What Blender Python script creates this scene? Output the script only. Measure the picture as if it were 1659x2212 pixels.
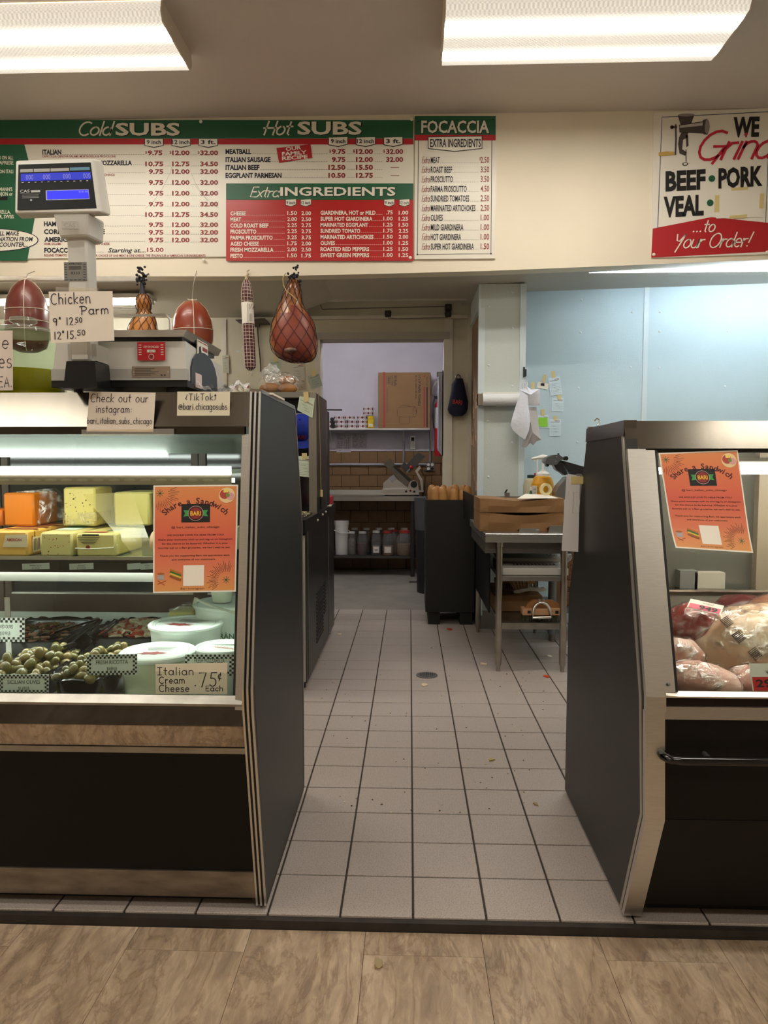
import bpy, math, random
from mathutils import Vector, Matrix
R = random.Random(7)
for _o in list(bpy.data.objects):
    bpy.data.objects.remove(_o)
SC = bpy.context.scene
COL = SC.collection
PI = math.pi

# ---------------------------------------------------------------- camera
F_PX, W_PX, H_PX = 1600.0, 1659.0, 2212.0
PITCH = math.atan(110.0 / F_PX)
YAW = math.atan(55.5 / F_PX * math.cos(PITCH))
CAM_Z = 1.23
cam_data = bpy.data.cameras.new('camera')
cam = bpy.data.objects.new('camera', cam_data)
COL.objects.link(cam)
cam.location = (0, 0, CAM_Z)
cam.rotation_euler = (PI / 2 - PITCH, 0, YAW)
cam_data.sensor_fit = 'VERTICAL'
cam_data.sensor_height = 24.0
cam_data.lens = 24.0 * F_PX / H_PX
cam_data.clip_start = 0.02
SC.camera = cam
CROT = cam.rotation_euler.to_matrix()

def at(px, py, y=None, x=None, z=None):
    """the place in the shop that a measured spot of the photograph belongs to, on the plane y=, x= or z="""
    d = CROT @ Vector(((px - W_PX / 2) / F_PX, (H_PX / 2 - py) / F_PX, -1.0))
    if y is not None: t = y / d.y
    elif x is not None: t = x / d.x
    else: t = (z - CAM_Z) / d.z
    return Vector((0, 0, CAM_Z)) + d * t

# ---------------------------------------------------------------- world and exposure
world = bpy.data.worlds.new('world')
SC.world = world
world.use_nodes = True
world.node_tree.nodes['Background'].inputs[0].default_value = (1.0, 0.95, 0.9, 1)
world.node_tree.nodes['Background'].inputs[1].default_value = 0.10
SC.view_settings.view_transform = 'Standard'
SC.view_settings.look = 'None'
SC.view_settings.exposure = 1.2
SC.view_settings.gamma = 1.0
SC.view_settings.use_curve_mapping = False
try:
    SC.cycles.max_bounces = 5; SC.cycles.diffuse_bounces = 4; SC.cycles.glossy_bounces = 3; SC.cycles.caustics_reflective = False; SC.cycles.caustics_refractive = False; SC.cycles.use_light_tree = False
except Exception: pass
WARM = (1.0, 0.94, 0.83)
COOL = (0.80, 0.92, 1.0)
TUBE_STORE = 22.0      # strength of the tubes in the shop's ceiling fixtures
TUBE_KITCHEN = 22.0     # strips under the low ceiling
TUBE_COOL = 24.0
TUBE_CASE = 8.0
TUBE_STORES = 26.0      # storeroom

# ---------------------------------------------------------------- materials
def lin(c):
    if isinstance(c, str):
        c = c.lstrip('#'); c = [int(c[i:i + 2], 16) / 255 for i in (0, 2, 4)]
    return tuple((v / 12.92 if v <= 0.04045 else ((v + 0.055) / 1.055) ** 2.4) for v in c[:3]) + (1.0,)

MATS = {}
def mat(name, color='#888888', rough=0.5, metal=0.0, var=0.0, vscale=8.0, bump=0.0, bscale=40.0, stretch=(1, 1, 1), color2=None,
        trans=0.0, coat=0.0, emit=None, estr=0.0, spec=0.5, aniso=None, sss=0.0, detail=4.0, contrast=None):
    if name in MATS: return MATS[name]
    if bump < 0.15: bump = 0.0
    m = bpy.data.materials.new(name); m.use_nodes = True
    nt = m.node_tree; N = nt.nodes; L = nt.links
    b = N['Principled BSDF']
    c = lin(color)
    b.inputs['Base Color'].default_value = c
    b.inputs['Roughness'].default_value = rough
    b.inputs['Metallic'].default_value = metal
    b.inputs['Specular IOR Level'].default_value = spec
    if trans: b.inputs['Transmission Weight'].default_value = trans
    if coat: b.inputs['Coat Weight'].default_value = coat; b.inputs['Coat Roughness'].default_value = 0.08
    if emit: b.inputs['Emission Color'].default_value = lin(emit); b.inputs['Emission Strength'].default_value = estr
    if var or color2 or bump:
        tc = N.new('ShaderNodeTexCoord'); mp = N.new('ShaderNodeMapping')
        mp.inputs['Scale'].default_value = stretch
        L.new(tc.outputs['Object'], mp.inputs['Vector'])
    if var or color2:
        nz = N.new('ShaderNodeTexNoise'); nz.inputs['Scale'].default_value = vscale; nz.inputs['Detail'].default_value = detail
        L.new(mp.outputs['Vector'], nz.inputs['Vector'])
        rp = N.new('ShaderNodeValToRGB')
        lo, hi = contrast or (0.3, 0.7)
        rp.color_ramp.elements[0].position = lo; rp.color_ramp.elements[1].position = hi
        c2 = lin(color2) if color2 else tuple(v * (1 + var) for v in c[:3]) + (1,)
        c1 = c if color2 else tuple(v * (1 - var) for v in c[:3]) + (1,)
        rp.color_ramp.elements[0].color = c1; rp.color_ramp.elements[1].color = c2
        L.new(nz.outputs['Fac'], rp.inputs['Fac']); L.new(rp.outputs['Color'], b.inputs['Base Color'])
    if bump:
        n2 = N.new('ShaderNodeTexNoise'); n2.inputs['Scale'].default_value = bscale; n2.inputs['Detail'].default_value = 3
        L.new(mp.outputs['Vector'], n2.inputs['Vector'])
        bp = N.new('ShaderNodeBump'); bp.inputs['Strength'].default_value = bump; bp.inputs['Distance'].default_value = 0.01
        L.new(n2.outputs['Fac'], bp.inputs['Height']); L.new(bp.outputs['Normal'], b.inputs['Normal'])
    MATS[name] = m
    return m

def clear(name, tint='#ffffff', rough=0.0, ior=1.45, mixw=None, haze=0.0, hazecol='#ffffff'):
    """thin clear sheet: see-through with a mirror-like fresnel sheen and a trace of dirt"""
    if name in MATS: return MATS[name]
    m = bpy.data.materials.new(name); m.use_nodes = True
    nt = m.node_tree; N = nt.nodes; L = nt.links
    N.remove(N['Principled BSDF'])
    out = N['Material Output']
    t = N.new('ShaderNodeBsdfTransparent'); t.inputs[0].default_value = lin(tint)
    g = N.new('ShaderNodeBsdfGlossy'); g.inputs['Roughness'].default_value = rough
    lw = N.new('ShaderNodeLayerWeight'); pw = N.new('ShaderNodeMath'); pw.operation = 'POWER'; pw.inputs[1].default_value = 5.0
    L.new(lw.outputs['Facing'], pw.inputs[0]); f0 = ((ior-1)/(ior+1))**2
    fr = N.new('ShaderNodeMath'); fr.operation = 'MULTIPLY_ADD'; fr.inputs[1].default_value = 1-f0; fr.inputs[2].default_value = f0
    L.new(pw.outputs[0], fr.inputs[0])
    mx = N.new('ShaderNodeMixShader')
    L.new(fr.outputs[0], mx.inputs[0]); L.new(t.outputs[0], mx.inputs[1]); L.new(g.outputs[0], mx.inputs[2])
    last = mx
    if haze:
        d = N.new('ShaderNodeBsdfDiffuse'); d.inputs[0].default_value = lin(hazecol)
        m2 = N.new('ShaderNodeMixShader'); m2.inputs[0].default_value = haze
        L.new(mx.outputs[0], m2.inputs[1]); L.new(d.outputs[0], m2.inputs[2]); last = m2
    L.new(last.outputs[0], out.inputs[0])
    MATS[name] = m
    return m

def film(name, cover=0.25, col='#ffffff', rough=0.12, scale=18.0, gloss=False):
    """crinkled clear wrap: streaks of sheen over whatever lies under it"""
    if name in MATS: return MATS[name]
    m = bpy.data.materials.new(name); m.use_nodes = True
    nt = m.node_tree; N = nt.nodes; L = nt.links
    b = N['Principled BSDF']; out = N['Material Output']
    b.inputs['Base Color'].default_value = lin(col); b.inputs['Roughness'].default_value = rough
    if gloss: N.remove(b); b = N.new('ShaderNodeBsdfGlossy'); b.inputs['Roughness'].default_value = rough
    t = N.new('ShaderNodeBsdfTransparent'); mx = N.new('ShaderNodeMixShader')
    tc = N.new('ShaderNodeTexCoord'); nz = N.new('ShaderNodeTexNoise')
    nz.inputs['Scale'].default_value = scale; nz.inputs['Detail'].default_value = 5; nz.inputs['Distortion'].default_value = 1.5
    L.new(tc.outputs['Object'], nz.inputs['Vector'])
    rp = N.new('ShaderNodeValToRGB')
    e = rp.color_ramp.elements; e[0].position = 0.45; e[0].color = (cover * 0.35,) * 3 + (1,); e[1].position = 0.72; e[1].color = (min(1, cover * 2),) * 3 + (1,)
    L.new(nz.outputs['Fac'], rp.inputs['Fac']); L.new(rp.outputs['Color'], mx.inputs[0])
    bp = N.new('ShaderNodeBump'); bp.inputs['Strength'].default_value = 0.9; bp.inputs['Distance'].default_value = 0.02
    L.new(nz.outputs['Fac'], bp.inputs['Height']); L.new(bp.outputs['Normal'], b.inputs['Normal'])
    L.new(t.outputs[0], mx.inputs[1]); L.new(b.outputs[0], mx.inputs[2]); L.new(mx.outputs[0], out.inputs[0])
    MATS[name] = m
    return m

def emitter(name, color, strength):
    if name in MATS: return MATS[name]
    m = bpy.data.materials.new(name); m.use_nodes = True
    N = m.node_tree.nodes; b = N['Principled BSDF']
    b.inputs['Base Color'].default_value = (0.8, 0.8, 0.8, 1)
    b.inputs['Emission Color'].default_value = tuple(color) + (1,)
    b.inputs['Emission Strength'].default_value = strength
    MATS[name] = m
    return m

def lens_mat(name, color, strength, w):
    """prismatic lens over two tubes: the tubes show as two brighter bands along it (local Y across the fixture)"""
    if name in MATS: return MATS[name]
    m = bpy.data.materials.new(name); m.use_nodes = True
    nt = m.node_tree; N = nt.nodes; L = nt.links; b = N['Principled BSDF']
    b.inputs['Base Color'].default_value = lin('#efe6d2'); b.inputs['Roughness'].default_value = 0.3
    tc = N.new('ShaderNodeTexCoord'); sp = N.new('ShaderNodeSeparateXYZ')
    L.new(tc.outputs['Object'], sp.inputs[0])
    rp = N.new('ShaderNodeValToRGB')
    ma = N.new('ShaderNodeMath'); ma.operation = 'MULTIPLY_ADD'; ma.inputs[1].default_value = 1.0 / w; ma.inputs[2].default_value = 0.5
    L.new(sp.outputs['Y'], ma.inputs[0]); L.new(ma.outputs[0], rp.inputs['Fac'])
    els = rp.color_ramp.elements
    els[0].position = 0.0; els[0].color = (0.011,) * 3 + (1,)
    els[1].position = 1.0; els[1].color = (0.010,) * 3 + (1,)
    for p, v in ((0.06, 0.012), (0.13, 0.02), (0.20, 1.0), (0.28, 1.0), (0.37, 0.022), (0.45, 0.013), (0.58, 0.012), (0.66, 0.02), (0.72, 0.6), (0.78, 0.6), (0.86, 0.016)):
        e = els.new(p); e.color = (v, v, v, 1)
    mu = N.new('ShaderNodeMath'); mu.operation = 'MULTIPLY'; mu.inputs[1].default_value = strength
    L.new(rp.outputs['Color'], mu.inputs[0]); L.new(mu.outputs[0], b.inputs['Emission Strength'])
    b.inputs['Emission Color'].default_value = tuple(color) + (1,)
    ck = N.new('ShaderNodeTexChecker'); ck.inputs['Scale'].default_value = 90
    L.new(tc.outputs['Object'], ck.inputs['Vector'])
    c2 = N.new('ShaderNodeMath'); c2.operation = 'MULTIPLY_ADD'; c2.inputs[1].default_value = 0.35; c2.inputs[2].default_value = 0.82; L.new(ck.outputs['Fac'], c2.inputs[0])
    m3 = N.new('ShaderNodeMath'); m3.operation = 'MULTIPLY'; L.new(mu.outputs[0], m3.inputs[0]); L.new(c2.outputs[0], m3.inputs[1]); L.new(m3.outputs[0], b.inputs['Emission Strength'])
    MATS[name] = m
    return m

# ---------------------------------------------------------------- mesh helpers
class MB:
    def __init__(s): s.v = []; s.f = []; s.mi = []; s.cur = 0; s.M = None
    def m(s, i): s.cur = i; return s
    def xf(s, M): s.M = M; return s
    def add(s, vs, fs):
        o = len(s.v)
        for p in vs:
            p = Vector(p)
            s.v.append(s.M @ p if s.M else p)
        for f in fs: s.f.append([o + i for i in f]); s.mi.append(s.cur)
        return s
    def box(s, x0, x1, y0, y1, z0, z1, b=0.0):
        if b <= 0:
            return s.add([(x0,y0,z0),(x1,y0,z0),(x1,y1,z0),(x0,y1,z0),(x0,y0,z1),(x1,y0,z1),(x1,y1,z1),(x0,y1,z1)],
                         [(0,3,2,1),(4,5,6,7),(0,1,5,4),(1,2,6,5),(2,3,7,6),(3,0,4,7)])
        b = min(b, (x1-x0)/2.01, (y1-y0)/2.01, (z1-z0)/2.01)
        X = (x0, x1); Y = (y0, y1); Z = (z0, z1); vs = []; idx = {}
        for i in (0, 1):
            for j in (0, 1):
                for k in (0, 1):
                    sx, sy, sz = (b if i == 0 else -b), (b if j == 0 else -b), (b if k == 0 else -b)
                    for a in range(3):
                        idx[i, j, k, a] = len(vs)
                        vs.append((X[i] + (0 if a == 0 else sx), Y[j] + (0 if a == 1 else sy), Z[k] + (0 if a == 2 else sz)))
        fs = []
        def g(i, j, k, a): return idx[i, j, k, a]
        for i in (0, 1):
            q = [g(i,0,0,0), g(i,1,0,0), g(i,1,1,0), g(i,0,1,0)]; fs.append(q if i else q[::-1])
            q = [g(0,i,0,1), g(0,i,1,1), g(1,i,1,1), g(1,i,0,1)]; fs.append(q if i else q[::-1])
            q = [g(0,0,i,2), g(1,0,i,2), g(1,1,i,2), g(0,1,i,2)]; fs.append(q if i else q[::-1])
        for i in (0, 1):
            for j in (0, 1):
                q = [g(i,j,0,0), g(i,j,1,0), g(i,j,1,1), g(i,j,0,1)]; fs.append(q if (i ^ j) else q[::-1])
                q = [g(i,0,j,0), g(i,1,j,0), g(i,1,j,2), g(i,0,j,2)]; fs.append(q[::-1] if (i ^ j) else q)
                q = [g(0,i,j,1), g(1,i,j,1), g(1,i,j,2), g(0,i,j,2)]; fs.append(q if (i ^ j) else q[::-1])
        for i in (0, 1):
            for j in (0, 1):
                for k in (0, 1):
                    q = [g(i,j,k,0), g(i,j,k,1), g(i,j,k,2)]; fs.append(q if (i + j + k) % 2 else q[::-1])
        return s.add(vs, fs)
    def cyl(s, a, b, r0, r1=None, n=14, cap=True):
        a = Vector(a); b = Vector(b); r1 = r0 if r1 is None else r1
        d = (b - a).normalized(); u = d.orthogonal().normalized(); w = d.cross(u)
        vs = []
        for p, r in ((a, r0), (b, r1)):
            for i in range(n):
                t = 2*PI*i/n; vs.append(p + (u*math.cos(t) + w*math.sin(t))*r)
        fs = [(i, (i+1) % n, n+(i+1) % n, n+i) for i in range(n)]
        if cap: fs += [tuple(range(n))[::-1], tuple(range(n, 2*n))]
        return s.add(vs, fs)
    def tube(s, path, r, n=8, closed=False, cap=True):
        P = [Vector(p) for p in path]; k = len(P); vs = []; fs = []
        u = None
        for i in range(k):
            if closed: d = P[(i+1) % k] - P[i-1]
            else: d = P[min(i+1, k-1)] - P[max(i-1, 0)]
            if d.length < 1e-9: d = Vector((0, 0, 1))
            d.normalize()
            if u is None: u = d.orthogonal().normalized()
            u = (u - d*u.dot(d))
            if u.length < 1e-6: u = d.orthogonal()
            u.normalize(); w = d.cross(u)
            rr = r[i] if isinstance(r, (list, tuple)) else r
            for j in range(n):
                t = 2*PI*j/n; vs.append(P[i] + (u*math.cos(t) + w*math.sin(t))*rr)
        for i in range(k if closed else k-1):
            a = i*n; b = ((i+1) % k)*n
            for j in range(n): fs.append((a+j, a+(j+1) % n, b+(j+1) % n, b+j))
        if cap and not closed: fs += [tuple(range(n))[::-1], tuple(range((k-1)*n, k*n))]
        return s.add(vs, fs)
    def lathe(s, prof, c=(0, 0, 0), n=24, sx=1.0, sy=1.0, cap=True):
        c = Vector(c); vs = []; fs = []
        for r, z in prof:
            for i in range(n):
                t = 2*PI*i/n; vs.append(c + Vector((r*sx*math.cos(t), r*sy*math.sin(t), z)))
        for k in range(len(prof)-1):
            for i in range(n):
                fs.append((k*n+i, k*n+(i+1) % n, (k+1)*n+(i+1) % n, (k+1)*n+i))
        if cap: fs += [tuple(range(n))[::-1], tuple(range((len(prof)-1)*n, len(prof)*n))]
        return s.add(vs, fs)
    def prism(s, poly, ax, a, b):
        """poly of 2D points extruded along axis ax ('x','y','z') from a to b"""
        def P(p, t): return {'x': (t, p[0], p[1]), 'y': (p[0], t, p[1]), 'z': (p[0], p[1], t)}[ax]
        n = len(poly); vs = [P(p, a) for p in poly] + [P(p, b) for p in poly]
        fs = [(i, (i+1) % n, n+(i+1) % n, n+i) for i in range(n)] + [tuple(range(n))[::-1], tuple(range(n, 2*n))]
        return s.add(vs, fs)
    def quad(s, a, b, c, d): return s.add([a, b, c, d], [(0, 1, 2, 3)])
    def grid(s, fn, nu, nv, cu=False):
        vs = [fn(i/(nu if cu else nu), j/nv) for j in range(nv+1) for i in range(nu if cu else nu+1)]
        w = nu if cu else nu+1; fs = []
        for j in range(nv):
            for i in range(nu):
                i2 = (i+1) % w if cu else i+1
                fs.append((j*w+i, j*w+i2, (j+1)*w+i2, (j+1)*w+i))
        return s.add(vs, fs)
    def sphere(s, c, r, n=12, m=8, sc=(1, 1, 1)):
        c = Vector(c); vs = [c + Vector((0, 0, -r*sc[2]))]
        for j in range(1, m):
            a = -PI/2 + PI*j/m
            for i in range(n):
                t = 2*PI*i/n; vs.append(c + Vector((r*sc[0]*math.cos(a)*math.cos(t), r*sc[1]*math.cos(a)*math.sin(t), r*sc[2]*math.sin(a))))
        vs.append(c + Vector((0, 0, r*sc[2])))
        fs = [(0, 1+(i+1) % n, 1+i) for i in range(n)]
        for j in range(m-2):
            for i in range(n): fs.append((1+j*n+i, 1+j*n+(i+1) % n, 1+(j+1)*n+(i+1) % n, 1+(j+1)*n+i))
        k = 1+(m-2)*n; fs += [(k+i, k+(i+1) % n, len(vs)-1) for i in range(n)]
        return s.add(vs, fs)
    def sheet(s, a, b, c, d, t=0.0006):
        """thin sheet with corners a b c d (counter-clockwise seen from the front), t thick behind"""
        a, b, c, d = map(Vector, (a, b, c, d)); n = (b-a).cross(d-a).normalized()*t
        return s.add([a, b, c, d, a-n, b-n, c-n, d-n], [(0,1,2,3),(7,6,5,4),(0,4,5,1),(1,5,6,2),(2,6,7,3),(3,7,4,0)])
    def build(s, name, mats, parent=None, smooth=False, fix=True, angle=40):
        return build(name, s, mats, parent, smooth, fix, angle)

ORG = {}
def recalc(me):
    import bmesh
    bm = bmesh.new(); bm.from_mesh(me)
    bmesh.ops.recalc_face_normals(bm, faces=bm.faces)
    bm.to_mesh(me); bm.free()

def build(name, mb, mats, parent=None, smooth=False, fix=True, angle=40):
    if not isinstance(mats, (list, tuple)): mats = [mats]
    xs = [p.x for p in mb.v]; ys = [p.y for p in mb.v]; zs = [p.z for p in mb.v]
    org = Vector(((min(xs)+max(xs))/2, (min(ys)+max(ys))/2, min(zs)))
    me = bpy.data.meshes.new(name)
    me.from_pydata([tuple(p - org) for p in mb.v], [], mb.f)
    for m_ in mats: me.materials.append(m_)
    me.polygons.foreach_set('material_index', mb.mi)
    if fix: recalc(me)
    if smooth:
        me.polygons.foreach_set('use_smooth', [True]*len(me.polygons))
        try: me.set_sharp_from_angle(angle=math.radians(angle))
        except Exception: pass
    me.update()
    o = bpy.data.objects.new(name, me); COL.objects.link(o)
    ORG[o.name] = org
    if parent is not None:
        o.parent = parent; o.location = org - ORG[parent.name]
    else: o.location = org
    return o

def thing(name, label, cat, loc, group=None):
    o = bpy.data.objects.new(name, None); COL.objects.link(o)
    o.location = loc; o.empty_display_size = 0.05; ORG[o.name] = Vector(loc)
    return tag(o, label, cat, group)

def tag(o, label=None, cat=None, group=None, kind=None):
    if label: o['label'] = label
    if cat: o['category'] = cat
    if group: o['group'] = group
    if kind: o['kind'] = kind
    return o

def struct(o, label=None):
    o['kind'] = 'structure'
    if label: o['label'] = label
    return o

def dup(o, loc, parent=None, rot=None, name=None):
    c = o.copy(); COL.objects.link(c)
    if name: c.name = name
    ORG[c.name] = Vector(loc)
    c.parent = parent
    c.location = Vector(loc) - (ORG[parent.name] if parent is not None else Vector((0, 0, 0)))
    if rot is not None: c.rotation_euler = rot
    return c

# ---------------------------------------------------------------- lettering
class Board:
    """a flat frame for print: origin o, right r, up u; sizes in metres"""
    def __init__(s, o, r, u, parent, lift=0.0008):
        s.o = Vector(o); s.r = Vector(r).normalized(); s.u = Vector(u).normalized(); s.n = s.r.cross(s.u); s.parent = parent; s.lift = lift
        s.layers = {}
    @staticmethod
    def from_px(p0, p1, p2, plane, parent, lift=0.0008):
        """lower left, lower right, upper left corners measured on a plane"""
        a = at(*p0, **plane); b = at(*p1, **plane); c = at(*p2, **plane)
        bd = Board(a, b-a, c-a, parent, lift); bd.w = (b-a).length; bd.h = (c-a).length
        bd.r = (b-a)/bd.w; bd.u = (c-a)/bd.h; bd.n = bd.r.cross(bd.u).normalized()
        return bd
    def P(s, x, y, k=1): return s.o + s.r*x + s.u*y + s.n*s.lift*k
    def layer(s, name, m): return s.layers.setdefault(name, (MB(), m))[0]
    def poly(s, pts, name, m, k=1):
        if len(pts) > 4 or True:
            from mathutils.geometry import tessellate_polygon
            V = [s.P(x, y, k) for x, y in pts]
            tris = tessellate_polygon([[Vector((x, y, 0)) for x, y in pts]])
            fs = []
            for t in tris:
                a, b, c = [Vector(pts[i]) for i in t]
                fs.append(t if (b-a).cross(c-a) > 0 else t[::-1])
            s.layer(name, m).add(V, fs)
    def rect(s, x0, y0, x1, y1, name, m, k=1): s.poly([(x0, y0), (x1, y0), (x1, y1), (x0, y1)], name, m, k)
    def disc(s, cx, cy, r, name, m, k=1, n=20, ry=None):
        s.poly([(cx+r*math.cos(2*PI*i/n), cy+(ry or r)*math.sin(2*PI*i/n)) for i in range(n)], name, m, k)
    def line(s, pts, w, name, m, k=1, closed=False):
        P2 = [Vector(p) for p in pts]; n = len(P2); L = []; Rr = []
        if n < 2: return s.disc(pts[0][0], pts[0][1], w*0.7, name, m, k, 8)
        for i in range(n):
            a = P2[i-1] if (i > 0 or closed) else P2[i]; b = P2[(i+1) % n] if (i < n-1 or closed) else P2[i]
            d = b-a
            if d.length < 1e-9: d = Vector((1, 0))
            d.normalize(); q = Vector((-d.y, d.x))*w/2
            if not closed and i == 0: c = P2[i]-d*w*0.4
            elif not closed and i == n-1: c = P2[i]+d*w*0.4
            else: c = P2[i]
            L.append(c+q); Rr.append(c-q)
        V = [s.P(p.x, p.y, k) for p in L]+[s.P(p.x, p.y, k) for p in Rr]
        fs = [(i, n+i, n+(i+1) % n, (i+1) % n) for i in range(n if closed else n-1)]
        s.layer(name, m).add(V, fs)
    def text(s, t, x, y, size, name, m, sx=1.0, bold=0.0, shear=0.0, align='l', ang=0.0, k=1, width=None):
        """x, y: baseline start; size: cap height in metres; width: squeeze/stretch to this width"""
        TEXTQ.append((s, t, x, y, size, name, m, sx, bold, shear, align, ang, k, width))
    def hand(s, t, x, y, size, name, m, w=None, sx=1.0, shear=0.0, ang=0.0, k=1, gap=0.16, width=None, jitter=0.0):
        """hand lettering; size: cap height"""
        strokes, adv = hand_strokes(t, gap)
        fx = size*sx
        if width: fx = width/adv
        w = w or size*0.09
        ca, sa = math.cos(ang), math.sin(ang)
        for st in strokes:
            pts = []
            for (a, b) in st:
                a2 = a*fx + b*size*shear; b2 = b*size
                if jitter: a2 += R.uniform(-1, 1)*jitter*size; b2 += R.uniform(-1, 1)*jitter*size
                pts.append((x+a2*ca-b2*sa, y+a2*sa+b2*ca))
            s.line(pts, w, name, m, k)
    def done(s):
        for name, (mb, m) in s.layers.items():
            if mb.v: build(name, mb, m, s.parent, fix=False)['kind'] = 'stuff'

TEXTQ = []
BOARDS = []
CAPK = None
def flush_text():
    """turn all queued print into flat meshes, layer by layer"""
    jobs = []
    for q in TEXTQ:
        (bd, t, x, y, size, name, m, sx, bold, shear, align, ang, k, width) = q
        cu = bpy.data.curves.new('t', 'FONT'); cu.body = t; cu.size = 1.0; cu.resolution_u = 2; cu.fill_mode = 'FRONT'; cu.offset = bold; cu.shear = shear
        o = bpy.data.objects.new('t', cu); COL.objects.link(o); jobs.append((o, q))
    bpy.context.view_layer.update()
    dg = bpy.context.evaluated_depsgraph_get()
    for o, q in jobs:
        (bd, t, x, y, size, name, m, sx, bold, shear, align, ang, k, width) = q
        me = bpy.data.meshes.new_from_object(o.evaluated_get(dg))
        if len(me.vertices):
            xs = [v.co.x for v in me.vertices]; x0, x1 = min(xs), max(xs)
            fy = size/0.73
            fx = fy*sx
            if width: fx = width/max(1e-6, x1-x0)
            off = {'l': -x0, 'c': -(x0+x1)/2, 'r': -x1}[align]
            ca, sa = math.cos(ang), math.sin(ang); V = []
            for v in me.vertices:
                a = (v.co.x+off)*fx; b = v.co.y*fy
                V.append(bd.P(x+a*ca-b*sa, y+a*sa+b*ca, k))
            fs = [tuple(p.vertices) for p in me.polygons]
            bd.layer(name, m).add(V, fs)
        bpy.data.meshes.remove(me)
    for o, q in jobs:
        cu = o.data; bpy.data.objects.remove(o); bpy.data.curves.remove(cu)
    for b in BOARDS: b.done()

def board(*a, **k):
    b = Board(*a, **k); BOARDS.append(b); return b
def board_px(*a, **k):
    b = Board.from_px(*a, **k); BOARDS.append(b); return b

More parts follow.
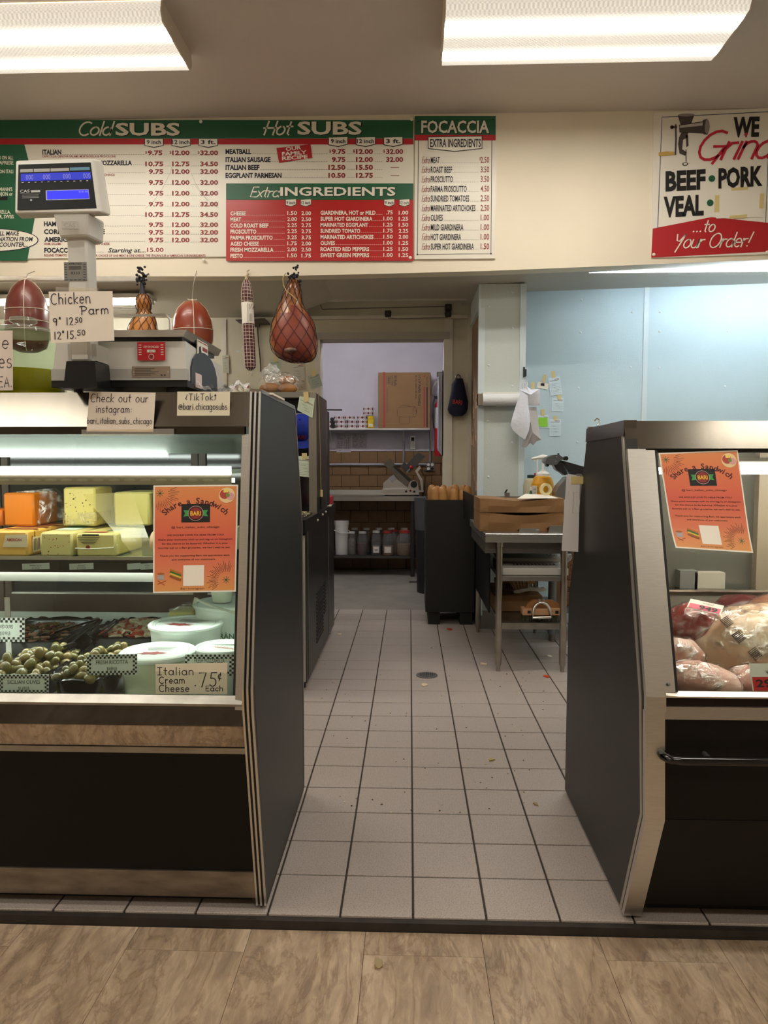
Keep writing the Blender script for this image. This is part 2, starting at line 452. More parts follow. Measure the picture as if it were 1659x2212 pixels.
def arc(cx, cy, rx, ry, a0, a1, n=8):
    return [(cx+rx*math.cos(math.radians(a0+(a1-a0)*i/n)), cy+ry*math.sin(math.radians(a0+(a1-a0)*i/n))) for i in range(n+1)]
A = arc
XH = 0.62   # x-height of the hand lettering
_bowl = lambda: A(.22, .31, .22, .31, 70, 430, 12)
GL = {
 'a': (.5, [_bowl(), [(.44, .6), (.44, .12), (.5, 0)]]), 'b': (.48, [[(.03, 1.05), (.03, 0)], A(.22, .3, .2, .3, 180, -180, 12)]),
 'c': (.42, [A(.24, .31, .22, .31, 45, 315, 9)]), 'd': (.5, [_bowl(), [(.44, 1.05), (.44, 0)]]),
 'e': (.46, [[(.04, .33), (.42, .33)] + A(.23, .31, .2, .31, 0, 310, 10)]), 'f': (.36, [A(.28, .85, .14, .17, 60, 180, 5)+[(.14, 0)], [(0, .58), (.3, .58)]]),
 'g': (.5, [_bowl(), [(.44, .6), (.44, -.15)]+A(.24, -.17, .2, .2, 0, -150, 6)]), 'h': (.46, [[(.03, 1.05), (.03, 0)], [(.03, .4)]+A(.22, .4, .19, .22, 160, 0, 6)+[(.42, 0)]]),
 'i': (.16, [[(.07, .6), (.07, 0)], [(.07, .85), (.08, .88)]]), 'j': (.2, [[(.12, .6), (.12, -.2), (0, -.32)], [(.12, .85), (.13, .88)]]),
 'k': (.42, [[(.03, 1.05), (.03, 0)], [(.38, .6), (.05, .28), (.4, 0)]]), 'l': (.16, [[(.07, 1.05), (.07, 0)]]),
 'm': (.7, [[(.03, .6), (.03, 0)], [(.03, .4)]+A(.18, .4, .15, .22, 160, 0, 5)+[(.33, 0)], [(.33, .4)]+A(.48, .4, .15, .22, 160, 0, 5)+[(.64, 0)]]),
 'n': (.46, [[(.03, .6), (.03, 0)], [(.03, .4)]+A(.22, .4, .19, .22, 160, 0, 6)+[(.42, 0)]]),
 'o': (.48, [A(.23, .31, .22, .31, 90, 450, 12)]), 'p': (.48, [[(.03, .6), (.03, -.4)], A(.22, .31, .2, .3, 180, -180, 12)]),
 'r': (.34, [[(.03, .6), (.03, 0)], [(.03, .38), (.14, .57), (.3, .58)]]), 's': (.4, [A(.2, .46, .16, .16, 40, 250, 6)+A(.18, .16, .18, .17, 80, -150, 7)]),
 't': (.34, [[(.15, .95), (.15, .08), (.24, 0)], [(0, .62), (.32, .62)]]), 'u': (.46, [[(.03, .6), (.03, .2)]+A(.22, .2, .19, .2, 180, 350, 6)+[(.42, .6)], [(.42, .6), (.42, 0)]]),
 'w': (.62, [[(0, .6), (.14, 0), (.29, .5), (.43, 0), (.58, .6)]]), 'v': (.42, [[(0, .6), (.2, 0), (.4, .6)]]), 'y': (.44, [[(0, .6), (.2, .05)], [(.42, .6), (.12, -.35)]]), 'x': (.42, [[(0, .6), (.38, 0)], [(.38, .6), (0, 0)]]),
 'z': (.42, [[(0, .6), (.38, .6), (0, 0), (.4, 0)]]), 'C': (.62, [A(.36, .5, .34, .52, 55, 305, 11)]), 'P': (.56, [[(.05, 1), (.05, 0)], [(-.12, .9)]+A(.1, .72, .42, .28, 130, -90, 9)]),
 'I': (.44, [[(.2, 1), (.2, 0)], [(0, 1), (.42, 1)], [(0, 0), (.4, 0)]]), 'E': (.5, [[(.45, 1), (.04, 1), (.04, 0), (.46, 0)], [(.04, .52), (.38, .52)]]),
 'T': (.56, [[(.26, 1), (.26, 0)], [(0, 1), (.54, 1)]]), 'A': (.56, [[(0, 0), (.26, 1), (.54, 0)], [(.1, .36), (.44, .36)]]),
 'G': (.76, [A(.4, .5, .38, .52, 60, 330, 11)+[(.74, .46), (.42, .46)], [(.74, .46), (.6, -.15)]]), 'H': (.66, [[(.08, 1), (.06, 0)], [(.56, 1), (.54, 0)], [(-.08, .5), (.64, .52)]]),
 'Y': (.62, [[(0, 1), (.12, .55), (.3, .5), (.56, 1)], [(.56, 1), (.26, -.28)]]), 'O': (.72, [A(.34, .5, .34, .52, 110, 470, 14)]), 'k': (.42, [[(.03, 1.05), (.03, 0)], [(.38, .6), (.05, .28), (.4, 0)]]),
 'V': (.6, [[(0, 1), (.26, 0), (.54, 1)]]), '0': (.5, [A(.23, .5, .21, .5, 90, 450, 12)]), '1': (.24, [[(.1, 1), (.08, 0)]]), '2': (.52, [A(.22, .73, .2, .27, 160, -30, 7)+[(.04, 0), (.46, 0)]]),
 '3': (.5, [A(.2, .75, .2, .25, 140, -80, 7)+A(.2, .25, .22, .26, 80, -150, 8)]), '5': (.54, [[(.5, 1), (.14, 1), (.1, .56)]+A(.22, .3, .24, .3, 110, -140, 8)]), '7': (.52, [[(0, .97), (.46, 1), (.16, -.05)]]),
 '9': (.48, [A(.22, .72, .19, .25, 20, 380, 10)+[(.4, .6), (.34, 0)]]), '.': (.2, [[(.06, .03), (.09, .06)]]), ':': (.2, [[(.08, .12), (.1, .14)], [(.08, .5), (.1, .52)]]), ',': (.2, [[(.1, .05), (.04, -.12)]]),
 '_': (.46, [[(0, -.06), (.42, -.06)]]), '"': (.26, [[(.05, 1.1), (.04, .85)], [(.16, 1.1), (.15, .85)]]), '@': (.8, [A(.38, .4, .14, .18, 0, 360, 9), [(.53, .58), (.53, .28)]+A(.38, .4, .36, .42, -20, 300, 12)]),
 '!': (.22, [[(.14, 1.05), (.07, .3)], [(.04, .04), (.05, .06)]]), '$': (.4, [A(.2, .7, .16, .2, 40, 250, 6)+A(.18, .3, .18, .22, 80, -150, 7), [(.2, 1.1), (.2, -.1)]]),
 '¢': (.42, [A(.22, .4, .18, .26, 45, 315, 9), [(.3, .85), (.14, -.05)]]), '<': (.3, [[(.22, .9), (.04, .2), (.2, .1)], [(.04, .2), (.0, .36)]]), '>': (.3, [[(.02, .1), (.16, .1), (.16, .9)], [(.04, .7), (.16, .92), (.28, .7)]]),
 ' ': (.3, []), "'": (.14, [[(.06, 1.08), (.04, .85)]]),
}
def hand_strokes(t, gap):
    out = []; x = 0
    for ch in t:
        w, st = GL.get(ch, GL.get(ch.lower(), (.3, [])))
        for s_ in st: out.append([(x+a, b) for a, b in s_])
        x += w+gap
    return out, max(.01, x-gap)
# ================================================================ materials in use
CEIL = 3.485; SOF = 5.0; WALL = 6.10; BACK = 8.45; COOLY = 5.70; COLY = 5.40
M_ss = mat('stainless', '#d6d3cc', 0.33, 1.0, var=0.05, vscale=30, stretch=(1, 1, 12))
M_ssd = mat('stainless_worn', '#a7a39b', 0.36, 1.0, var=0.18, vscale=14, bump=0.02, bscale=60)
M_hood = mat('stainless_hood', '#847f76', 0.18, 1.0, var=0.05, vscale=6, stretch=(6, 1, 1), bump=0.008, bscale=14)
M_brush = mat('stainless_brushed', '#c2c0bb', 0.33, 1.0, var=0.08, vscale=60, stretch=(1, 40, 40))
M_dkss = mat('stainless_dull', '#7d7b78', 0.42, 0.9, var=0.2, vscale=10)
M_chrome = mat('chrome', '#d8d8d8', 0.08, 1.0)
M_black = mat('black_laminate', '#0c0907', 0.45, 0.0, var=0.2, vscale=20, spec=0.25)
M_panel = mat('black_side_panel', '#1d1b1a', 0.42, 0.0, var=0.2, vscale=3, spec=0.4)
M_blackp = mat('black_plastic', '#141414', 0.38)
M_mirror = mat('dark_glossy_band', '#17130f', 0.06, 0.0, spec=0.8, coat=0.5)
M_white = mat('white_plastic', '#e9e8e2', 0.4)
M_wpaint = mat('white_paint', '#ddd9cf', 0.5, var=0.05, vscale=5)
M_cream = mat('cream_wall_board', '#cfc9b4', 0.5, var=0.07, vscale=3, bump=0.12, bscale=120)
M_trimw = mat('off_white_trim', '#d3cec0', 0.42, var=0.06, vscale=6)
M_soff = mat('soffit_paint', '#eadfca', 0.6, var=0.04, vscale=1.5, bump=0.05, bscale=30)
M_ceil = mat('ceiling_paint', '#cdc2ba', 0.62, var=0.03, vscale=1.2, bump=0.03, bscale=20)
M_low = mat('low_ceiling_paint', '#bdb6aa', 0.6, var=0.04, vscale=2)
M_blue = mat('pale_blue_board', '#bed3dc', 0.45, var=0.035, vscale=2, bump=0.22, bscale=140)
M_bluet = mat('pale_blue_trim', '#cfdde2', 0.35)
M_plaster = mat('white_plaster', '#d8d3dc', 0.7, var=0.05, vscale=3, bump=0.35, bscale=7)
M_brick = mat('tan_glazed_block', '#80603c', 0.4, var=0.14, vscale=9)
M_grout = mat('dark_grout', '#3a322c', 0.9)
M_tile = mat('speckled_floor_tile', '#aea39b', 0.5, color2='#8c7f77', vscale=260, contrast=(0.46, 0.74), detail=2)
M_conc = mat('grey_concrete', '#8f8a80', 0.7, var=0.12, vscale=5)
M_wood = mat('raw_wood', '#8b7358', 0.7, var=0.25, vscale=14, stretch=(1, 1, 0.1))
M_paper = mat('paper', '#efe9dd', 0.7)
M_paper2 = mat('paper_warm', '#ece2d5', 0.7, var=0.03, vscale=6)
M_pale = mat('paper_pale_green', '#cfdcc6', 0.7)
M_paleb = mat('paper_pale_blue', '#d3e6f0', 0.7)
M_tape = mat('masking_tape', '#d8c489', 0.6)
M_ink = mat('ink_navy', '#14142a', 0.6)
M_inkb = mat('ink_black', '#0d0c0e', 0.55)
M_red = mat('print_red', '#b31b24', 0.45)
M_redd = mat('print_dark_red', '#8c1d22', 0.5)
M_green = mat('print_green', '#1d5c3c', 0.45)
M_grey = mat('print_grey', '#7c7a78', 0.6)
M_mwhite = mat('menu_white', '#e6e0d2', 0.32)
M_card = mat('cardboard', '#94704a', 0.75, var=0.06, vscale=6)
M_glass = clear('case_glass', '#f4f8f5', ior=1.5)
M_cglass = clear('clear_glass', '#eef4ee', ior=1.35)
M_film = film('plastic_wrap', 0.22, gloss=True)
M_rivet = mat('rivet_white', '#d9e2e4', 0.3)
M_string = mat('butcher_twine', '#d8cbb4', 0.8)
M_orange = mat('cap_orange', '#c8391f', 0.7)

def travertine(name):
    if name in MATS: return MATS[name]
    m = bpy.data.materials.new(name); m.use_nodes = True
    nt = m.node_tree; N = nt.nodes; L = nt.links; b = N['Principled BSDF']
    tc = N.new('ShaderNodeTexCoord'); oi = N.new('ShaderNodeObjectInfo'); cb = N.new('ShaderNodeCombineXYZ')
    mu = N.new('ShaderNodeVectorMath'); mu.operation = 'SCALE'; mu.inputs[3].default_value = 23.0
    L.new(oi.outputs['Random'], cb.inputs[0]); L.new(oi.outputs['Random'], cb.inputs[1]); L.new(cb.outputs[0], mu.inputs[0])
    ad = N.new('ShaderNodeVectorMath'); ad.operation = 'ADD'; L.new(tc.outputs['Object'], ad.inputs[0]); L.new(mu.outputs[0], ad.inputs[1])
    def nz(sc, det, dist, rough=0.6):
        mp = N.new('ShaderNodeMapping'); mp.inputs['Scale'].default_value = sc; L.new(ad.outputs[0], mp.inputs[0])
        n = N.new('ShaderNodeTexNoise'); n.inputs['Scale'].default_value = 1; n.inputs['Detail'].default_value = det; n.inputs['Distortion'].default_value = dist; n.inputs['Roughness'].default_value = rough
        L.new(mp.outputs[0], n.inputs['Vector']); return n.outputs['Fac']
    def ramp(src, stops):
        r = N.new('ShaderNodeValToRGB'); e = r.color_ramp.elements
        e[0].position, e[0].color = stops[0][0], lin(stops[0][1]); e[1].position, e[1].color = stops[-1][0], lin(stops[-1][1])
        for p, c in stops[1:-1]: q = e.new(p); q.color = lin(c)
        L.new(src, r.inputs[0]); return r.outputs[0]
    def mix(mode, f, a, c):
        x = N.new('ShaderNodeMix'); x.data_type = 'RGBA'; x.blend_type = mode; x.inputs[0].default_value = f; L.new(a, x.inputs[6]); L.new(c, x.inputs[7]); return x.outputs[2]
    base = ramp(nz((7, 1.6, 5), 5, .3), [(.32, '#9c8266'), (.47, '#b59c7e'), (.58, '#c3ab8e'), (.7, '#d6c1a4')])
    fine = ramp(nz((38, 9, 20), 8, .9, .7), [(.3, '#8a8480'), (.5, '#cfcac6'), (.7, '#ffffff')])
    vein = ramp(nz((10, 3.2, 8), 7, .8, .65), [(.455, '#ffffff'), (.485, '#b49c88'), (.495, '#8d7564'), (.505, '#e8dccb'), (.53, '#ffffff')])
    col = mix('MULTIPLY', .7, base, fine); col = mix('MULTIPLY', .5, col, vein)
    bc = N.new('ShaderNodeBrightContrast'); bc.inputs[1].default_value = .045; L.new(col, bc.inputs[0]); L.new(bc.outputs[0], b.inputs['Base Color'])
    b.inputs['Roughness'].default_value = 0.36
    MATS[name] = m; return m
M_trav = travertine('travertine_print')

# ================================================================ floors
fk = struct(MB().box(-1.2, 1.75, 1.945, 6.08, -0.05, -0.004).build('floor_kitchen', M_grout), 'grey speckled square tile floor behind the counters')
TP = 0.198; x0 = 0.012 - 4*TP; tile0 = None
for i in range(-7, 17):
    for j in range(21):
        if (i < 0 or i > 11) and j > 0: continue
        xa = x0 + i*TP; ya = 1.922 + j*TP
        if tile0 is None:
            g = 0.003
            tile0 = MB().box(xa+g, xa+TP-g, ya+g, ya+TP-g, -0.012, 0.0, 0.0015).build('tile', M_tile, fk)
            c0 = ORG[tile0.name] - Vector((i*TP, j*TP, 0))
        else:
            dup(tile0, c0 + Vector((i*TP, j*TP, R.uniform(-0.0006, 0.0004))), fk, rot=(0, 0, R.choice((0, PI/2, PI))), name='tile')
MB().box(-2.6, 3.0, 1.905, 1.945, -0.05, -0.006).build('edge_strip', mat('dark_edge_strip', '#2c2621', 0.7, var=0.4, vscale=20), fk)
struct(MB().box(-3.6, 3.0, 6.08, 8.6, -0.05, -0.003).build('floor_storeroom', M_conc), 'plain grey concrete floor of the storeroom')
struct(MB().box(-3.6, -1.2, 1.945, 6.08, -0.05, -0.004).build('floor_behind_case', M_conc))
struct(MB().box(1.75, 3.6, 1.945, 6.08, -0.05, -0.004).build('floor_behind_meat_case', M_conc))
fs_ = struct(MB().box(-3.6, 3.6, -3.6, 1.905, -0.08, -0.034).build('floor_store', mat('floor_joint', '#4a3d31', 0.9)), 'beige travertine-look vinyl floor of the shop')
pk0 = None; PW = 0.308
for i in range(-10, 10):
    off = 1.81 if i % 2 == 0 else 1.505
    ys = [1.903]; yy = off
    while yy > -1.3: ys.append(yy); yy -= 0.61
    for a, b_ in zip(ys, ys[1:]):
        xa = -0.115 + i*PW
        full = abs((a-b_) - 0.61) < 1e-6
        if full and pk0 is not None:
            dup(pk0, (xa+PW/2, (a+b_)/2, ORG[pk0.name].z), fs_, name='plank')
        else:
            o = MB().box(xa+0.0006, xa+PW-0.0006, b_+0.0006, a-0.0006, -0.034, -0.030).build('plank', M_trav, fs_)
            if full: pk0 = o

# ================================================================ walls and ceilings
struct(MB().box(-3.6, 3.6, -3.6, SOF, CEIL, CEIL+0.1).build('ceiling', M_ceil), 'flat greyish painted shop ceiling')
sp = [at(0, 597, y=SOF), at(560, 597, y=SOF), at(800, 592, y=SOF), at(1060, 585, y=SOF), at(1659, 561, y=SOF)]
poly = [(-3.6, sp[0].z)] + [(p.x, p.z) for p in sp] + [(3.6, sp[-1].z+0.03), (3.6, CEIL+0.02), (-3.6, CEIL+0.02)]
mb = MB()
for (a, b_) in zip(poly[:6], poly[1:7]):
    mb.add([(a[0], SOF, a[1]), (b_[0], SOF, b_[1]), (b_[0], SOF, CEIL+.02), (a[0], SOF, CEIL+.02), (a[0], SOF+.12, a[1]), (b_[0], SOF+.12, b_[1]), (b_[0], SOF+.12, CEIL+.02), (a[0], SOF+.12, CEIL+.02)],
           [(0,1,2,3), (7,6,5,4), (0,4,5,1), (3,2,6,7)])
struct(mb.build('wall_soffit', M_soff), 'cream painted bulkhead wall above the opening to the kitchen')
# low ceiling of the kitchen, sloping a little, with a recess over the doorway
def lowz(x, y):
    t = (y-SOF)/(WALL-SOF)
    zl = 2.475 - 0.075*t; zc = 2.49; zr = 2.49 + max(0, (x-0.5))*0.026 + 0.0*t
    if x < -0.83: return zl
    if x < 0.42: return zc if x > -0.6 else zl + (zc-zl)*((x+0.83)/0.23)
    return zr
XS = [-3.6, -2.4, -1.4, -0.83, -0.6, 0.0, 0.42, 0.8, 1.6, 2.4, 3.6]; YS = [SOF+0.12, 5.4, COOLY, 5.89, WALL]
mb = MB()
for i in range(len(XS)-1):
    for j in range(len(YS)-1):
        if 2 < i < 6 and j == 3: continue
        xm = (XS[i]+XS[i+1])/2
        q = []
        for (xx, yy) in ((XS[i], YS[j]), (XS[i+1], YS[j]), (XS[i+1], YS[j+1]), (XS[i], YS[j+1])):
            q.append(Vector((xx, yy, lowz(min(max(xx, xm-0.0), xx) if False else xx + (0.001 if xx < xm else -0.001), yy))))
        mb.add(q + [p + Vector((0, 0, 0.5)) for p in q], [(0,1,2,3), (7,6,5,4), (0,4,5,1), (1,5,6,2), (2,6,7,3), (3,7,4,0)])
struct(mb.build('ceiling_low', M_low), 'low grey ceiling over the work area behind the counter')
MB().box(-0.85, 0.44, 5.87, 5.892, 2.478, 2.60).build('recess_trim', M_trimw, bpy.data.objects['ceiling_low'])
# door wall
OX0, OX1, OZ = -0.745, 0.29, 2.235
w = struct(MB().box(-3.6, OX0, WALL, WALL+0.14, 0, 2.9).box(OX1, 0.56, WALL, WALL+0.14, 0, 2.9).box(OX0, OX1, WALL, WALL+0.14, OZ, 2.9).build('wall_kitchen', M_cream), 'cream riveted board wall with the storeroom doorway')
t = struct(MB().box(OX0-0.03, OX0+0.015, WALL-0.025, WALL+0.16, 0, OZ+0.03).build('trim_1', M_trimw))
t = struct(MB().box(OX1-0.015, OX1+0.055, WALL-0.02, WALL+0.16, 0, 2.395).build('trim_2', M_trimw))
t = struct(MB().box(OX0-0.06, OX1+0.03, WALL-0.03, WALL+0.16, OZ-0.02, OZ+0.035).build('trim_3', mat('grey_trim', '#aaa497', 0.5)))
t = struct(MB().box(OX0-0.15, 0.46, WALL-0.045, WALL-0.003, 2.375, 2.40).build('trim_4', M_trimw))
t = struct(MB().box(0.47, 0.5, WALL-0.02, WALL, 0, 2.39).build('trim_5', M_trimw))
# vertical joints of the wall board to the west
for px in (484,):
    p = at(px, 760, y=WALL); struct(MB().box(p.x-0.022, p.x+0.022, WALL-0.012, WALL, 0, 2.38).build('trim_6', M_trimw))
rv = None
def rivets(pts, plane_y, parent, m=M_rivet, r=0.009):
    global rv
    for (px, py) in pts:
        p = at(px, py, y=plane_y)
        if rv is None:
            rv = MB().lathe([(r, 0), (r*0.9, 0.003), (r*0.5, 0.005), (0.0005, 0.006)], n=10).build('rivet', m, parent, smooth=True)
            rv.rotation_euler = (PI/2, 0, 0); rv.location = p - ORG[parent.name]
        else: dup(rv, p, parent, rot=(PI/2, 0, 0), name='rivet')
# storeroom
bw = struct(MB().box(-3.6, 3.0, BACK, BACK+0.1, 0, 2.9).build('wall_storeroom', M_plaster), 'white plaster storeroom wall with tan block below')
BZ = 1.34
struct(MB().box(-2.2, -2.1, 6.25, BACK, 0, 2.9).build('wall_storeroom_west', M_plaster)); struct(MB().box(1.2, 1.3, 6.25, BACK, 0, 2.9).build('wall_storeroom_east', M_plaster))
struct(MB().box(-2.2, 1.3, WALL+0.14, BACK+0.1, 2.62, 2.7).build('ceiling_storeroom', M_wpaint))
MB().box(-1.4, 1.0, BACK-0.008, BACK, 0, BZ+0.004).build('mortar', M_grout, bw)
BW, BH = 0.206, 0.1345; b0 = None
for r in range(10):
    zb = BZ - (r+1)*BH
    for c in range(-6, 6):
        xb = -0.47 + c*BW*1.0 + (0 if r % 2 else BW/2) + (0.02 if r > 5 else 0)
        if xb > 0.9: continue
        if b0 is None:
            b0 = MB().box(xb+.0022, xb+BW-.0022, BACK-0.018, BACK-0.004, zb+.0022, zb+BH-.0022, 0.003).build('brick', M_brick, bw); bc = ORG[b0.name] - Vector((xb, 0, zb))
        else: dup(b0, bc + Vector((xb, 0, zb)), bw, name='brick')
# cooler wall: pale blue board, seam, column
cw = struct(MB().box(0.8, 3.6, COOLY, COOLY+0.1, 0, 2.9).build('wall_cooler', M_blue), 'pale blue riveted board wall behind the meat case')
p = at(1394, 760, y=COOLY); MB().box(p.x-0.018, p.x+0.018, COOLY-0.006, COOLY, 0, 2.56).build('seam_strip', M_bluet, cw)
rivets([(1143,676),(1137,797),(1256,648),(1254,718),(1250,838),(1366,674),(1362,793),(1426,674),(1424,794),(1575,642),(1573,716),(1566,835),(1247,955),(1425,716)], COOLY, cw)
cl = struct(MB().prism([(0.505, COLY), (0.82, COLY), (0.82, WALL), (0.505, WALL)], 'z', 0, 2.49).build('column', mat('column_board', '#c8d0cc', 0.45, var=0.04, vscale=2, bump=0.22, bscale=140)), 'white riveted board column beside the storeroom passage')
MB().box(0.49, 0.535, COLY-0.008, COLY+0.03, 0.1, 2.32).build('corner_strip', M_bluet, cl)
MB().box(0.785, 0.828, COLY-0.01, COLY+0.02, 0.1, 2.488).build('corner_strip', M_bluet, cl)
MB().box(0.495, 0.83, COLY-0.006, COLY+0.0, 0.0, 0.135).build('base_cove', mat('cove_steel', '#8d8a84', 0.4, 0.8), cl)
MB().box(0.4995, 0.506, COLY+0.03, WALL-0.03, 0.1, 2.3).build('raw_edge', M_wood, cl)
MB().prism([(COLY-0.004, 2.32), (WALL-0.02, 2.32), (WALL-0.02, 2.488), (COLY-0.004, 2.488)], 'x', 0.49, 0.505).build('side_patch', M_bluet, cl)
# torn wallpaper and splinters on the raw edge
mb = MB()
for k in range(16):
    z = R.uniform(0.95, 1.75); y = R.uniform(COLY+.05, WALL-.2)
    mb.add([(0.498, y, z), (0.494, y+R.uniform(.03, .12), z+R.uniform(-.02, .05)), (0.497, y+R.uniform(.03, .1), z+R.uniform(.04, .12))], [(0, 1, 2)])
tag(mb.build('torn_paper', mat('torn_paper', '#c9a582', 0.8, var=0.3, vscale=30), cl), kind='stuff')
rivets([(1056,662),(1107,631),(1107,709),(1056,789),(1107,834),(1124,709),(1037,846),(1054,910),(1106,956),(1122,956),(1055,1030)], COLY, cl)
rivets([(972,935),(1013,935),(515,760),(1012,985),(973,1050)], WALL, w)
rivets([(513,758),(520,690)], WALL, w)
# shop walls behind and beside the customer
struct(MB().box(-3.7, -3.6, -3.6, 8.6, -0.08, CEIL+.1).build('wall_west', M_soff)); struct(MB().box(3.6, 3.7, -3.6, 8.6, -0.08, CEIL+.1).build('wall_east', M_soff))
struct(MB().box(-3.7, 3.7, -3.7, -3.6, -0.08, CEIL+.1).build('wall_south', mat('store_wall', '#b9ad9e', 0.6, var=0.35, vscale=2)))

# ================================================================ light fixtures
def wrap_fixture(x0, x1, y0, y1, zb, name, label, color, strength, group=None):
    """ceiling wrap fixture: housing, lens with sloped sides, end caps"""
    cx, cy = (x0+x1)/2, (y0+y1)/2
    t = thing(name, label, 'ceiling light', (cx, cy, zb), group)
    MB().box(x0+.02, x1-.02, y0+.03, y1-.03, zb+.055, CEIL-.001).build('housing', M_wpaint, t)
    mb = MB(); pr = [(y0+.012, CEIL-.004), (y0, zb+.045), (y0+.022, zb+.004), (y0+.1, zb), (y1-.1, zb), (y1-.022, zb+.004), (y1, zb+.045), (y1-.012, CEIL-.004)]
    mb.prism(pr, 'x', x0+.006, x1-.006)
    mb.f = mb.f[:len(pr)-1]; mb.mi = mb.mi[:len(pr)-1]
    mb.build('lens', lens_mat('lens_%s' % ('store' if strength == TUBE_STORE else 'other'), color, strength, y1-y0), t, fix=False)
    for xx in (x0, x1-.006):
        MB().prism(pr, 'x', xx-.002, xx+.008).build('end_cap', mat('fixture_end', '#cfc4b4', 0.5), t)
    return t
a = at(960, 28, z=3.40); b_ = at(1632, 3, z=3.40); c = at(955, 148, z=3.385); e = at(345, 28, z=3.40)
FY0, FY1 = a.y-.02, c.y
wrap_fixture(a.x, b_.x, FY0, FY1, 3.385, 'ceiling_light', 'long warm fluorescent ceiling fixture above the grinding sign', WARM, TUBE_STORE, 'shop ceiling lights')
wrap_fixture(e.x-1.5, e.x, FY0, FY1, 3.385, 'ceiling_light', 'long warm fluorescent ceiling fixture above the cold subs menu', WARM, TUBE_STORE, 'shop ceiling lights')
for (xx, yy, lab) in ((-2.75, 1.0, 'over the deli case customers'), (.19, 1.0, 'over the passage customers'), (-3.5, -1.0, 'near the shop wall behind the deli customers'), (2.2, -1.0, 'near the shop wall behind the meat customers'), (-.8, -1.0, 'added over the middle of the shop for front light')):  # the one over the middle is added to light the case fronts
    wrap_fixture(xx, xx+(1.25 if abs(xx) > 2 and yy < 0 else 1.5), yy, yy+.5, 3.385, 'ceiling_light', 'long warm fluorescent ceiling fixture '+lab, WARM, TUBE_STORE, 'shop ceiling lights')

def strip_light(x0, x1, y, z, name, label, color, strength, key, wid=0.11):
    t = thing(name, label, 'ceiling light', ((x0+x1)/2, y, z), None)
    MB().box(x0, x1, y-wid/2, y+wid/2, z+.035, z+.065).build('housing', M_white, t)
    mb = MB(); mb.tube([(x0+.03, y, z+.022), (x1-.03, y, z+.022)], .02, 12).build('tube', emitter('tube_'+key, color, strength), t, smooth=True)
    for xx in (x0, x1-.03): MB().box(xx, xx+.03, y-.025, y+.025, z, z+.04).build('socket', M_white, t)
    return t
pz = at(335, 622, y=5.45)
t = strip_light(-3.3, pz.x, 5.40, 2.36, 'strip_light', 'white fluorescent strip under the low ceiling behind the scale', (1, .97, .9), TUBE_KITCHEN, 'kitchen', 0.16)
strip_light(-0.9, 0.3, 5.25, 2.425, 'strip_light', 'fluorescent strip hidden behind the bulkhead over the passage', (1, .95, .86), TUBE_KITCHEN*0.55, 'kitchen_b', 0.06) if False else None
strip_light(0.95, 3.2, 5.185, 2.506, 'strip_light', 'cool fluorescent strip behind the bulkhead over the blue wall', COOL, TUBE_COOL, 'cool', 0.08)
strip_light(-1.3, 0.2, 6.75, 2.55, 'strip_light', 'fluorescent strip on the storeroom ceiling', (.93, .92, 1), TUBE_STORES, 'storeroom', 0.1)
# ceiling vent grille near the strip
p = at(268, 643, y=5.75)
vt = thing('ceiling_vent', 'grey slotted vent grille in the low ceiling behind the ham', 'vent', (p.x, 5.75, 2.425))
MB().box(p.x-.16, p.x+.16, 5.6, 5.95, 2.42, 2.432).build('frame', M_grey, vt)
for k in range(7): MB().box(p.x-.15, p.x+.15, 5.62+k*.045, 5.645+k*.045, 2.414, 2.424).build('slat', mat('vent_slat', '#b8b2a6', .5), vt)
# ================================================================ deli case (cheese and olives)
def dfl(z):
    return 1.811 + (z-.646)*.186 if z > .646 else 1.811 + (.646-z)*.206
XL, XR = -2.25, -0.39
def zl(py, y): return at(300, py, y=y).z
dc = thing('deli_case', 'glass-fronted deli case full of cheese and olives, black base', 'display case', (-1.3, 2.25, 0))
pan = [(1.954, 1.412), (2.50, 1.408), (2.52, 1.39), (2.66, 1.0), (2.66, 0.012), (1.955, 0.012), (1.830, .60), (1.822, .68)]
MB().prism(pan, 'x', XR-.012, XR).build('end_panel', M_panel, dc)
MB().prism([(a-.004 if i in (0, 5, 6, 7) else a+.003, b+(.004 if i in (0, 1) else 0)) for i, (a, b) in enumerate(pan)], 'x', XR-.030, XR-.012).build('end_panel_core', M_black, dc)
def edge_ribbon(x0, x1, off, w=.006):
    pts = [(1.944+off, 0.012), (1.811+off, .60), (1.806+off, .66), (1.949+off, 1.412)]
    mb = MB(); q = []
    for (a, b) in pts: q.append((a, b))
    for (a, b) in reversed(pts): q.append((a+w, b))
    return mb.prism(q, 'x', x0, x1)
edge_ribbon(XR-.030, XR, .004, .01).build('edge_gasket', M_blackp, dc)
for k, xx in enumerate((XR-.006, XR-.0175, XR-.029)):
    edge_ribbon(xx, xx+.0055, -.002, .012).build('edge_strip', M_ss, dc)
MB().prism([(1.95, 1.408), (2.505, 1.404), (2.52, 1.39), (2.66, 1.0), (2.66, .02), (2.668, .02), (2.668, 1.004), (2.53, 1.397), (2.508, 1.416), (1.945, 1.418)], 'x', XR-.03, XR+.002).build('edge_rim', mat('rim_alloy', '#a9a7a6', .35, .9), dc)
XI = XR-.030      # inner side of the end assembly
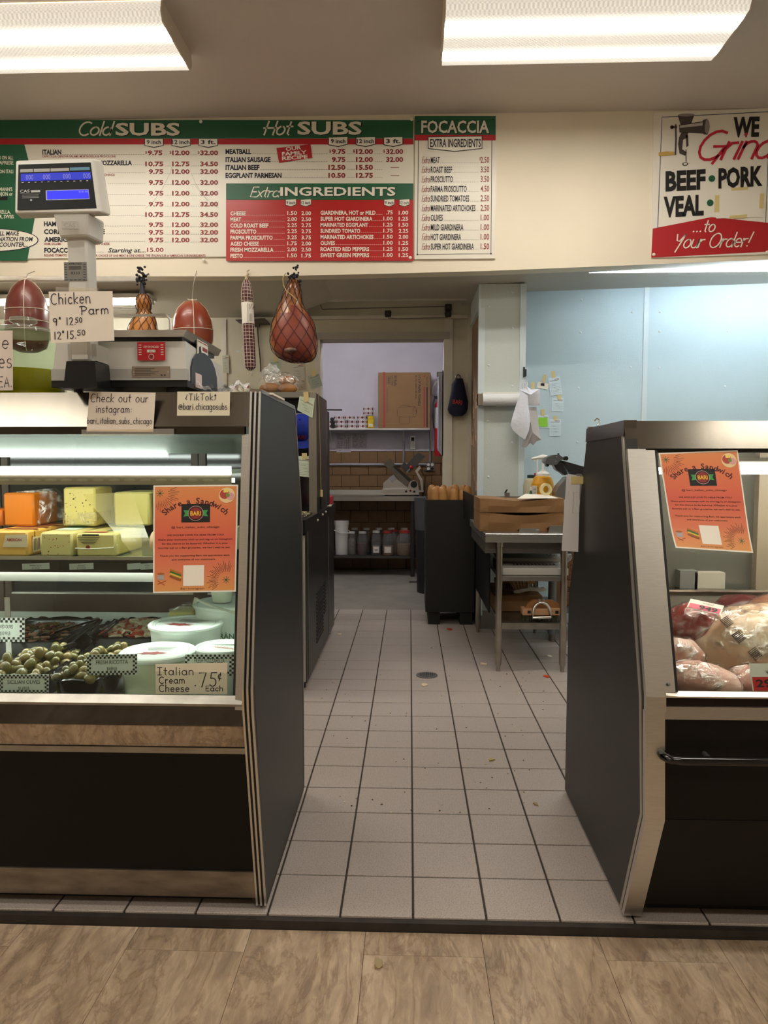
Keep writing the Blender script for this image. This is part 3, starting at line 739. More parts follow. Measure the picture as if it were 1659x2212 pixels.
# hood: front, top and mitred return
zh0 = at(300, 922, y=1.94).z; zh1 = 1.412
hood = MB().prism([(1.928, zh0), (1.957, zh1), (2.50, zh1), (2.50, zh1-.02), (1.975, zh1-.02), (1.956, zh0)], 'x', XL, XI).build('hood', M_hood, dc)
zb1 = at(300, 938, y=1.93).z
MB().box(XL, XI-.012, 1.933, 1.955, zb1, zh0).build('hood_lip', mat('hood_lip', '#55504a', .12, 1.0), dc)
zg = at(300, 1500, y=1.84).z
xg = at(517, 1200, y=1.88).x
mb = MB(); y1_, y0_ = dfl(zb1)+.02, dfl(zg)+.02
mb.add([(XL, y0_, zg), (xg, y0_, zg), (xg, y1_, zb1), (XL, y1_, zb1), (XL, y0_+.005, zg), (xg, y0_+.005, zg), (xg, y1_+.005, zb1), (XL, y1_+.005, zb1)], [(0,1,2,3), (7,6,5,4), (0,4,5,1), (1,5,6,2), (2,6,7,3), (3,7,4,0)])
mb.build('front_glass', M_glass, dc)
mb = MB(); xa, xb = xg-.002, XI
mb.add([(xa, dfl(zg)+.004, zg-.03), (xb, dfl(zg)+.002, zg-.03), (xb, dfl(zb1)+.002, zb1), (xa, dfl(zb1)+.004, zb1), (xa, dfl(zg)+.028, zg-.03), (xb, dfl(zg)+.028, zg-.03), (xb, dfl(zb1)+.028, zb1), (xa, dfl(zb1)+.028, zb1)], [(0,1,2,3), (7,6,5,4), (0,4,5,1), (1,5,6,2), (2,6,7,3), (3,7,4,0)])
mb.build('glass_frame', M_ss, dc)
mb = MB(); xa, xb = xg-.012, xg
mb.add([(xa, dfl(zg)+.026, zg), (xb, dfl(zg)+.026, zg), (xb, dfl(1.0)+.026, 1.0), (xa, dfl(1.0)+.026, 1.0), (xa, dfl(zg)+.05, zg), (xb, dfl(zg)+.05, zg), (xb, dfl(1.0)+.05, 1.0), (xa, dfl(1.0)+.05, 1.0)], [(0,1,2,3), (7,6,5,4), (0,4,5,1), (1,5,6,2), (2,6,7,3), (3,7,4,0)])
mb.build('glass_gasket', M_blackp, dc)
zs1 = at(300, 1523, y=1.81).z; zm = at(300, 1569, y=1.83).z; zt = at(300, 1615, y=1.84).z; zst = at(300, 1628, y=1.845).z; zk = at(300, 1886, y=1.91).z; zk0 = at(300, 1942, y=1.925).z
XF = XI-.001
MB().prism([(dfl(zg)+.018, zg+.002), (dfl(zs1)-.006, zs1+.004), (dfl(zs1)-.006, zs1-.002), (dfl(zs1)+.03, zs1-.002), (dfl(zg)+.03, zg)], 'x', XL, XF).build('sill', M_ssd, dc)
def band(z0, z1, off, name, m, th=.02):
    return MB().prism([(dfl(z0)+off, z0), (dfl(z1)+off, z1), (dfl(z1)+off+th, z1), (dfl(z0)+off+th, z0)], 'x', XL, XF).build(name, m, dc)
band(zm, zs1-.001, .008, 'mirror_band', M_mirror)
band(zt, zm, .010, 'stone_strip', M_trav)
band(zst, zt-.0015, .004, 'steel_strip', M_ssd)
band(zk, zst, .010, 'front_panel', M_black)
band(zk0, zk, .004, 'kick_plate', mat('kick_steel', '#8f857a', .34, .85, var=.3, vscale=9, stretch=(1, 1, 3)))
MB().box(XL, XF-.02, 1.99, 2.6, 0.0, zk0+.02).build('toe_base', mat('toe_black', '#100d0b', .8), dc)
# interior
DK = .585; YB = 2.615
M_liner = mat('case_liner', '#dfe6df', .45)
MB().box(XL, XI-.004, 1.87, YB+.03, DK-.03, DK).build('deck', M_liner, dc)
MB().box(XI-.012, XI-.003, 1.99, YB, DK, 1.39).build('end_liner', mat('case_end_liner', '#b9bfb4', .4), dc)
z1_ = at(200, 1321, y=YB).z
MB().box(XL, XI-.012, YB, YB+.03, DK, z1_).build('back_ledge', M_liner, dc)
M_brown = mat('brown_door_frame', '#4a3a30', .4, var=.15, vscale=8)
M_dglass = mat('dark_door_glass', '#23282a', .08, spec=.7)
z2_ = at(200, 1283, y=YB).z; z3_ = at(200, 985, y=YB).z
xd = [at(p, 1270, y=YB).x for p in (-140, 12, 432)]
for k, (xa, xb) in enumerate(((-2.2, xd[1]-.006), (xd[1], xd[2]+.0), (xd[2]+.004, XI-.014))):
    dr = MB().box(xa+.022, xb-.022, YB+.008, YB+.014, z2_, 1.38).build('sliding_door', M_dglass, dc)
    MB().box(xa, xb, YB-.004, YB+.02, z1_, z2_).build('rail', M_brown, dr)
    MB().box(xa, xb, YB-.002, YB+.02, 1.37, 1.40).build('rail', M_brown, dr)
    MB().box(xa, xa+.024, YB-.002, YB+.02, z2_, 1.37).build('stile', M_brown, dr)
    MB().box(xb-.024, xb, YB-.002, YB+.02, z2_, 1.37).build('stile', M_brown, dr)
    MB().box(xa+.024, xb-.024, YB-.003, YB+.006, z2_-.003, z2_+.006).build('glass_edge', M_ss, dr)
# ceiling of the case, lamp bar, tube
MB().box(XL, XI-.012, 1.99, YB+.02, 1.372, 1.39).build('case_ceiling', mat('case_ceiling', '#a9b0a4', .5), dc)
mb = MB().prism([(1.965, 1.372), (1.985, 1.372), (2.16, 1.262), (2.155, 1.252)], 'x', XL, XI-.012); mb.build('lamp_reflector', mat('lamp_reflector', '#565c54', .45), dc)
yt = 2.16; zt_ = at(200, 987, y=yt).z
xt = at(360, 987, y=yt).x
MB().box(XL, xt, yt-.012, yt+.014, zt_, zt_+.012).build('lamp_tube', emitter('tube_case', (.96, 1, .96), TUBE_CASE*1.2), dc)
# upper light bar shelf
yb = 2.10; za = at(200, 1007, y=yb).z; zb_ = at(200, 1026, y=yb).z; zc_ = at(200, 1047, y=yb).z
xe = at(500, 1016, y=yb).x
us = MB().box(XL, xe, yb, yb+.30, zb_+.004, zb_+.016).build('upper_shelf', M_liner, dc)
MB().box(XL, xe, yb-.006, yb, zb_, za).build('light_bar', emitter('bar_case', (.97, 1, .98), 2.2), us)
MB().box(XL, xe, yb+.012, yb+.04, zc_+.006, zc_+.018).build('hidden_shelf_lamp', emitter('hidden_lamp_case', (.97, 1, .95), TUBE_CASE*.8), us)  # added strip, hidden behind the duct, to light the cheeses
ob = MB().box(XL, xe, yb-.002, yb+.004, zc_, zb_).build('perforated_duct', mat('duct_tan', '#b7a58a', .4), us)
for k in range(15):
    p = at(8+k*34, 1037, y=yb-.003)
    MB().xf(Matrix.Translation((p.x, yb-.003, p.z))).lathe([(.017, 0), (.0005, .0006)], n=14, sy=.26).xf(None).build('slot', mat('duct_slot', '#d0bfa2', .5), us).rotation_euler = (PI/2, 0, 0)
# cheese shelf
ys = 2.12; zsh = at(200, 1206, y=ys).z; zr = at(200, 1236, y=ys).z
sh = MB().box(XL, xe+.03, ys, ys+.42, zsh-.014, zsh).build('cheese_shelf', mat('shelf_glass', '#8f9a92', .15, .3), dc)
MB().box(XL, xe+.03, ys-.008, ys, zsh-.004, zsh+.006).build('shelf_lip', M_ss, sh)
MB().box(XL, xe+.03, ys-.006, ys, zr, zsh-.004).build('price_rail', mat('rail_dark', '#262523', .3), sh)
z4 = at(200, 1248, y=ys+.1).z
MB().box(XL, xe+.03, ys+.03, ys+.05, z4, zr).build('under_rail', mat('under_rail', '#77776f', .4, .6), sh)
MB().box(XL, xe+.03, ys+.004, ys+.028, zr+.004, zr+.014).build('hidden_shelf_lamp', emitter('hidden_lamp_deck', (.97, 1, .95), TUBE_CASE*2.6), sh)  # strip out of view behind the price rail, added to brighten the deck
for (pa, pb, t1, t2) in ((48, 107, 'PEPPER JACK', '$7.99/LB'), (150, 202, 'ASIAGO', '$10.99/LB'), (275, 304, '', ''), (304, 332, 'FONTINA'[:3], '$12')):
    a = at(pa, 1231, y=ys-.0075); b_ = at(pb, 1229, y=ys-.0075)
    lb = MB().sheet((a.x, ys-.0075, a.z), (b_.x, ys-.0075, b_.z+.0), (b_.x, ys-.0075, b_.z+.018), (a.x, ys-.0075, a.z+.018)).build('shelf_label', mat('label_pale', '#bcc9c3', .5), sh)
    if t1:
        bd = board((a.x, ys-.0075, a.z), (1, 0, 0), (0, 0, 1), lb); wd = b_.x-a.x
        bd.text(t1, wd/2, .0105, .0046, 'label_print', M_inkb, align='c'); bd.text(t2, wd/2, .0036, .0046, 'label_print', M_inkb, align='c')

# ---------------------------------------------------------------- cheese loaves on the shelf
def loaf(name, label, pl, pr, ptop, y0, m, depth=None, back=None, zb=None, cat='cheese', bev=.006):
    zb = zsh+.001 if zb is None else zb
    a = at(pl, 1100, y=y0); b_ = at(pr, 1100, y=y0); zt = at((pl+pr)/2, ptop, y=y0).z
    y1 = y0+depth
    o = MB().box(a.x, b_.x, y0, y1, zb, zt, bev).build(name, m, None, smooth=True)
    tag(o, label, cat, 'cheese loaves in the deli case')
    return o, a.x, b_.x, zt
M_ched = mat('cheddar', '#d6760c', .45, var=.06, vscale=10, sss=.15)
M_amer = mat('american_cheese', '#e8b454', .45, var=.05, vscale=8)
M_jack = mat('pepper_jack', '#d9cb86', .45, var=.03, vscale=8)
M_prov = mat('provolone', '#d8ca80', .42, var=.04, vscale=7)
M_wax = mat('cheese_pale', '#cfc27c', .45, var=.05, vscale=6)
lz = {}
o, xa, xb, ztA = loaf('cheese_loaf', 'yellow american cheese loaf in printed wrapper, front row of shelf', -30, 57, 1147, 2.15, M_amer, .30)
am = o
MB().sheet((xb-.065, 2.1495, ztA-.012), (xb-.0, 2.1495, ztA-.01), (xb, 2.1495, ztA-.048), (xb-.075, 2.1495, ztA-.048)).build('wrapper_fold', mat('wrap_white', '#e6d8b8', .35), am)
bd = board((xb-.062, 2.1492, ztA-.03), (1, 0, 0), (0, 0, 1), am); bd.text('AMERICAN', 0, 0, .009, 'wrapper_print', M_red, bold=.02, width=.045)
bd = board((xb+.0006, 2.16, zsh), (0, 1, 0), (0, 0, 1), am)
for k in range(24):
    u = R.uniform(.01, .27); v = R.uniform(.008, .06); bd.rect(u, v, u+.004, v+R.uniform(.008, .02), 'wrapper_print', mat('wrap_brown', '#8a5a20', .5))
bd.rect(.015, .01, .075, .055, 'wrapper_label', mat('label_cream', '#e9d9b4', .5), k=2)
for k in range(5): bd.rect(.022+k*.008, .015, .026+k*.008, .05, 'wrapper_text', mat('label_text', '#5a4a35', .6), k=3)
bd = board((xb-.1, 2.17, ztA+.0006), (1, 0, 0), (0, 1, 0), am)
for k in range(4): bd.rect(.0, .03+k*.065, .1, .055+k*.065, 'wrapper_band', M_redd)
o, xa, xb, zt2 = loaf('cheese_loaf', 'pale pepper jack loaf with red and green flecks, front row', 84, 154, 1150, 2.15, M_jack, .30)
bd = board((xa+.012, 2.22, zt2+.0006), (1, 0, 0), (0, 1, 0), o)
bd.rect(0, 0, .066, .10, 'top_label', mat('label_white', '#e6efe4', .45)); bd.rect(0, .06, .066, .10, 'top_label_band', M_green, 2)
fl = board((xa, 2.1495, zsh), (1, 0, 0), (0, 0, 1), o)
for k in range(26): fl.disc(R.uniform(.006, xb-xa-.006), R.uniform(.006, zt2-zsh-.006), R.uniform(.0008, .0022), 'fleck', mat('fleck', '#57512c' if k % 4 else '#9c2b1b', .5), n=6)
o, xa, xb, zt3 = loaf('cheese_loaf', 'wide pale asiago loaf with black printed label, front row', 162, 248, 1152, 2.15, M_prov, .22)
bd = board((xa, 2.1495, zsh), (1, 0, 0), (0, 0, 1), o); hh = zt3-zsh
for k in range(5): bd.rect(.004+.004*k, hh-.014-.0045*k, .072-.004*k, hh-.0125-.0045*k, 'label_print', M_inkb)
bd.rect(.02, hh-.008, .07, hh-.003, 'label_print', M_inkb); bd.disc(.036, hh-.042, .0065, 'seal', M_redd)
bd = board((xa, 2.16, zt3+.0006), (1, 0, 0), (0, 1, 0), o); bd.rect(.014, .004, .085, .03, 'top_print', M_red); bd.rect(.06, .06, .10, .12, 'top_print_grey', M_grey)
# wrap line
MB().tube([(xa-.002, 2.148, zsh+.026), (xa+.04, 2.147, zsh+.024), (xb-.01, 2.147, zsh+.028), (xb+.002, 2.16, zsh+.035)], .0012, 6).build('wrap_fold', mat('wrap_edge', '#eef2e4', .2), o)
zB = max(ztA, zt2, zt3)+.001
o, *_ = loaf('cheese_loaf', 'orange cheddar block in clear bag on top of the american loaf', 7, 73, 1065, 2.30, M_ched, .16, zb=zB)
x2 = at(73, 1100, y=2.3).x; z2 = at(40, 1065, y=2.3).z
mb = MB(); pp = [(x2-.06, 2.31, z2+.004), (x2+.02, 2.36, z2+.012), (x2+.045, 2.38, z2-.02), (x2+.075, 2.40, z2-.045), (x2+.062, 2.40, z2-.075), (x2+.03, 2.38, zB+.01), (x2+.003, 2.32, zB+.002)]
mb.add(pp + [Vector(p)+Vector((0, .05, 0)) for p in pp], [tuple(range(7)), tuple(range(7, 14))[::-1]]+[(i, (i+1) % 7, 7+(i+1) % 7, 7+i) for i in range(7)]); mb.build('plastic_bag', M_film, o)
o, xa, xb, z5 = loaf('cheese_loaf', 'herbed cream-coloured cheese block standing on the pepper jack', 137, 206, 1053, 2.30, mat('herb_cheese', '#cdbb72', .5, var=.05, vscale=10), .14, zb=zB)
fl = board((xa, 2.2995, zB), (1, 0, 0), (0, 0, 1), o)
for k in range(34): fl.disc(R.uniform(.006, xb-xa-.006), R.uniform(.006, z5-zB-.006), R.uniform(.0008, .0028), 'fleck', mat('fleck_dark', '#4c4524', .5), n=6)
MB().box(xa-.003, xb+.003, 2.297, 2.445, zB+.001, zB+.045, .004).build('wrapper', film('wrap_tan', .35, '#e8d9a8'), o)
loaf('cheese_loaf', 'plain pale provolone block behind the clear divider', 246, 322, 1063, 2.33, M_wax, .2, zb=zB)
loaf('cheese_loaf', 'deep yellow cheese block at the far end of the back row', -32, 3, 1100, 2.30, mat('gouda', '#d56f14', .45), .16, zb=zB)
loaf('cheese_loaf', 'tall pale cheese block half hidden by the orange poster', 330, 410, 1062, 2.34, mat('cheese_pale2', '#d8cf98', .45), .2, zb=zsh+.001)
loaf('cheese_loaf', 'pale cheese loaf behind the orange poster, front row', 415, 490, 1150, 2.16, mat('cheese_pale3', '#dcd3a6', .45), .24)
# pinkish cheese end beside the poster
p = at(338, 1166, y=2.16)
tag(MB().sphere((p.x, 2.2, zsh+.042), .042, 14, 10, (.8, 1, 1)).build('cheese_ball', mat('cheese_pink', '#e3c39c', .5, var=.06), smooth=True), 'small pinkish wrapped cheese ball beside the poster edge', 'cheese')
# leaning clear divider
a = at(180, 1068, y=2.28); b_ = at(283, 1062, y=2.28); c_ = at(336, 1190, y=2.14); d_ = at(290, 1198, y=2.14)
tag(MB().sheet((d_.x, 2.14, zsh+.004), (c_.x, 2.14, zsh+.004), b_, a, .002).build('acrylic_divider', clear('acrylic', '#fbf8e8', ior=1.5, haze=.10, hazecol='#e8dcb0')), 'clear acrylic sheet leaning over the cheese loaves', 'divider')

# ---------------------------------------------------------------- trays on the deck
RZ = .662
M_tray = mat('black_tray', '#101216', .18, spec=.6)
def tray(label, xa, xb, ya, yb, rz=RZ, rot=0):
    cx, cy = (xa+xb)/2, (ya+yb)/2; hx, hy = (xb-xa)/2, (yb-ya)/2
    def rr(u):   # scalloped rounded rectangle
        t = 2*PI*u; c, s = math.cos(t), math.sin(t); e = .55
        return math.copysign(abs(c)**e, c), math.copysign(abs(s)**e, s)
    nu = 72; prof = [(.80, 0, 0), (.88, .5, 0), (.94, .93, 0), (1.0, 1, 1), (1.03, .97, 1), (1.0, .94, 1), (.92, .88, 0), (.85, .48, 0), (.78, .06, 0)]
    def fn(u, v):
        k = int(round(v*(len(prof)-1))); f, h, sc = prof[k]; a, b = rr(u)
        w = 1+(.018*math.cos(2*PI*u*20) if sc else 0)
        return (cx+a*hx*f*w, cy+b*hy*f*w, DK+.001+(rz-DK)*h + (.003*math.cos(2*PI*u*20) if sc else 0))
    o = MB().grid(fn, nu, len(prof)-1, cu=True)
    base = len(o.v); o.add([Vector((cx+rr(i/36)[0]*hx*.79, cy+rr(i/36)[1]*hy*.79, DK+.006)) for i in range(36)], [tuple(range(36))])
    return tag(o.build('serving_tray', M_tray, smooth=True), label, 'tray', 'black scalloped trays in the deli case')
tA = at(232, 1480, z=RZ).x; tB = at(92, 1480, z=RZ).x
tray('black scalloped tray of green sicilian olives beside the ricotta tag', -.958, -.79, 1.865, 2.18)
tray('black scalloped tray of olives at the frame edge, behind the sicilian tag', -1.15, -.972, 1.865, 2.18)
tray('black scalloped tray of mixed olives along the back', -1.40, -1.075, 2.235, 2.60, .668)
tray('black scalloped tray of seafood salad along the back', -1.06, -.79, 2.30, 2.60, .668)
ol = []
M_ol = [mat('olive_%d' % i, c, .22, var=.12, vscale=60, spec=.6) for i, c in enumerate(('#6f6837', '#7d7040', '#5f5a30', '#8a7a4c'))]
def olive(i):
    mb = MB(); n = 14
    prof = [(.0015, -.0135), (.0045, -.0145), (.0075, -.0125), (.0105, -.007), (.0115, 0), (.0105, .0075), (.007, .0125), (.0035, .0145), (.0006, .0148)]
    mb.lathe(prof, n=n)
    return mb
def heap(xa, xb, ya, yb, zc, n, label, group, first=None):
    pts = []
    tries = 0
    while len(pts) < n and tries < 6000:
        tries += 1
        x = R.uniform(xa, xb); y = R.uniform(ya, yb)
        u = (x-(xa+xb)/2)/((xb-xa)/2); v = (y-(ya+yb)/2)/((yb-ya)/2)
        if abs(u)**3+abs(v)**3 > 1: continue
        z = zc + .022*(1-max(abs(u), abs(v))**2) + R.uniform(-.006, .006)
        if all((Vector((x, y, z))-q).length > .0215 for q in pts): pts.append(Vector((x, y, z)))
    for q in pts:
        k = R.randrange(4)
        if k not in OLV:
            o = olive(k).build('olive', M_ol[k], smooth=True); OLV[k] = o; o.location = q; ORG[o.name] = q
            o.rotation_euler = (R.uniform(0, PI), R.uniform(0, PI), R.uniform(0, PI))
        else: o = dup(OLV[k], q, rot=(R.uniform(0, PI), R.uniform(0, PI), R.uniform(0, PI)), name='olive')
        s_ = R.uniform(.9, 1.22); o.scale = (s_, s_, s_)
        tag(o, label, 'olive', group)
OLV = {}
heap(-.945, -.803, 1.882, 2.16, .660, 80, 'green pitted olive in the sicilian olive tray', 'sicilian olives')
heap(-1.135, -.987, 1.882, 2.16, .655, 70, 'green olive in the tray at the frame edge', 'olives in the edge tray')
# juice under the olives
tag(MB().box(-.935, -.813, 1.90, 2.14, DK+.01, .640).build('olive_brine', mat('olive_brine', '#4b4a1c', .1), smooth=False), 'dark green brine under the sicilian olives', 'brine', kind='stuff')
tag(MB().box(-1.125, -.997, 1.90, 2.14, DK+.01, .640).build('olive_brine', MATS['olive_brine']), 'dark green brine under the olives at the frame edge', 'brine', kind='stuff')
def salad(xa, xb, ya, yb, zc, n, name, label, cols, sz=.012):
    mb = MB()
    for k in range(n):
        x = R.uniform(xa, xb); y = R.uniform(ya, yb); u = (x-(xa+xb)/2)/((xb-xa)/2); v = (y-(ya+yb)/2)/((yb-ya)/2)
        if u*u+v*v > 1.1: continue
        z = zc+.028*(1-.7*(u*u+v*v))+R.uniform(-.006, .006)
        M = Matrix.Translation((x, y, z)) @ Matrix.Rotation(R.uniform(0, 6.3), 4, 'Z') @ Matrix.Rotation(R.uniform(-.8, .8), 4, 'X')
        mb.m(k % len(cols)).xf(M); a, b, c = sz*R.uniform(.5, 1.5), sz*R.uniform(.3, .7), sz*R.uniform(.12, .35)
        mb.box(-a, a, -b, b, -c, c, c*.9)
    mb.xf(None); mb.m(0)
    return tag(mb.build(name, cols, smooth=True), label, name.replace('_', ' '), kind='stuff')
salad(-1.03, -.82, 2.33, 2.57, .652, 420, 'seafood_salad', 'shredded white and red seafood salad in black tray', [mat('crab_white', '#e9dcc2', .5), mat('crab_cream', '#e0cfa8', .5), mat('crab_red', '#b8442f', .5), mat('crab_pink', '#cf8a76', .5)], .015)
salad(-1.37, -1.105, 2.27, 2.57, .640, 300, 'olive_salad', 'chopped red and green olive salad in the back tray', [mat('olv_red', '#7d2d1c', .3), mat('olv_tan', '#8a6a35', .3), mat('olv_grn', '#4f4a22', .3), mat('olv_pink', '#b98d74', .4)], .012)
# black serving tongs resting across the trays
def tong(label, a, b, w=.011):
    a = Vector(a); b = Vector(b); d = (b-a); L = d.length; d.normalize(); s = d.cross(Vector((0, 0, 1))).normalized()
    t = thing('serving_tongs', label, 'tongs', a, 'black plastic tongs across the trays')
    for k, q in enumerate((-1, 1)):
        up = Vector((0, 0, .010*q))
        pts = [a+up*1.3, a+d*L*.25+up*1.1, a+d*L*.6+up*.8, b+up*.4]
        mb = MB()
        vs = []
        for i, p in enumerate(pts):
            ww = w*(1.5 if i == 0 else 1.0 if i < 3 else .8)
            for e in ((-1, -1), (1, -1), (1, 1), (-1, 1)): vs.append(p+s*ww*.5*e[0]+Vector((0, 0, .0028*e[1])))
        fs = [(0, 1, 2, 3)[::-1], (12, 13, 14, 15)]
        for i in range(3):
            for j in range(4): fs.append((i*4+j, i*4+(j+1) % 4, i*4+4+(j+1) % 4, i*4+4+j))
        mb.add(vs, fs); mb.build('arm', mat('tong_black', '#0c0d10', .25, spec=.6), t)
    MB().cyl(b-s*.006, b+s*.006, .007).build('hinge', MATS['tong_black'], t, smooth=True)
    mb = MB()
    for k in range(9):
        p = a+d*(.006+k*.007)+Vector((0, 0, .016)); mb.box(p.x-.004, p.x+.004, p.y-.0025, p.y+.0025, p.z-.003, p.z+.001)
    mb.build('teeth', MATS['tong_black'], t)
tong('long black tongs lying over the olive salad tray', at(60, 1392, y=2.33), at(212, 1340, y=2.42))
tong('black tongs with clear handle leaning on the seafood tray rim', at(178, 1398, y=2.30), at(252, 1343, y=2.36))
tong('black tongs resting between the two olive trays', at(20, 1440, y=2.02), at(160, 1392, y=2.14), .02)
tong('broad ridged black tongs leaning against the olive salad tray', at(122, 1402, y=2.26), at(192, 1352, y=2.33), .02)
# tubs with lids
M_tub = mat('tub_white', '#d9e2da', .35); M_tubg = mat('tub_milky', '#c8cfb4', .3, var=.03)
def tub(name, label, cx, cy, r, z0, z1, m=M_tub, lid=M_tub, cat='tub'):
    t = thing(name, label, cat, (cx, cy, z0))
    MB().lathe([(r*.86, z0), (r*.90, z0+(z1-z0)*.5), (r*.94, z1-.012)], (cx, cy, 0), 32).build('tub_body', m, t, smooth=True)
    l = MB().lathe([(r*.97, z1-.014), (r*1.0, z1-.008), (r*1.0, z1-.002), (r*.96, z1+.001), (r*.9, z1), (r*.86, z1-.004), (.0005, z1-.004)], (cx, cy, 0), 40).build('lid', lid, t, smooth=True, angle=25)
    return t, l
def lidprint(l, cx, cy, z, r, words, cols, ang=0):
    b = board((cx, cy, z-.004), (math.cos(ang), math.sin(ang), 0), (-math.sin(ang), math.cos(ang), 0), l, .0006)
    b.line([(r*.80*math.cos(t*PI/20), r*.80*math.sin(t*PI/20)) for t in range(40)], .0012, 'lid_ring', M_grey, closed=True)
    for k in range(6): b.rect(-.4*r+.02*k*r, .50*r-.07*k*r, .45*r-.03*k*r, .475*r-.07*k*r, 'lid_text', M_grey)
    q = []
    for i in range(14):
        a = 2*PI*i/14; rr = r*(.30 if i % 2 else .18); q.append((-.12*r+rr*1.5*math.cos(a), -.15*r+rr*.6*math.sin(a)))
    b.poly(q, 'lid_leaf', mat('lid_maroon', '#8c3b3a', .5))
    return b
RC = at(310, 1428, z=.70)
t, l = tub('ricotta_tub', 'white-lidded ricotta tub behind the fresh ricotta tag', at(311, 1428, z=.705).x, 2.005, .104, DK+.001, .705, M_tubg)
lidprint(l, ORG[t.name].x, 2.005, .705, .104, '', None, .1)
t, l = tub('ricotta_tub', 'white-lidded tub with maroon print behind the front ricotta tub', at(350, 1380, z=.74).x, 2.215, .112, DK+.001, .738, M_tub)
lidprint(l, ORG[t.name].x, 2.215, .738, .112, '', None, -.2)
t, l = tub('mozzarella_tub', 'white-lidded fresh mozzarella tub with red and green print', at(462, 1412, z=.71).x, 2.05, .078, DK+.001, .708, M_tub)
b = board((ORG[t.name].x, 2.05, .704), (1, 0, 0), (0, 1, 0), l, .0006)
b.text('italiano', -.03, .0, .02, 'lid_script', mat('lid_red', '#b0392f', .5), shear=.3, ang=-.4); b.rect(-.04, .03, .03, .034, 'lid_text', M_grey); b.rect(-.03, .02, .03, .024, 'lid_green', M_green)
b.line([(.072*math.cos(t_*PI/20), .072*math.sin(t_*PI/20)) for t_ in range(40)], .0012, 'lid_ring', M_grey, closed=True)
gx = at(482, 1350, y=2.28).x
t, l = tub('cheese_pail', 'white pail with green GRÄN lettering beside the wrapped block', gx, 2.36, .115, DK+.001, .775, M_tub)
# lettering wrapped on the pail
b = board((at(462, 1380, y=2.245).x, 2.247, at(462, 1380, y=2.245).z), (1, -.0, 0), (0, 0, 1), t, .001)
b.text('GRÄNI', 0, 0, .017, 'pail_lettering', M_green, bold=.015)
MB().tube([(gx-.118, 2.36, .76)]+[(gx-.12*math.cos(a*PI/10)*1.0, 2.24-.02*math.sin(a*PI/10), .86-.11*math.sin(a*PI/20)) for a in range(3, 9)], .004, 8).build('pail_handle', mat('handle_wire', '#a9a99a', .4), t, smooth=True)
cx = at(475, 1330, y=2.33).x
t = thing('sauce_cup', 'translucent lidded cup of creamy sauce on top of the pail', 'cup', (cx, 2.36, .776))
MB().lathe([(.030, .776), (.038, .825), (.039, .838)], (cx, 2.36, 0), 24).build('cup_body', mat('cup_milky', '#d9d9c6', .25), t, smooth=True)
MB().lathe([(.042, .838), (.042, .846), (.03, .852), (.0005, .852)], (cx, 2.36, 0), 24).build('lid', mat('cup_lid', '#cdd3c8', .2), t, smooth=True)
t = thing('sauce_cup', 'translucent plastic tub stacked on the sauce cup', 'cup', (cx-.005, 2.37, .853))
MB().lathe([(.05, .853), (.058, .90), (.06, .912)], (cx-.005, 2.37, 0), 24).build('cup_body', MATS['cup_lid'], t, smooth=True)
# wrapped cheese block beside the pail
a = at(363, 1362, y=2.40)
o = tag(MB().box(a.x, a.x+.085, 2.40, 2.50, DK+.001, at(390, 1322, y=2.40).z, .006).build('cheese_block', mat('butter_yellow', '#ded28a', .45, var=.04), smooth=True), 'pale yellow cheese block in crinkled clear bag behind the tubs', 'cheese')
zt = at(390, 1322, y=2.40).z
mb = MB(); mb.grid(lambda u, v: (a.x-.004+(.118)*u, 2.396+.03*v, DK+.01+(zt-DK-.004)*1.0*v + (.035*u if v > .9 else 0)+.004*math.sin(9*u+3*v)), 12, 6)
mb.build('plastic_bag', M_film, o)
mb = MB().grid(lambda u, v: (a.x+.115*u, 2.40+.09*v, zt+.003+.035*u*(1-v*.4)+.005*math.sin(13*u+7*v)), 12, 8); mb.build('bag_top', M_film, o)

# ---------------------------------------------------------------- price tags with chequered borders
def tagcard(name, label, p0, p1, p2, y, lines, m, cat='price tag', lean=0.0, group='chequered price tags', n=None):
    a = at(*p0, y=y); b_ = at(*p1, y=y); c_ = at(*p2, y=y)
    o = MB().sheet(a, b_, b_+(c_-a), c_, .0015).build(name, m)
    tag(o, label, cat, group)
    bd = board(a, b_-a, c_-a, o, .0005); bd.w = (b_-a).length; bd.h = (c_-a).length
    q = bd.h/10.0; nx = int(bd.w/q); q = bd.w/nx; ny = 10; qy = bd.h/ny
    for i in range(nx):
        for j in range(ny):
            if (i+j) % 2 == 0 and (i < 2 or i >= nx-2 or j < 2 or j >= ny-2): bd.rect(i*q, j*qy, i*q+q, j*qy+qy, 'chequer', M_inkb)
    for (t_, yy, hh, ww) in lines: bd.text(t_, bd.w/2, bd.h*yy, bd.h*hh, 'print', M_inkb, align='c', width=bd.w*ww)
    return o, bd
M_tagg = mat('tag_green', '#d2e2d8', .4)
tagcard('price_tag', 'chequered sicilian olives tag at the front of the glass', (-2, 1499), (105, 1499), (-2, 1457), 1.853, [('SICILIAN OLIVES', .52, .2, .66), ('$6.69/LB', .2, .19, .22)], M_tagg)
tagcard('price_tag', 'chequered fresh ricotta tag in front of the lidded tub', (188, 1459), (296, 1457), (188, 1415), 1.875, [('FRESH RICOTTA', .54, .2, .64), ('$4.89/LB', .22, .19, .2)], M_tagg)
tagcard('price_tag', 'white chequered mixed olives tag above the olive trays', (-30, 1386), (53, 1387), (-30, 1334), 2.20, [('MIXED OLIVES', .56, .16, .4), ('$10.99/LB', .28, .16, .26)], mat('tag_white', '#dfe6de', .4))
tagcard('price_tag', 'chequered fresh mozzarella tag behind the cream cheese card', (400, 1460), (505, 1460), (400, 1414), 1.885, [('FRESH MOZZARELLA', .62, .22, .62)], M_tagg)
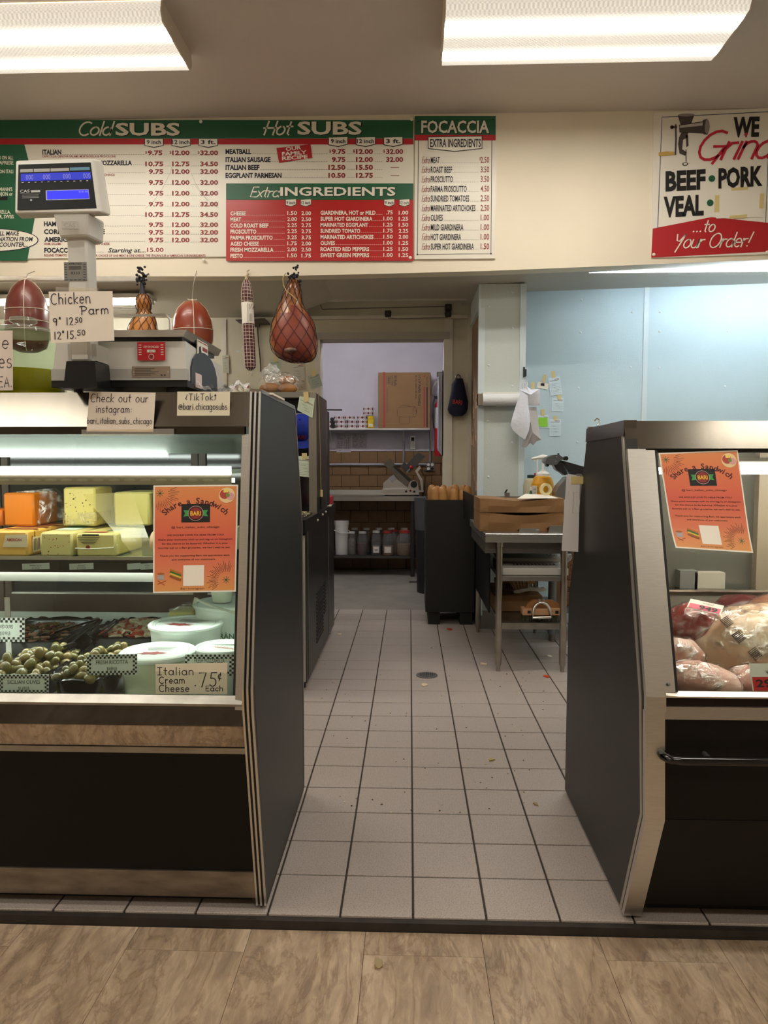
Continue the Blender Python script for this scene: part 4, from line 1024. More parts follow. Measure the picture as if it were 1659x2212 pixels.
# steel tag stand of the mixed olives tag
MB().box(at(10, 1300, y=2.21).x, at(22, 1300, y=2.21).x, 2.208, 2.211, DK+.01, at(10, 1290, y=2.21).z).build('tag_stand', M_ss, [o for o in bpy.data.objects if o.name.startswith('price_tag') and o.get('label', '').startswith('white chequered')][0])
# cream cheese card
a, b_, c_ = at(336, 1499, y=1.846), at(491, 1499, y=1.846), at(336, 1435, y=1.850)
o = tag(MB().sheet(a, b_, b_+(c_-a)+Vector((0, 0, .004)), c_, .0006).build('price_card', mat('card_peach', '#f6e6d2', .6)), 'handwritten Italian cream cheese 75 cents card inside the glass', 'price card')
bd = board(a, b_-a, c_-a, o, .0005); W_ = (b_-a).length; H_ = (c_-a).length; M_mark = mat('marker_purple', '#20112e', .5)
bd.hand('Italian', W_*.03, H_*.64, H_*.25, 'handwriting', M_mark, w=.0022, width=W_*.50)
bd.hand('Cream', W_*.05, H_*.36, H_*.21, 'handwriting', M_mark, w=.0022, width=W_*.36)
bd.hand('Cheese', W_*.05, H_*.08, H_*.22, 'handwriting', M_mark, w=.0022, width=W_*.42)
bd.hand('.75', W_*.54, H_*.26, H_*.46, 'handwriting', M_mark, w=.003, width=W_*.32)
bd.hand('¢', W_*.87, H_*.46, H_*.30, 'handwriting', M_mark, w=.0024)
bd.hand('Each', W_*.70, H_*.10, H_*.17, 'handwriting', M_mark, w=.0022, width=W_*.24)

# ================================================================ meat case
def dfr(z):
    return 1.800 + (z-.657)*.337 if z > .657 else (1.780 + (z-.354)*.066 if z > .354 else 1.936 - z*.44)
XA, XB = .58, 2.7
mc = thing('meat_case', 'glass-fronted meat case with stainless hood and black base', 'display case', (1.4, 2.3, 0))
pan = [(2.035, 1.335), (2.447, 1.329), (2.60, .95), (2.69, .74), (2.70, .012), (1.94, .012), (1.786, .354), (1.806, .657)]
MB().prism(pan, 'x', XA, XA+.03).build('end_panel', M_panel, mc)
MB().prism([(2.03, 1.298), (2.46, 1.292), (2.452, 1.335), (2.026, 1.340)], 'x', XA-.004, XA+.03).build('top_cap', mat('cap_steel', '#8a8782', .16, 1.0), mc)
def corner(pts, name):
    q = [(a-.004, b) for a, b in pts]+[(a+.014, b) for a, b in reversed(pts)]
    MB().prism(q, 'x', XA-.003, XA+.045).build(name, M_ss, mc)
corner([(1.7905, .62), (1.793, .657), (dfr(1.262)-.008, 1.262)], 'corner_post')
corner([(1.936, .012), (1.779, .354), (1.798, .619)], 'corner_post')
MB().prism([(2.05, 1.335), (1.83, .64), (1.80, .354), (1.955, .012), (1.972, .012), (1.815, .354), (1.845, .64), (2.066, 1.335)], 'x', XA-.003, XA+.002).build('corner_return', mat('return_pale', '#b5b0a8', .4, .7), mc)
zr0 = at(1500, 969, y=2.03).z; zr1 = 1.338
MB().prism([(2.012, zr0), (2.034, zr1), (2.45, zr1), (2.45, zr1-.015), (2.045, zr1-.015), (2.04, zr0)], 'x', XA-.001, XB).build('hood', M_hood, mc)
MB().box(XA+.045, XB, 2.03, 2.05, zr0-.012, zr0).build('hood_gap', M_blackp, mc)
zgr = at(1550, 1495, y=1.82).z; zgt = zr0-.004
xp0 = XA+.047; xp1 = at(1437, 1240, y=1.92).x
def slab(xa, xb, z0, z1, o0, o1, name, m, par=None, f=dfr):
    mb = MB(); mb.add([(xa, f(z0)+o0, z0), (xb, f(z0)+o0, z0), (xb, f(z1)+o0, z1), (xa, f(z1)+o0, z1), (xa, f(z0)+o1, z0), (xb, f(z0)+o1, z0), (xb, f(z1)+o1, z1), (xa, f(z1)+o1, z1)], [(0,1,2,3), (7,6,5,4), (0,4,5,1), (1,5,6,2), (2,6,7,3), (3,7,4,0)])
    return mb.build(name, m, par or mc)
slab(xp0, xp1-.004, zgr, zgt, .012, .03, 'glass_frame', M_ss)
slab(xp1-.004, xp1+.004, zgr, zgt, .016, .04, 'glass_gasket', M_blackp)
slab(xp1, XB, zgr, zgt, .022, .027, 'front_glass', M_glass)
p = at(1440, 1475, y=1.83)
MB().sphere((p.x, dfr(p.z)+.010, p.z), .0045, 10, 8).build('screw', M_dkss, mc, smooth=True)
z0 = at(1550, 1508, y=1.80).z; z1 = at(1550, 1529, y=1.80).z; z2 = at(1550, 1556, y=1.80).z; z3 = at(1550, 1769, y=1.80).z
MB().prism([(dfr(zgr)+.02, zgr+.001), (dfr(zgr)-.004, z0+.004), (dfr(zgr)-.004, z0), (dfr(zgr)+.03, z0)], 'x', xp0, XB).build('sill', M_ss, mc)
slab(xp0, XB, z1, z0, .012, .03, 'glossy_band', mat('glossy_maroon_band', '#1e1012', .07, spec=.8, coat=.4))
slab(xp0, XB, z2, z1, .006, .03, 'steel_band', M_brush)
slab(xp0, XB, z3+.0012, z2, .012, .03, 'front_panel', M_black)
slab(xp0-.002, XB, .05, z3-.0012, .012, .03, 'front_panel', M_black)
MB().box(xp0, XB, 1.99, 2.6, 0, .06).build('toe_base', MATS['toe_black'], mc)
zh = at(1500, 1641, y=1.76).z
hb = MB(); xh = at(1444, 1640, y=1.76).x
hb.tube([(xh-.008, 1.80, zh+.004), (xh-.006, 1.775, zh+.002), (xh+.006, 1.757, zh), (xh+.03, 1.752, zh), (XB-.1, 1.752, zh)], .0115, 14); hb.build('handle_bar', mat('bar_black', '#0b0b0c', .12, spec=.7), mc, smooth=True)
MB().tube([(xh+.1, 1.753, zh), (xh+.1, 1.80, zh)], .006, 8).build('handle_bracket', M_dkss, mc)
# interior of the meat case
DM = .51; YM = 2.60
M_lin2 = mat('meat_liner', '#b9b4a8', .45)
MB().box(XA+.03, XB, 1.87, YM, DM-.03, DM).build('deck', M_lin2, mc)
MB().prism([(1.88, DM), (1.88, .66), (2.07, 1.29), (YM, 1.29), (YM, DM)], 'x', XA+.03, XA+.04).build('end_liner', mat('meat_end', '#8d887d', .4), mc)
zl1 = at(1550, 1278, y=2.52).z
MB().box(XA+.04, XB, 2.52, 2.53, DM, zl1).build('back_ledge', mat('meat_ledge', '#7c786f', .45), mc)
MB().box(XA+.04, XB, 2.512, 2.53, zl1, zl1+.006).build('ledge_rail', M_ss, mc)
MB().box(XA+.04, XB, YM-.01, YM, DM, 1.31).build('back_door', mat('grey_door_glass', '#5b5c56', .12, spec=.6), mc)
p = at(1640, 1200, y=2.58); MB().box(p.x-.02, p.x+.05, 2.555, 2.59, DM, 1.3).build('door_stile', mat('door_stile', '#8b8172', .4), mc)
MB().box(XA+.04, XB, 2.05, YM, 1.295, 1.31).build('case_ceiling', MATS['case_ceiling'], mc)
zt = at(1550, 1024, y=2.3).z
MB().box(XA+.1, XB, 2.285, 2.315, zt, zt+.02).build('lamp_tube', emitter('tube_meat', (1, .86, .74), TUBE_CASE*2.4), mc)
MB().box(XA+.06, XB, 2.26, 2.34, zt+.02, zt+.05).build('lamp_housing', M_white, mc)
# cartons standing behind the glass
for (pa, pb, ptop, lab, m) in ((1498, 1563, 1236, 'pale printed carton behind the meat on the case ledge', mat('carton_grey', '#a9a69a', .6)), (1466, 1504, 1232, 'dark grey carton beside the pale carton on the ledge', mat('carton_dk', '#6b6d6b', .6))):
    a = at(pa, 1276, y=2.55); b_ = at(pb, 1276, y=2.55); c_ = at(pa, ptop, y=2.55)
    o = tag(MB().box(a.x, b_.x, 2.54, 2.585, zl1+.006, c_.z).build('carton', m), lab, 'carton')
    MB().box(a.x, b_.x, 2.528, 2.54, zl1-.03, zl1+.006).build('carton_foot', m, o) if False else None
# meats: lumpy joints in clear wrap
from mathutils import noise
def lump(name, label, c, r, sc, m, wrap=True, seed=0, amp=.10, cat='meat', rot=0, mesh=None):
    mb = MB().sphere((0, 0, 0), r, 30, 20, sc)
    Mx = Matrix.Rotation(rot, 3, 'Y')
    def dis(v, k, a): 
        n_ = v.normalized(); return v*(1+a*noise.noise(n_*2.2+Vector((seed, k, 0)))+a*.45*noise.noise(n_*5+Vector((k, seed, 3))))
    V0 = [Mx @ dis(v, 1, amp) for v in mb.v]
    mb.v = [v+Vector(c) for v in V0]
    o = tag(mb.build(name, m, smooth=True, angle=180), label, cat, 'meats in the meat case')
    if wrap:
        mb2 = MB().sphere((0, 0, 0), r*1.02, 30, 20, sc); mb2.v = [Mx @ dis(v, 1, amp)+v.normalized()*.003*(1+2*noise.noise(v*40)) + Vector(c) for v in mb2.v]
        mb2.build('clear_wrap', film('meat_wrap', .34, '#ffffff', .14, 16, True), o, smooth=True, angle=180)
    return o
M_roast = mat('beef_red', '#9c1f22', .35, color2='#c9736a', vscale=9, contrast=(.42, .72), sss=.1)
M_pork = mat('pale_skin', '#d3a682', .4, color2='#e6c4a0', vscale=8, sss=.15)
M_pink = mat('pink_pork', '#d18a78', .38, color2='#e8b9a4', vscale=10, contrast=(.35, .65), sss=.15)
M_dark = mat('dark_beef', '#4d171a', .35, color2='#8b4a35', vscale=7, contrast=(.5, .8))
p = at(1510, 1352, y=2.27); lump('beef_roast', 'bright red wrapped pot roast with the 949 tag', p, .092, (1.05, 1.0, .82), M_roast, seed=3)
p = at(1625, 1400, y=2.16); lump('pork_joint', 'large pale skin-on joint stamped with dark marks', p+Vector((.05, .05, -.03)), .165, (1.25, .9, .88), M_pork, seed=8, amp=.08)
p = at(1600, 1318, y=2.42); lump('beef_roast', 'dark red roast behind the pot roast tag', p, .07, (1.3, 1, .72), M_dark, seed=11, wrap=False)
p = at(1472, 1412, y=2.07); lump('pork_piece', 'small pink piece of pork beside the glass frame', p+Vector((-.01, 0, 0)), .062, (1.1, 1, .7), M_pink, seed=5)
p = at(1515, 1462, y=1.97); lump('pork_loin', 'pink pork loin in glossy clear bag along the front glass', p+Vector((0, .0, -.012)), .080, (1.35, .85, .62), M_pink, seed=21, amp=.08, rot=.18)
p = at(1640, 1462, y=2.02); lump('pork_piece', 'pink pork shoulder piece beside the red price tag', p+Vector((.0, .02, -.03)), .075, (1.1, .8, .75), mat('pork_red', '#bb6a5c', .4, color2='#dba491', vscale=9), seed=31)
p = at(1690, 1330, y=2.35); lump('beef_roast', 'brownish wrapped roast at the frame edge', p, .10, (1.2, 1, .7), mat('brown_meat', '#8b4f3e', .4, color2='#b98267', vscale=8), seed=41)
# stamps on the pork joint
pj = [o for o in bpy.data.objects if o.name == 'pork_joint'][0]
for (px, py, a) in ((1572, 1346, -.95), (1597, 1378, -.9), (1632, 1413, -.85)):
    q = at(px, py, y=2.0)
    c0 = ORG['pork_joint']+Vector((0, 0, .14)); dirv = (Vector((0, 0, CAM_Z))-q).normalized()
    bpy.context.view_layer.update()
    ok, hit, nrm, _i = pj.ray_cast(Vector((0, 0, CAM_Z))-pj.location, -dirv)
    if ok:
        hit = hit+pj.location; nrm = (nrm+dirv*.6).normalized(); r_ = Vector((math.cos(a), 0, math.sin(a))); r_ = (r_-nrm*r_.dot(nrm)).normalized(); u_ = nrm.cross(r_)
        bd = board(hit+nrm*.008, r_, u_, pj, .0004)
        for k in range(7): bd.rect(-.016+k*.0045, -.012, -.0135+k*.0045, .012, 'stamp', mat('stamp_ink', '#4a4038', .6))
        bd.rect(-.017, -.013, .017, -.0115, 'stamp', MATS['stamp_ink'])
# tags
a, b_, c_ = at(1483, 1312, y=2.17), at(1556, 1328, y=2.15), at(1492, 1293, y=2.2)
o = tag(MB().sheet(a, b_, b_+(c_-a), c_, .001).build('meat_tag', mat('tag_plain', '#ece6de', .4)), 'white and pink pot roast tag reading 949', 'price tag')
bd = board(a, b_-a, c_-a, o, .0006); W_ = (b_-a).length; H_ = (c_-a).length
bd.rect(W_*.04, H_*.05, W_*.96, H_*.55, 'tag_band', mat('tag_pink', '#e0416a', .4)); bd.text('949', W_*.33, H_*.1, H_*.42, 'tag_number', M_inkb, bold=.03, k=2, width=W_*.55); bd.text('POT ROAST', W_*.4, H_*.68, H_*.17, 'tag_number', M_inkb, k=2, width=W_*.33)
a, b_, c_ = at(1626, 1492, y=1.86), at(1700, 1492, y=1.86), at(1618, 1433, y=1.875)
o = tag(MB().sheet(a, b_, b_+(c_-a), c_, .001).build('meat_tag', MATS['tag_plain']), 'white and red numbered tag at the frame edge', 'price tag')
bd = board(a, b_-a, c_-a, o, .0006); W_ = (b_-a).length; H_ = (c_-a).length
bd.rect(W_*.03, H_*.0, W_*.98, H_*.5, 'tag_band', mat('tag_red', '#d2222c', .4)); bd.text('299', W_*.12, H_*.14, H_*.28, 'tag_number', M_inkb, bold=.03, k=2, width=W_*.7); bd.text('VEAL', W_*.45, H_*.62, H_*.13, 'tag_number', M_inkb, k=2)
# hook on top of the case
p = at(1291, 912, y=2.40)
tag(MB().tube([(p.x-.02, 2.40, 1.336), (p.x, 2.40, 1.338), (p.x+.004, 2.40, 1.352), (p.x+.004, 2.40, 1.362), (p.x-.002, 2.40, 1.366), (p.x-.01, 2.40, 1.358)], .0022, 8).box(p.x-.03, p.x+.01, 2.39, 2.41, 1.334, 1.339).build('bent_hook', M_chrome, smooth=True), 'small bent metal hook on top of the meat case', 'hook')
# ================================================================ menu boards on the bulkhead
YBD = SOF-.012
class PxBoard(Board):
    """print placed by measured spots: z1 = (x offset, y offset, scale) of an enlarged view"""
    def setup(s, y, view): s.y = y; s.view = view; return s
    def L(s, u, v):
        x0, y0, k = s.view
        p = at(x0+u*k, y0+v*k, y=s.y)-s.o
        return (p.dot(s.r), p.dot(s.u))
    def T(s, t, ul, ur, vb, h, name, m, **kw):
        a = s.L(ul, vb); b = s.L(ur, vb); hh = abs(s.L(ul, vb-h)[1]-a[1])
        s.text(t, a[0], a[1], hh, name, m, width=abs(b[0]-a[0]), ang=math.atan2(b[1]-a[1], b[0]-a[0]), **kw)
    def Hn(s, t, ul, ur, vb, h, name, m, w=None, **kw):
        a = s.L(ul, vb); b = s.L(ur, vb); hh = abs(s.L(ul, vb-h)[1]-a[1])
        s.hand(t, a[0], a[1], hh, name, m, w=w, width=abs(b[0]-a[0]), ang=math.atan2(b[1]-a[1], b[0]-a[0]), **kw)
    def Po(s, pts, name, m, k=1): s.poly([s.L(*p) for p in pts], name, m, k)
    def Re(s, u0, v0, u1, v1, name, m, k=1): s.Po([(u0, v1), (u1, v1), (u1, v0), (u0, v0)], name, m, k)
    def Li(s, pts, w, name, m, k=1, closed=False): s.line([s.L(*p) for p in pts], w, name, m, k, closed)
    def Di(s, u, v, r, name, m, k=1, n=20, ry=None):
        s.Po([(u+r*math.cos(-2*PI*i/n), v+(ry or r)*math.sin(-2*PI*i/n)) for i in range(n)], name, m, k)
def pxboard(o, r, u, parent, y, view, lift=.0012):
    b = PxBoard(o, r, u, parent, lift).setup(y, view); BOARDS.append(b); return b
V1 = (0, 240, 560/1659); V2 = (470, 240, 610/1659); V3 = (1060, 230, 599/1659)
a = at(-420, 563, y=YBD); b_ = at(893, 561, y=YBD); c_ = at(893, 257, y=YBD)
mA = tag(MB().box(a.x, b_.x, YBD, SOF, a.z, c_.z).build('menu_board', M_mwhite), 'long green and red subs menu board listing cold and hot subs', 'menu board')
B1 = pxboard((a.x, YBD, a.z), (1, 0, 0), (0, 0, 1), mA, YBD, V1); B2 = pxboard((a.x, YBD, a.z), (1, 0, 0), (0, 0, 1), mA, YBD, V2)
W4 = mat('print_white', '#efe9da', .4)
B1.Re(-1200, 58, 2645, 176, 'green_band', M_green); B1.Re(-1200, 177, 2645, 214, 'red_band', M_red)
B1.Po([(-1200, 214), (157, 214), (245, 560), (175, 958), (-1200, 958)], 'green_field', M_green)
B1.Hn('Cold', 497, 712, 155, 82, 'script_title', W4, w=.011, shear=.35, gap=.02, k=3)
B1.T('SUBS', 745, 1160, 158, 80, 'title_shadow', M_inkb, bold=.035, k=2); B1.T('SUBS', 740, 1153, 155, 80, 'title', W4, bold=.03, k=3)
for (ul, ur, t) in ((925, 1048, '9 inch'), (1098, 1222, '12 inch'), (1270, 1396, '3 ft.')):
    B1.Po([(ul, 222), ((ul+ur)/2, 236), (ur, 222), (ur, 178), (ul, 178)], 'column_tag', M_inkb, 2); B1.Po([(ul+4, 220), ((ul+ur)/2, 231), (ur-4, 220), (ur-4, 180), (ul+4, 180)], 'column_tag_face', W4, 3)
    B1.T(t, ul+(16 if t != '12 inch' else 6), ur-(16 if t != '12 inch' else 8), 212, 26, 'column_text', M_ink, bold=.02, k=4)
def price_row(B, v, h, cols, name='price', dollar=False, gapd=('...', '....')):
    for i, (t, ur, w) in enumerate(cols):
        B.T(t, ur-w, ur, v, h, name, M_redd, bold=.038)
        if dollar: B.T('$', ur-w-17, ur-w-4, v-8, h*.62, name, M_redd, bold=.015)
        if i < 2: B.T(gapd[i], ur+8, cols[i+1][1]-cols[i+1][2]-(18 if dollar else 6), v, 8, 'dots', M_ink, bold=.02)
for (v, a1, a2, a3) in ((281, '9.75', '12.00', '32.00'), (352, '10.75', '12.75', '34.50'), (401, '9.75', '12.00', '32.00'), (471, '9.75', '12.00', '32.00'), (540, '9.75', '12.00', '32.00'), (609, '9.75', '12.00', '32.00'),
                        (676, '10.75', '12.75', '34.50'), (741, '9.75', '12.00', '32.00'), (790, '9.75', '12.00', '32.00'), (839, '9.75', '12.00', '32.00')):
    price_row(B1, v, 29, ((a1, 1040 if v < 300 else 1046, 94 if len(a1) == 4 else 116), (a2, 1214, 112), (a3, 1396, 114)), dollar=v < 300)
B1.Re(930, 868, 1056, 905+8, 'price_patch', mat('patch_white', '#ece4d8', .4), 1); B1.T('15.00', 942, 1048, 901, 27, 'price_b', M_redd, bold=.022, k=2)
B1.T('ITALIAN', 272, 393, 278, 32, 'item', M_ink, bold=.04); B1.T('.'*34, 398, 925, 278, 9, 'dots', M_ink, bold=.02)
B1.T('CAPICOLLA, GENOVA SALAMI, MORTADELLA & PROVOLONE', 270, 741, 297, 15, 'item_small', M_redd, bold=.02)
B1.T('MOZZARELLA', 632, 845, 346, 30, 'item', M_ink, bold=.04); B1.T('.'*6, 850, 925, 346, 9, 'dots', M_ink, bold=.02)
B1.T('ONINGS', 668, 735, 415, 15, 'item_small', M_redd, bold=.02)
for v in (395, 465, 534, 604, 670, 736): B1.T('.'*20, 690 if v != 736 else 625, 930, v, 9, 'dots', M_ink, bold=.02)
B1.T('HAM', 282, 360, 736, 30, 'item', M_ink, bold=.04); B1.T('CORN', 282, 400, 786, 30, 'item', M_ink, bold=.04); B1.T('ESE', 618, 672, 786, 30, 'item', M_ink, bold=.04); B1.T('.'*17, 678, 930, 786, 9, 'dots', M_ink, bold=.02)
B1.T('AMERICAN', 284, 490, 836, 30, 'item', M_ink, bold=.04); B1.T('.'*22, 610, 930, 834, 9, 'dots', M_ink, bold=.02)
B1.T('HAM, SALAMI', 282, 390, 857, 15, 'item_small', M_redd, bold=.02); B1.T('RICAN CHEESE', 588, 702, 857, 15, 'item_small', M_redd, bold=.02)
B1.T('FOCACCIA', 284, 470, 905, 30, 'item', M_ink, bold=.04); B1.T('......', 590, 664, 904, 9, 'dots', M_ink, bold=.02); B1.T('Starting at....', 692, 935, 904, 28, 'item', M_ink, bold=.015, shear=.25)
B1.T('ROUND TOMATO', 284, 430, 930, 15, 'item_small', M_redd, bold=.02); B1.T('OUR CHOICE OF ONE MEAT & ONE CHEESE, THE ITALIAN SUB or AMERICAN SUB INGREDIENTS', 590, 1316, 932, 15, 'item_small', M_redd, bold=.02)
for (t, ul, ur, v, sh) in (('D ON ALL', -6, 86, 310, 0), ('APRESE.', -6, 90, 342, .2), ('ON ITALI', -2, 86, 398, 0), ("MANN'S", -2, 80, 512, 0), ('DIJON or', -12, 82, 542, 0), ('RELLA,', -3, 70, 657, 0), ('R, SWISS', 0, 90, 687, 0)):
    B1.T(t, ul, ur, v, 24, 'side_text', W4, bold=.02, shear=sh, k=2)
B1.Re(-30, 548, 50, 570, 'black_tape', M_inkb, 3)
B1.Di(-30, 826, 278, 'bubble_line', M_ink, 2, 40, 74); B1.Di(-30, 826, 272, 'bubble', W4, 3, 40, 69)
for (t, ul, ur, v) in (('LL MAKE', 0, 126, 797), ('NATION FROM', -8, 213, 834), ('COUNTER...', -2, 180, 869)): B1.T(t, ul, ur, v, 28, 'bubble_text', M_ink, bold=.02, shear=.2, k=4)
# pencil scrawl on the prices
for pts in ([(1105, 352), (1090, 400), (1040, 500), (985, 580), (930, 625)], [(1228, 405), (1250, 460), (1290, 520), (1330, 580)], [(1252, 480), (1300, 540), (1350, 590), (1400, 622)]): B1.Li(pts, .0012, 'pencil_line', mat('pencil', '#55504c', .6), 5)
# hot subs half
B2.Hn('Hot', 268, 428, 140, 78, 'script_title', W4, w=.011, shear=.35, gap=.02, k=3)
B2.T('SUBS', 474, 853, 140, 76, 'title_shadow', M_inkb, bold=.035, k=2); B2.T('SUBS', 469, 847, 137, 76, 'title', W4, bold=.03, k=3)
for (ul, ur, t) in ((650, 767, '9 inch'), (812, 929, '12 inch'), (974, 1090, '3 ft.')):
    B2.Po([(ul, 200), ((ul+ur)/2, 212), (ur, 197), (ur, 152), (ul, 155)], 'column_tag', M_inkb, 2); B2.Po([(ul+4, 197), ((ul+ur)/2, 207), (ur-4, 194), (ur-4, 154), (ul+4, 157)], 'column_tag_face', W4, 3)
    B2.T(t, ul+(16 if t != '12 inch' else 7), ur-(16 if t != '12 inch' else 9), 190, 25, 'column_text', M_ink, bold=.02, k=4)
for (v, t, ue, prices) in ((252, 'MEATBALL', 198, ('9.75', '12.00', '32.00')), (299, 'ITALIAN SAUSAGE', 312, ('9.75', '12.00', '32.00')), (345, 'ITALIAN BEEF', 246, ('12.50', '15.50', None)), (392, 'EGGPLANT PARMESAN', 376, ('10.50', '12.75', None))):
    B2.T(t, 47, ue, v, 29, 'item', M_ink, bold=.04); B2.T('.'*int((646-ue)/14), ue+5, 646, v-1, 8, 'dots', M_ink, bold=.02)
    for i, (p_, ur) in enumerate(zip(prices, (751, 913, 1090))):
        if p_: B2.T(p_, ur-(80 if len(p_) == 4 else 100), ur, v-1, 28, 'price', M_redd, bold=.038)
        else: B2.Re(1016, v-15, 1066, v-12, 'price', M_redd)
        if i < 2: B2.T('....', ur+9, ur+55, v-1, 8, 'dots', M_ink, bold=.02)
        if v == 252: B2.T('$', ur-(95 if i == 0 else 118), ur-(84 if i == 0 else 106), v-9, 18, 'price', M_redd, bold=.015)
B2.Po([(362, 305), (557, 276), (546, 196), (346, 218)], 'family_badge', M_red, 3)
for (t, ul, ur, v) in (('OUR', 402, 493, 236), ('FAMILY', 380, 524, 264), ('RECIPE', 380, 530, 290)):
    a_ = B2.L(ul, v); b2 = B2.L(ur, v-11); B2.text(t, a_[0], a_[1], abs(B2.L(ul, v-22)[1]-a_[1]), 'badge_text', W4, width=math.hypot(b2[0]-a_[0], b2[1]-a_[1]), ang=math.atan2(b2[1]-a_[1], b2[0]-a_[0]), bold=.03, k=4)
B2.Re(50, 425, 1150, 522, 'extra_band', M_green, 1); B2.Re(50, 521, 1150, 880, 'extra_field', mat('menu_red', '#b5201f', .32), 1)
B2.Hn('Extra', 190, 358, 505, 58, 'script_title_b', W4, w=.007, shear=.35, gap=.03, k=2); B2.T('INGREDIENTS', 373, 1048, 500, 51, 'title_shadow_b', M_inkb, bold=.03, k=2); B2.T('INGREDIENTS', 369, 1045, 497, 51, 'title_b', W4, bold=.025, k=3)
for (ul, ur, t) in ((400, 463, '9 inch'), (488, 551, '12 inch'), (978, 1040, '9 inch'), (1067, 1129, '12 inch')):
    B2.Po([(ul, 555), ((ul+ur)/2, 563), (ur, 552), (ur, 518), (ul, 521)], 'column_tag', M_inkb, 2); B2.Po([(ul+2, 552), ((ul+ur)/2, 560), (ur-2, 549), (ur-2, 519), (ul+2, 522)], 'column_tag_face', W4, 3)
    B2.T(t, ul+5, ur-6, 548, 18, 'column_text', M_ink, bold=.015, k=4)
for i, (t, ue, p1_, p2_) in enumerate((('CHEESE', 166, '1.50', '2.00'), ('MEAT', 139, '2.00', '2.50'), ('COLD ROAST BEEF', 299, '2.25', '2.75'), ('PROSCIUTTO', 228, '2.25', '2.75'), ('PARMA PROSCIUTTO', 324, '3.25', '3.75'), ('AGED CHEESE', 243, '1.75', '2.00'), ('FRESH MOZZARELLA', 329, '2.00', '2.50'), ('PESTO', 149, '1.50', '1.75'))):
    v = 613+i*35.6
    B2.T(t, 76, ue, v, 24, 'extra_text', W4, bold=.03, k=2); B2.T('.'*int((395-ue)/11), ue+4, 395, v-1, 6, 'extra_text', W4, bold=.03, k=2); B2.T(p1_, 410, 466, v-3, 23, 'extra_text', W4, bold=.018, k=2); B2.T(p2_, 493, 549, v-2, 23, 'extra_text', W4, bold=.018, k=2)
for i, (t, ue, p1_, p2_) in enumerate((('GIARDINERA, HOT or MILD', 928, '.75', '1.00'), ('SUPER HOT GIARDINERA', 910, '1.00', '1.25'), ('MARINATED EGGPLANT', 885, '1.25', '1.50'), ('SUNDRIED TOMATO', 838, '1.75', '2.25'), ('MARINATED ARTICHOKES', 916, '1.50', '2.00'), ('OLIVES', 690, '1.00', '1.25'), ('ROASTED RED PEPPERS', 891, '1.25', '1.50'), ('SWEET GREEN PEPPERS', 891, '1.00', '1.25'))):
    v = 609+i*35.6
    B2.T(t, 605, ue, v, 24, 'extra_text', W4, bold=.03, k=2); B2.T('.'*max(4, int((970-ue)/11)), ue+4, 970, v-1, 6, 'extra_text', W4, bold=.03, k=2); B2.T(p1_, 974 if len(p1_) > 3 else 990, 1029, v-2, 23, 'extra_text', W4, bold=.018, k=2); B2.T(p2_, 1064, 1120, v-1, 23, 'extra_text', W4, bold=.018, k=2)
for (px, py) in ((434, 263), (440, 562), (889, 258), (886, 557)):
    p = at(px, py, y=YBD); MB().sphere((p.x, YBD-.003, p.z), .011, 12, 8, (1, .6, 1)).build('screw_cap', W4, mA, smooth=True)
# focaccia board
a = at(895, 560, y=YBD); b_ = at(1070, 560, y=YBD); c_ = at(895, 253, y=YBD)
mF = tag(MB().box(a.x, b_.x, YBD-.002, SOF, a.z, c_.z).build('menu_board', M_mwhite), 'narrow focaccia extras menu board at the end of the long menu', 'menu board')
B3 = pxboard((a.x, YBD-.002, a.z), (1, 0, 0), (0, 0, 1), mF, YBD-.002, V2)
B3.Re(1158, 30, 1634, 140, 'green_band', M_green); B3.Re(1158, 140, 1634, 173, 'red_band', M_red)
B3.T('FOCACCIA', 1200, 1599, 131, 73, 'title_shadow', M_inkb, bold=.03, k=2); B3.T('FOCACCIA', 1196, 1595, 128, 73, 'title', W4, bold=.025, k=3)
B3.Li([(1180, 174), (1174, 843), (1606, 838), (1611, 172)], .004, 'frame_line', M_ink, 1)
for q in ((1174, 843), (1606, 838)): B3.Di(*q, 5, 'frame_dot', M_inkb, 2, 10)
for q in ((1178, 62), (1616, 50)): B3.Di(*q, 5, 'screw_hole', M_inkb, 2, 10)
B3.Po([(1235, 222), (1393, 240), (1555, 222), (1555, 146), (1235, 152)], 'sub_tag', M_inkb, 2); B3.Po([(1239, 219), (1393, 236), (1551, 219), (1551, 150), (1239, 156)], 'sub_tag_face', W4, 3)
B3.T('EXTRA INGREDIENTS', 1248, 1546, 212, 48, 'sub_text', M_ink, bold=.02, k=4)
for i, (t, ue, p_) in enumerate((('MEAT', 1305, '2.50'), ('ROAST BEEF', 1378, '3.50'), ('PROSCIUTTO', 1382, '3.50'), ('PARMA PROSCIUTTO', 1463, '4.50'), ('SUNDRIED TOMATOES', 1478, '2.50'), ('MARINATED ARTICHOKES', 1515, '2.50'), ('OLIVES', 1323, '1.00'), ('MILD GIARDINERA', 1444, '1.00'), ('HOT GIARDINERA', 1430, '1.00'), ('SUPER HOT GIARDINERA', 1505, '1.50'))):
    v = 306+i*56.4
    B3.Hn('Extra', 1199, 1243, v+1, 38, 'extra_script', M_redd, w=.0025, shear=.2, gap=.02, k=2); B3.T(t, 1252, ue, v, 37, 'item', M_ink, bold=.015, k=2)
    B3.T('.'*max(3, int((1540-ue)/11)), ue+4, 1532, v-1, 6, 'item', M_ink, bold=.02, k=2); B3.T(p_, 1545, 1595, v-2, 36, 'price', M_redd, bold=.012, k=2)
B3.T('$', 1538, 1546, 290, 20, 'price', M_redd, k=2)
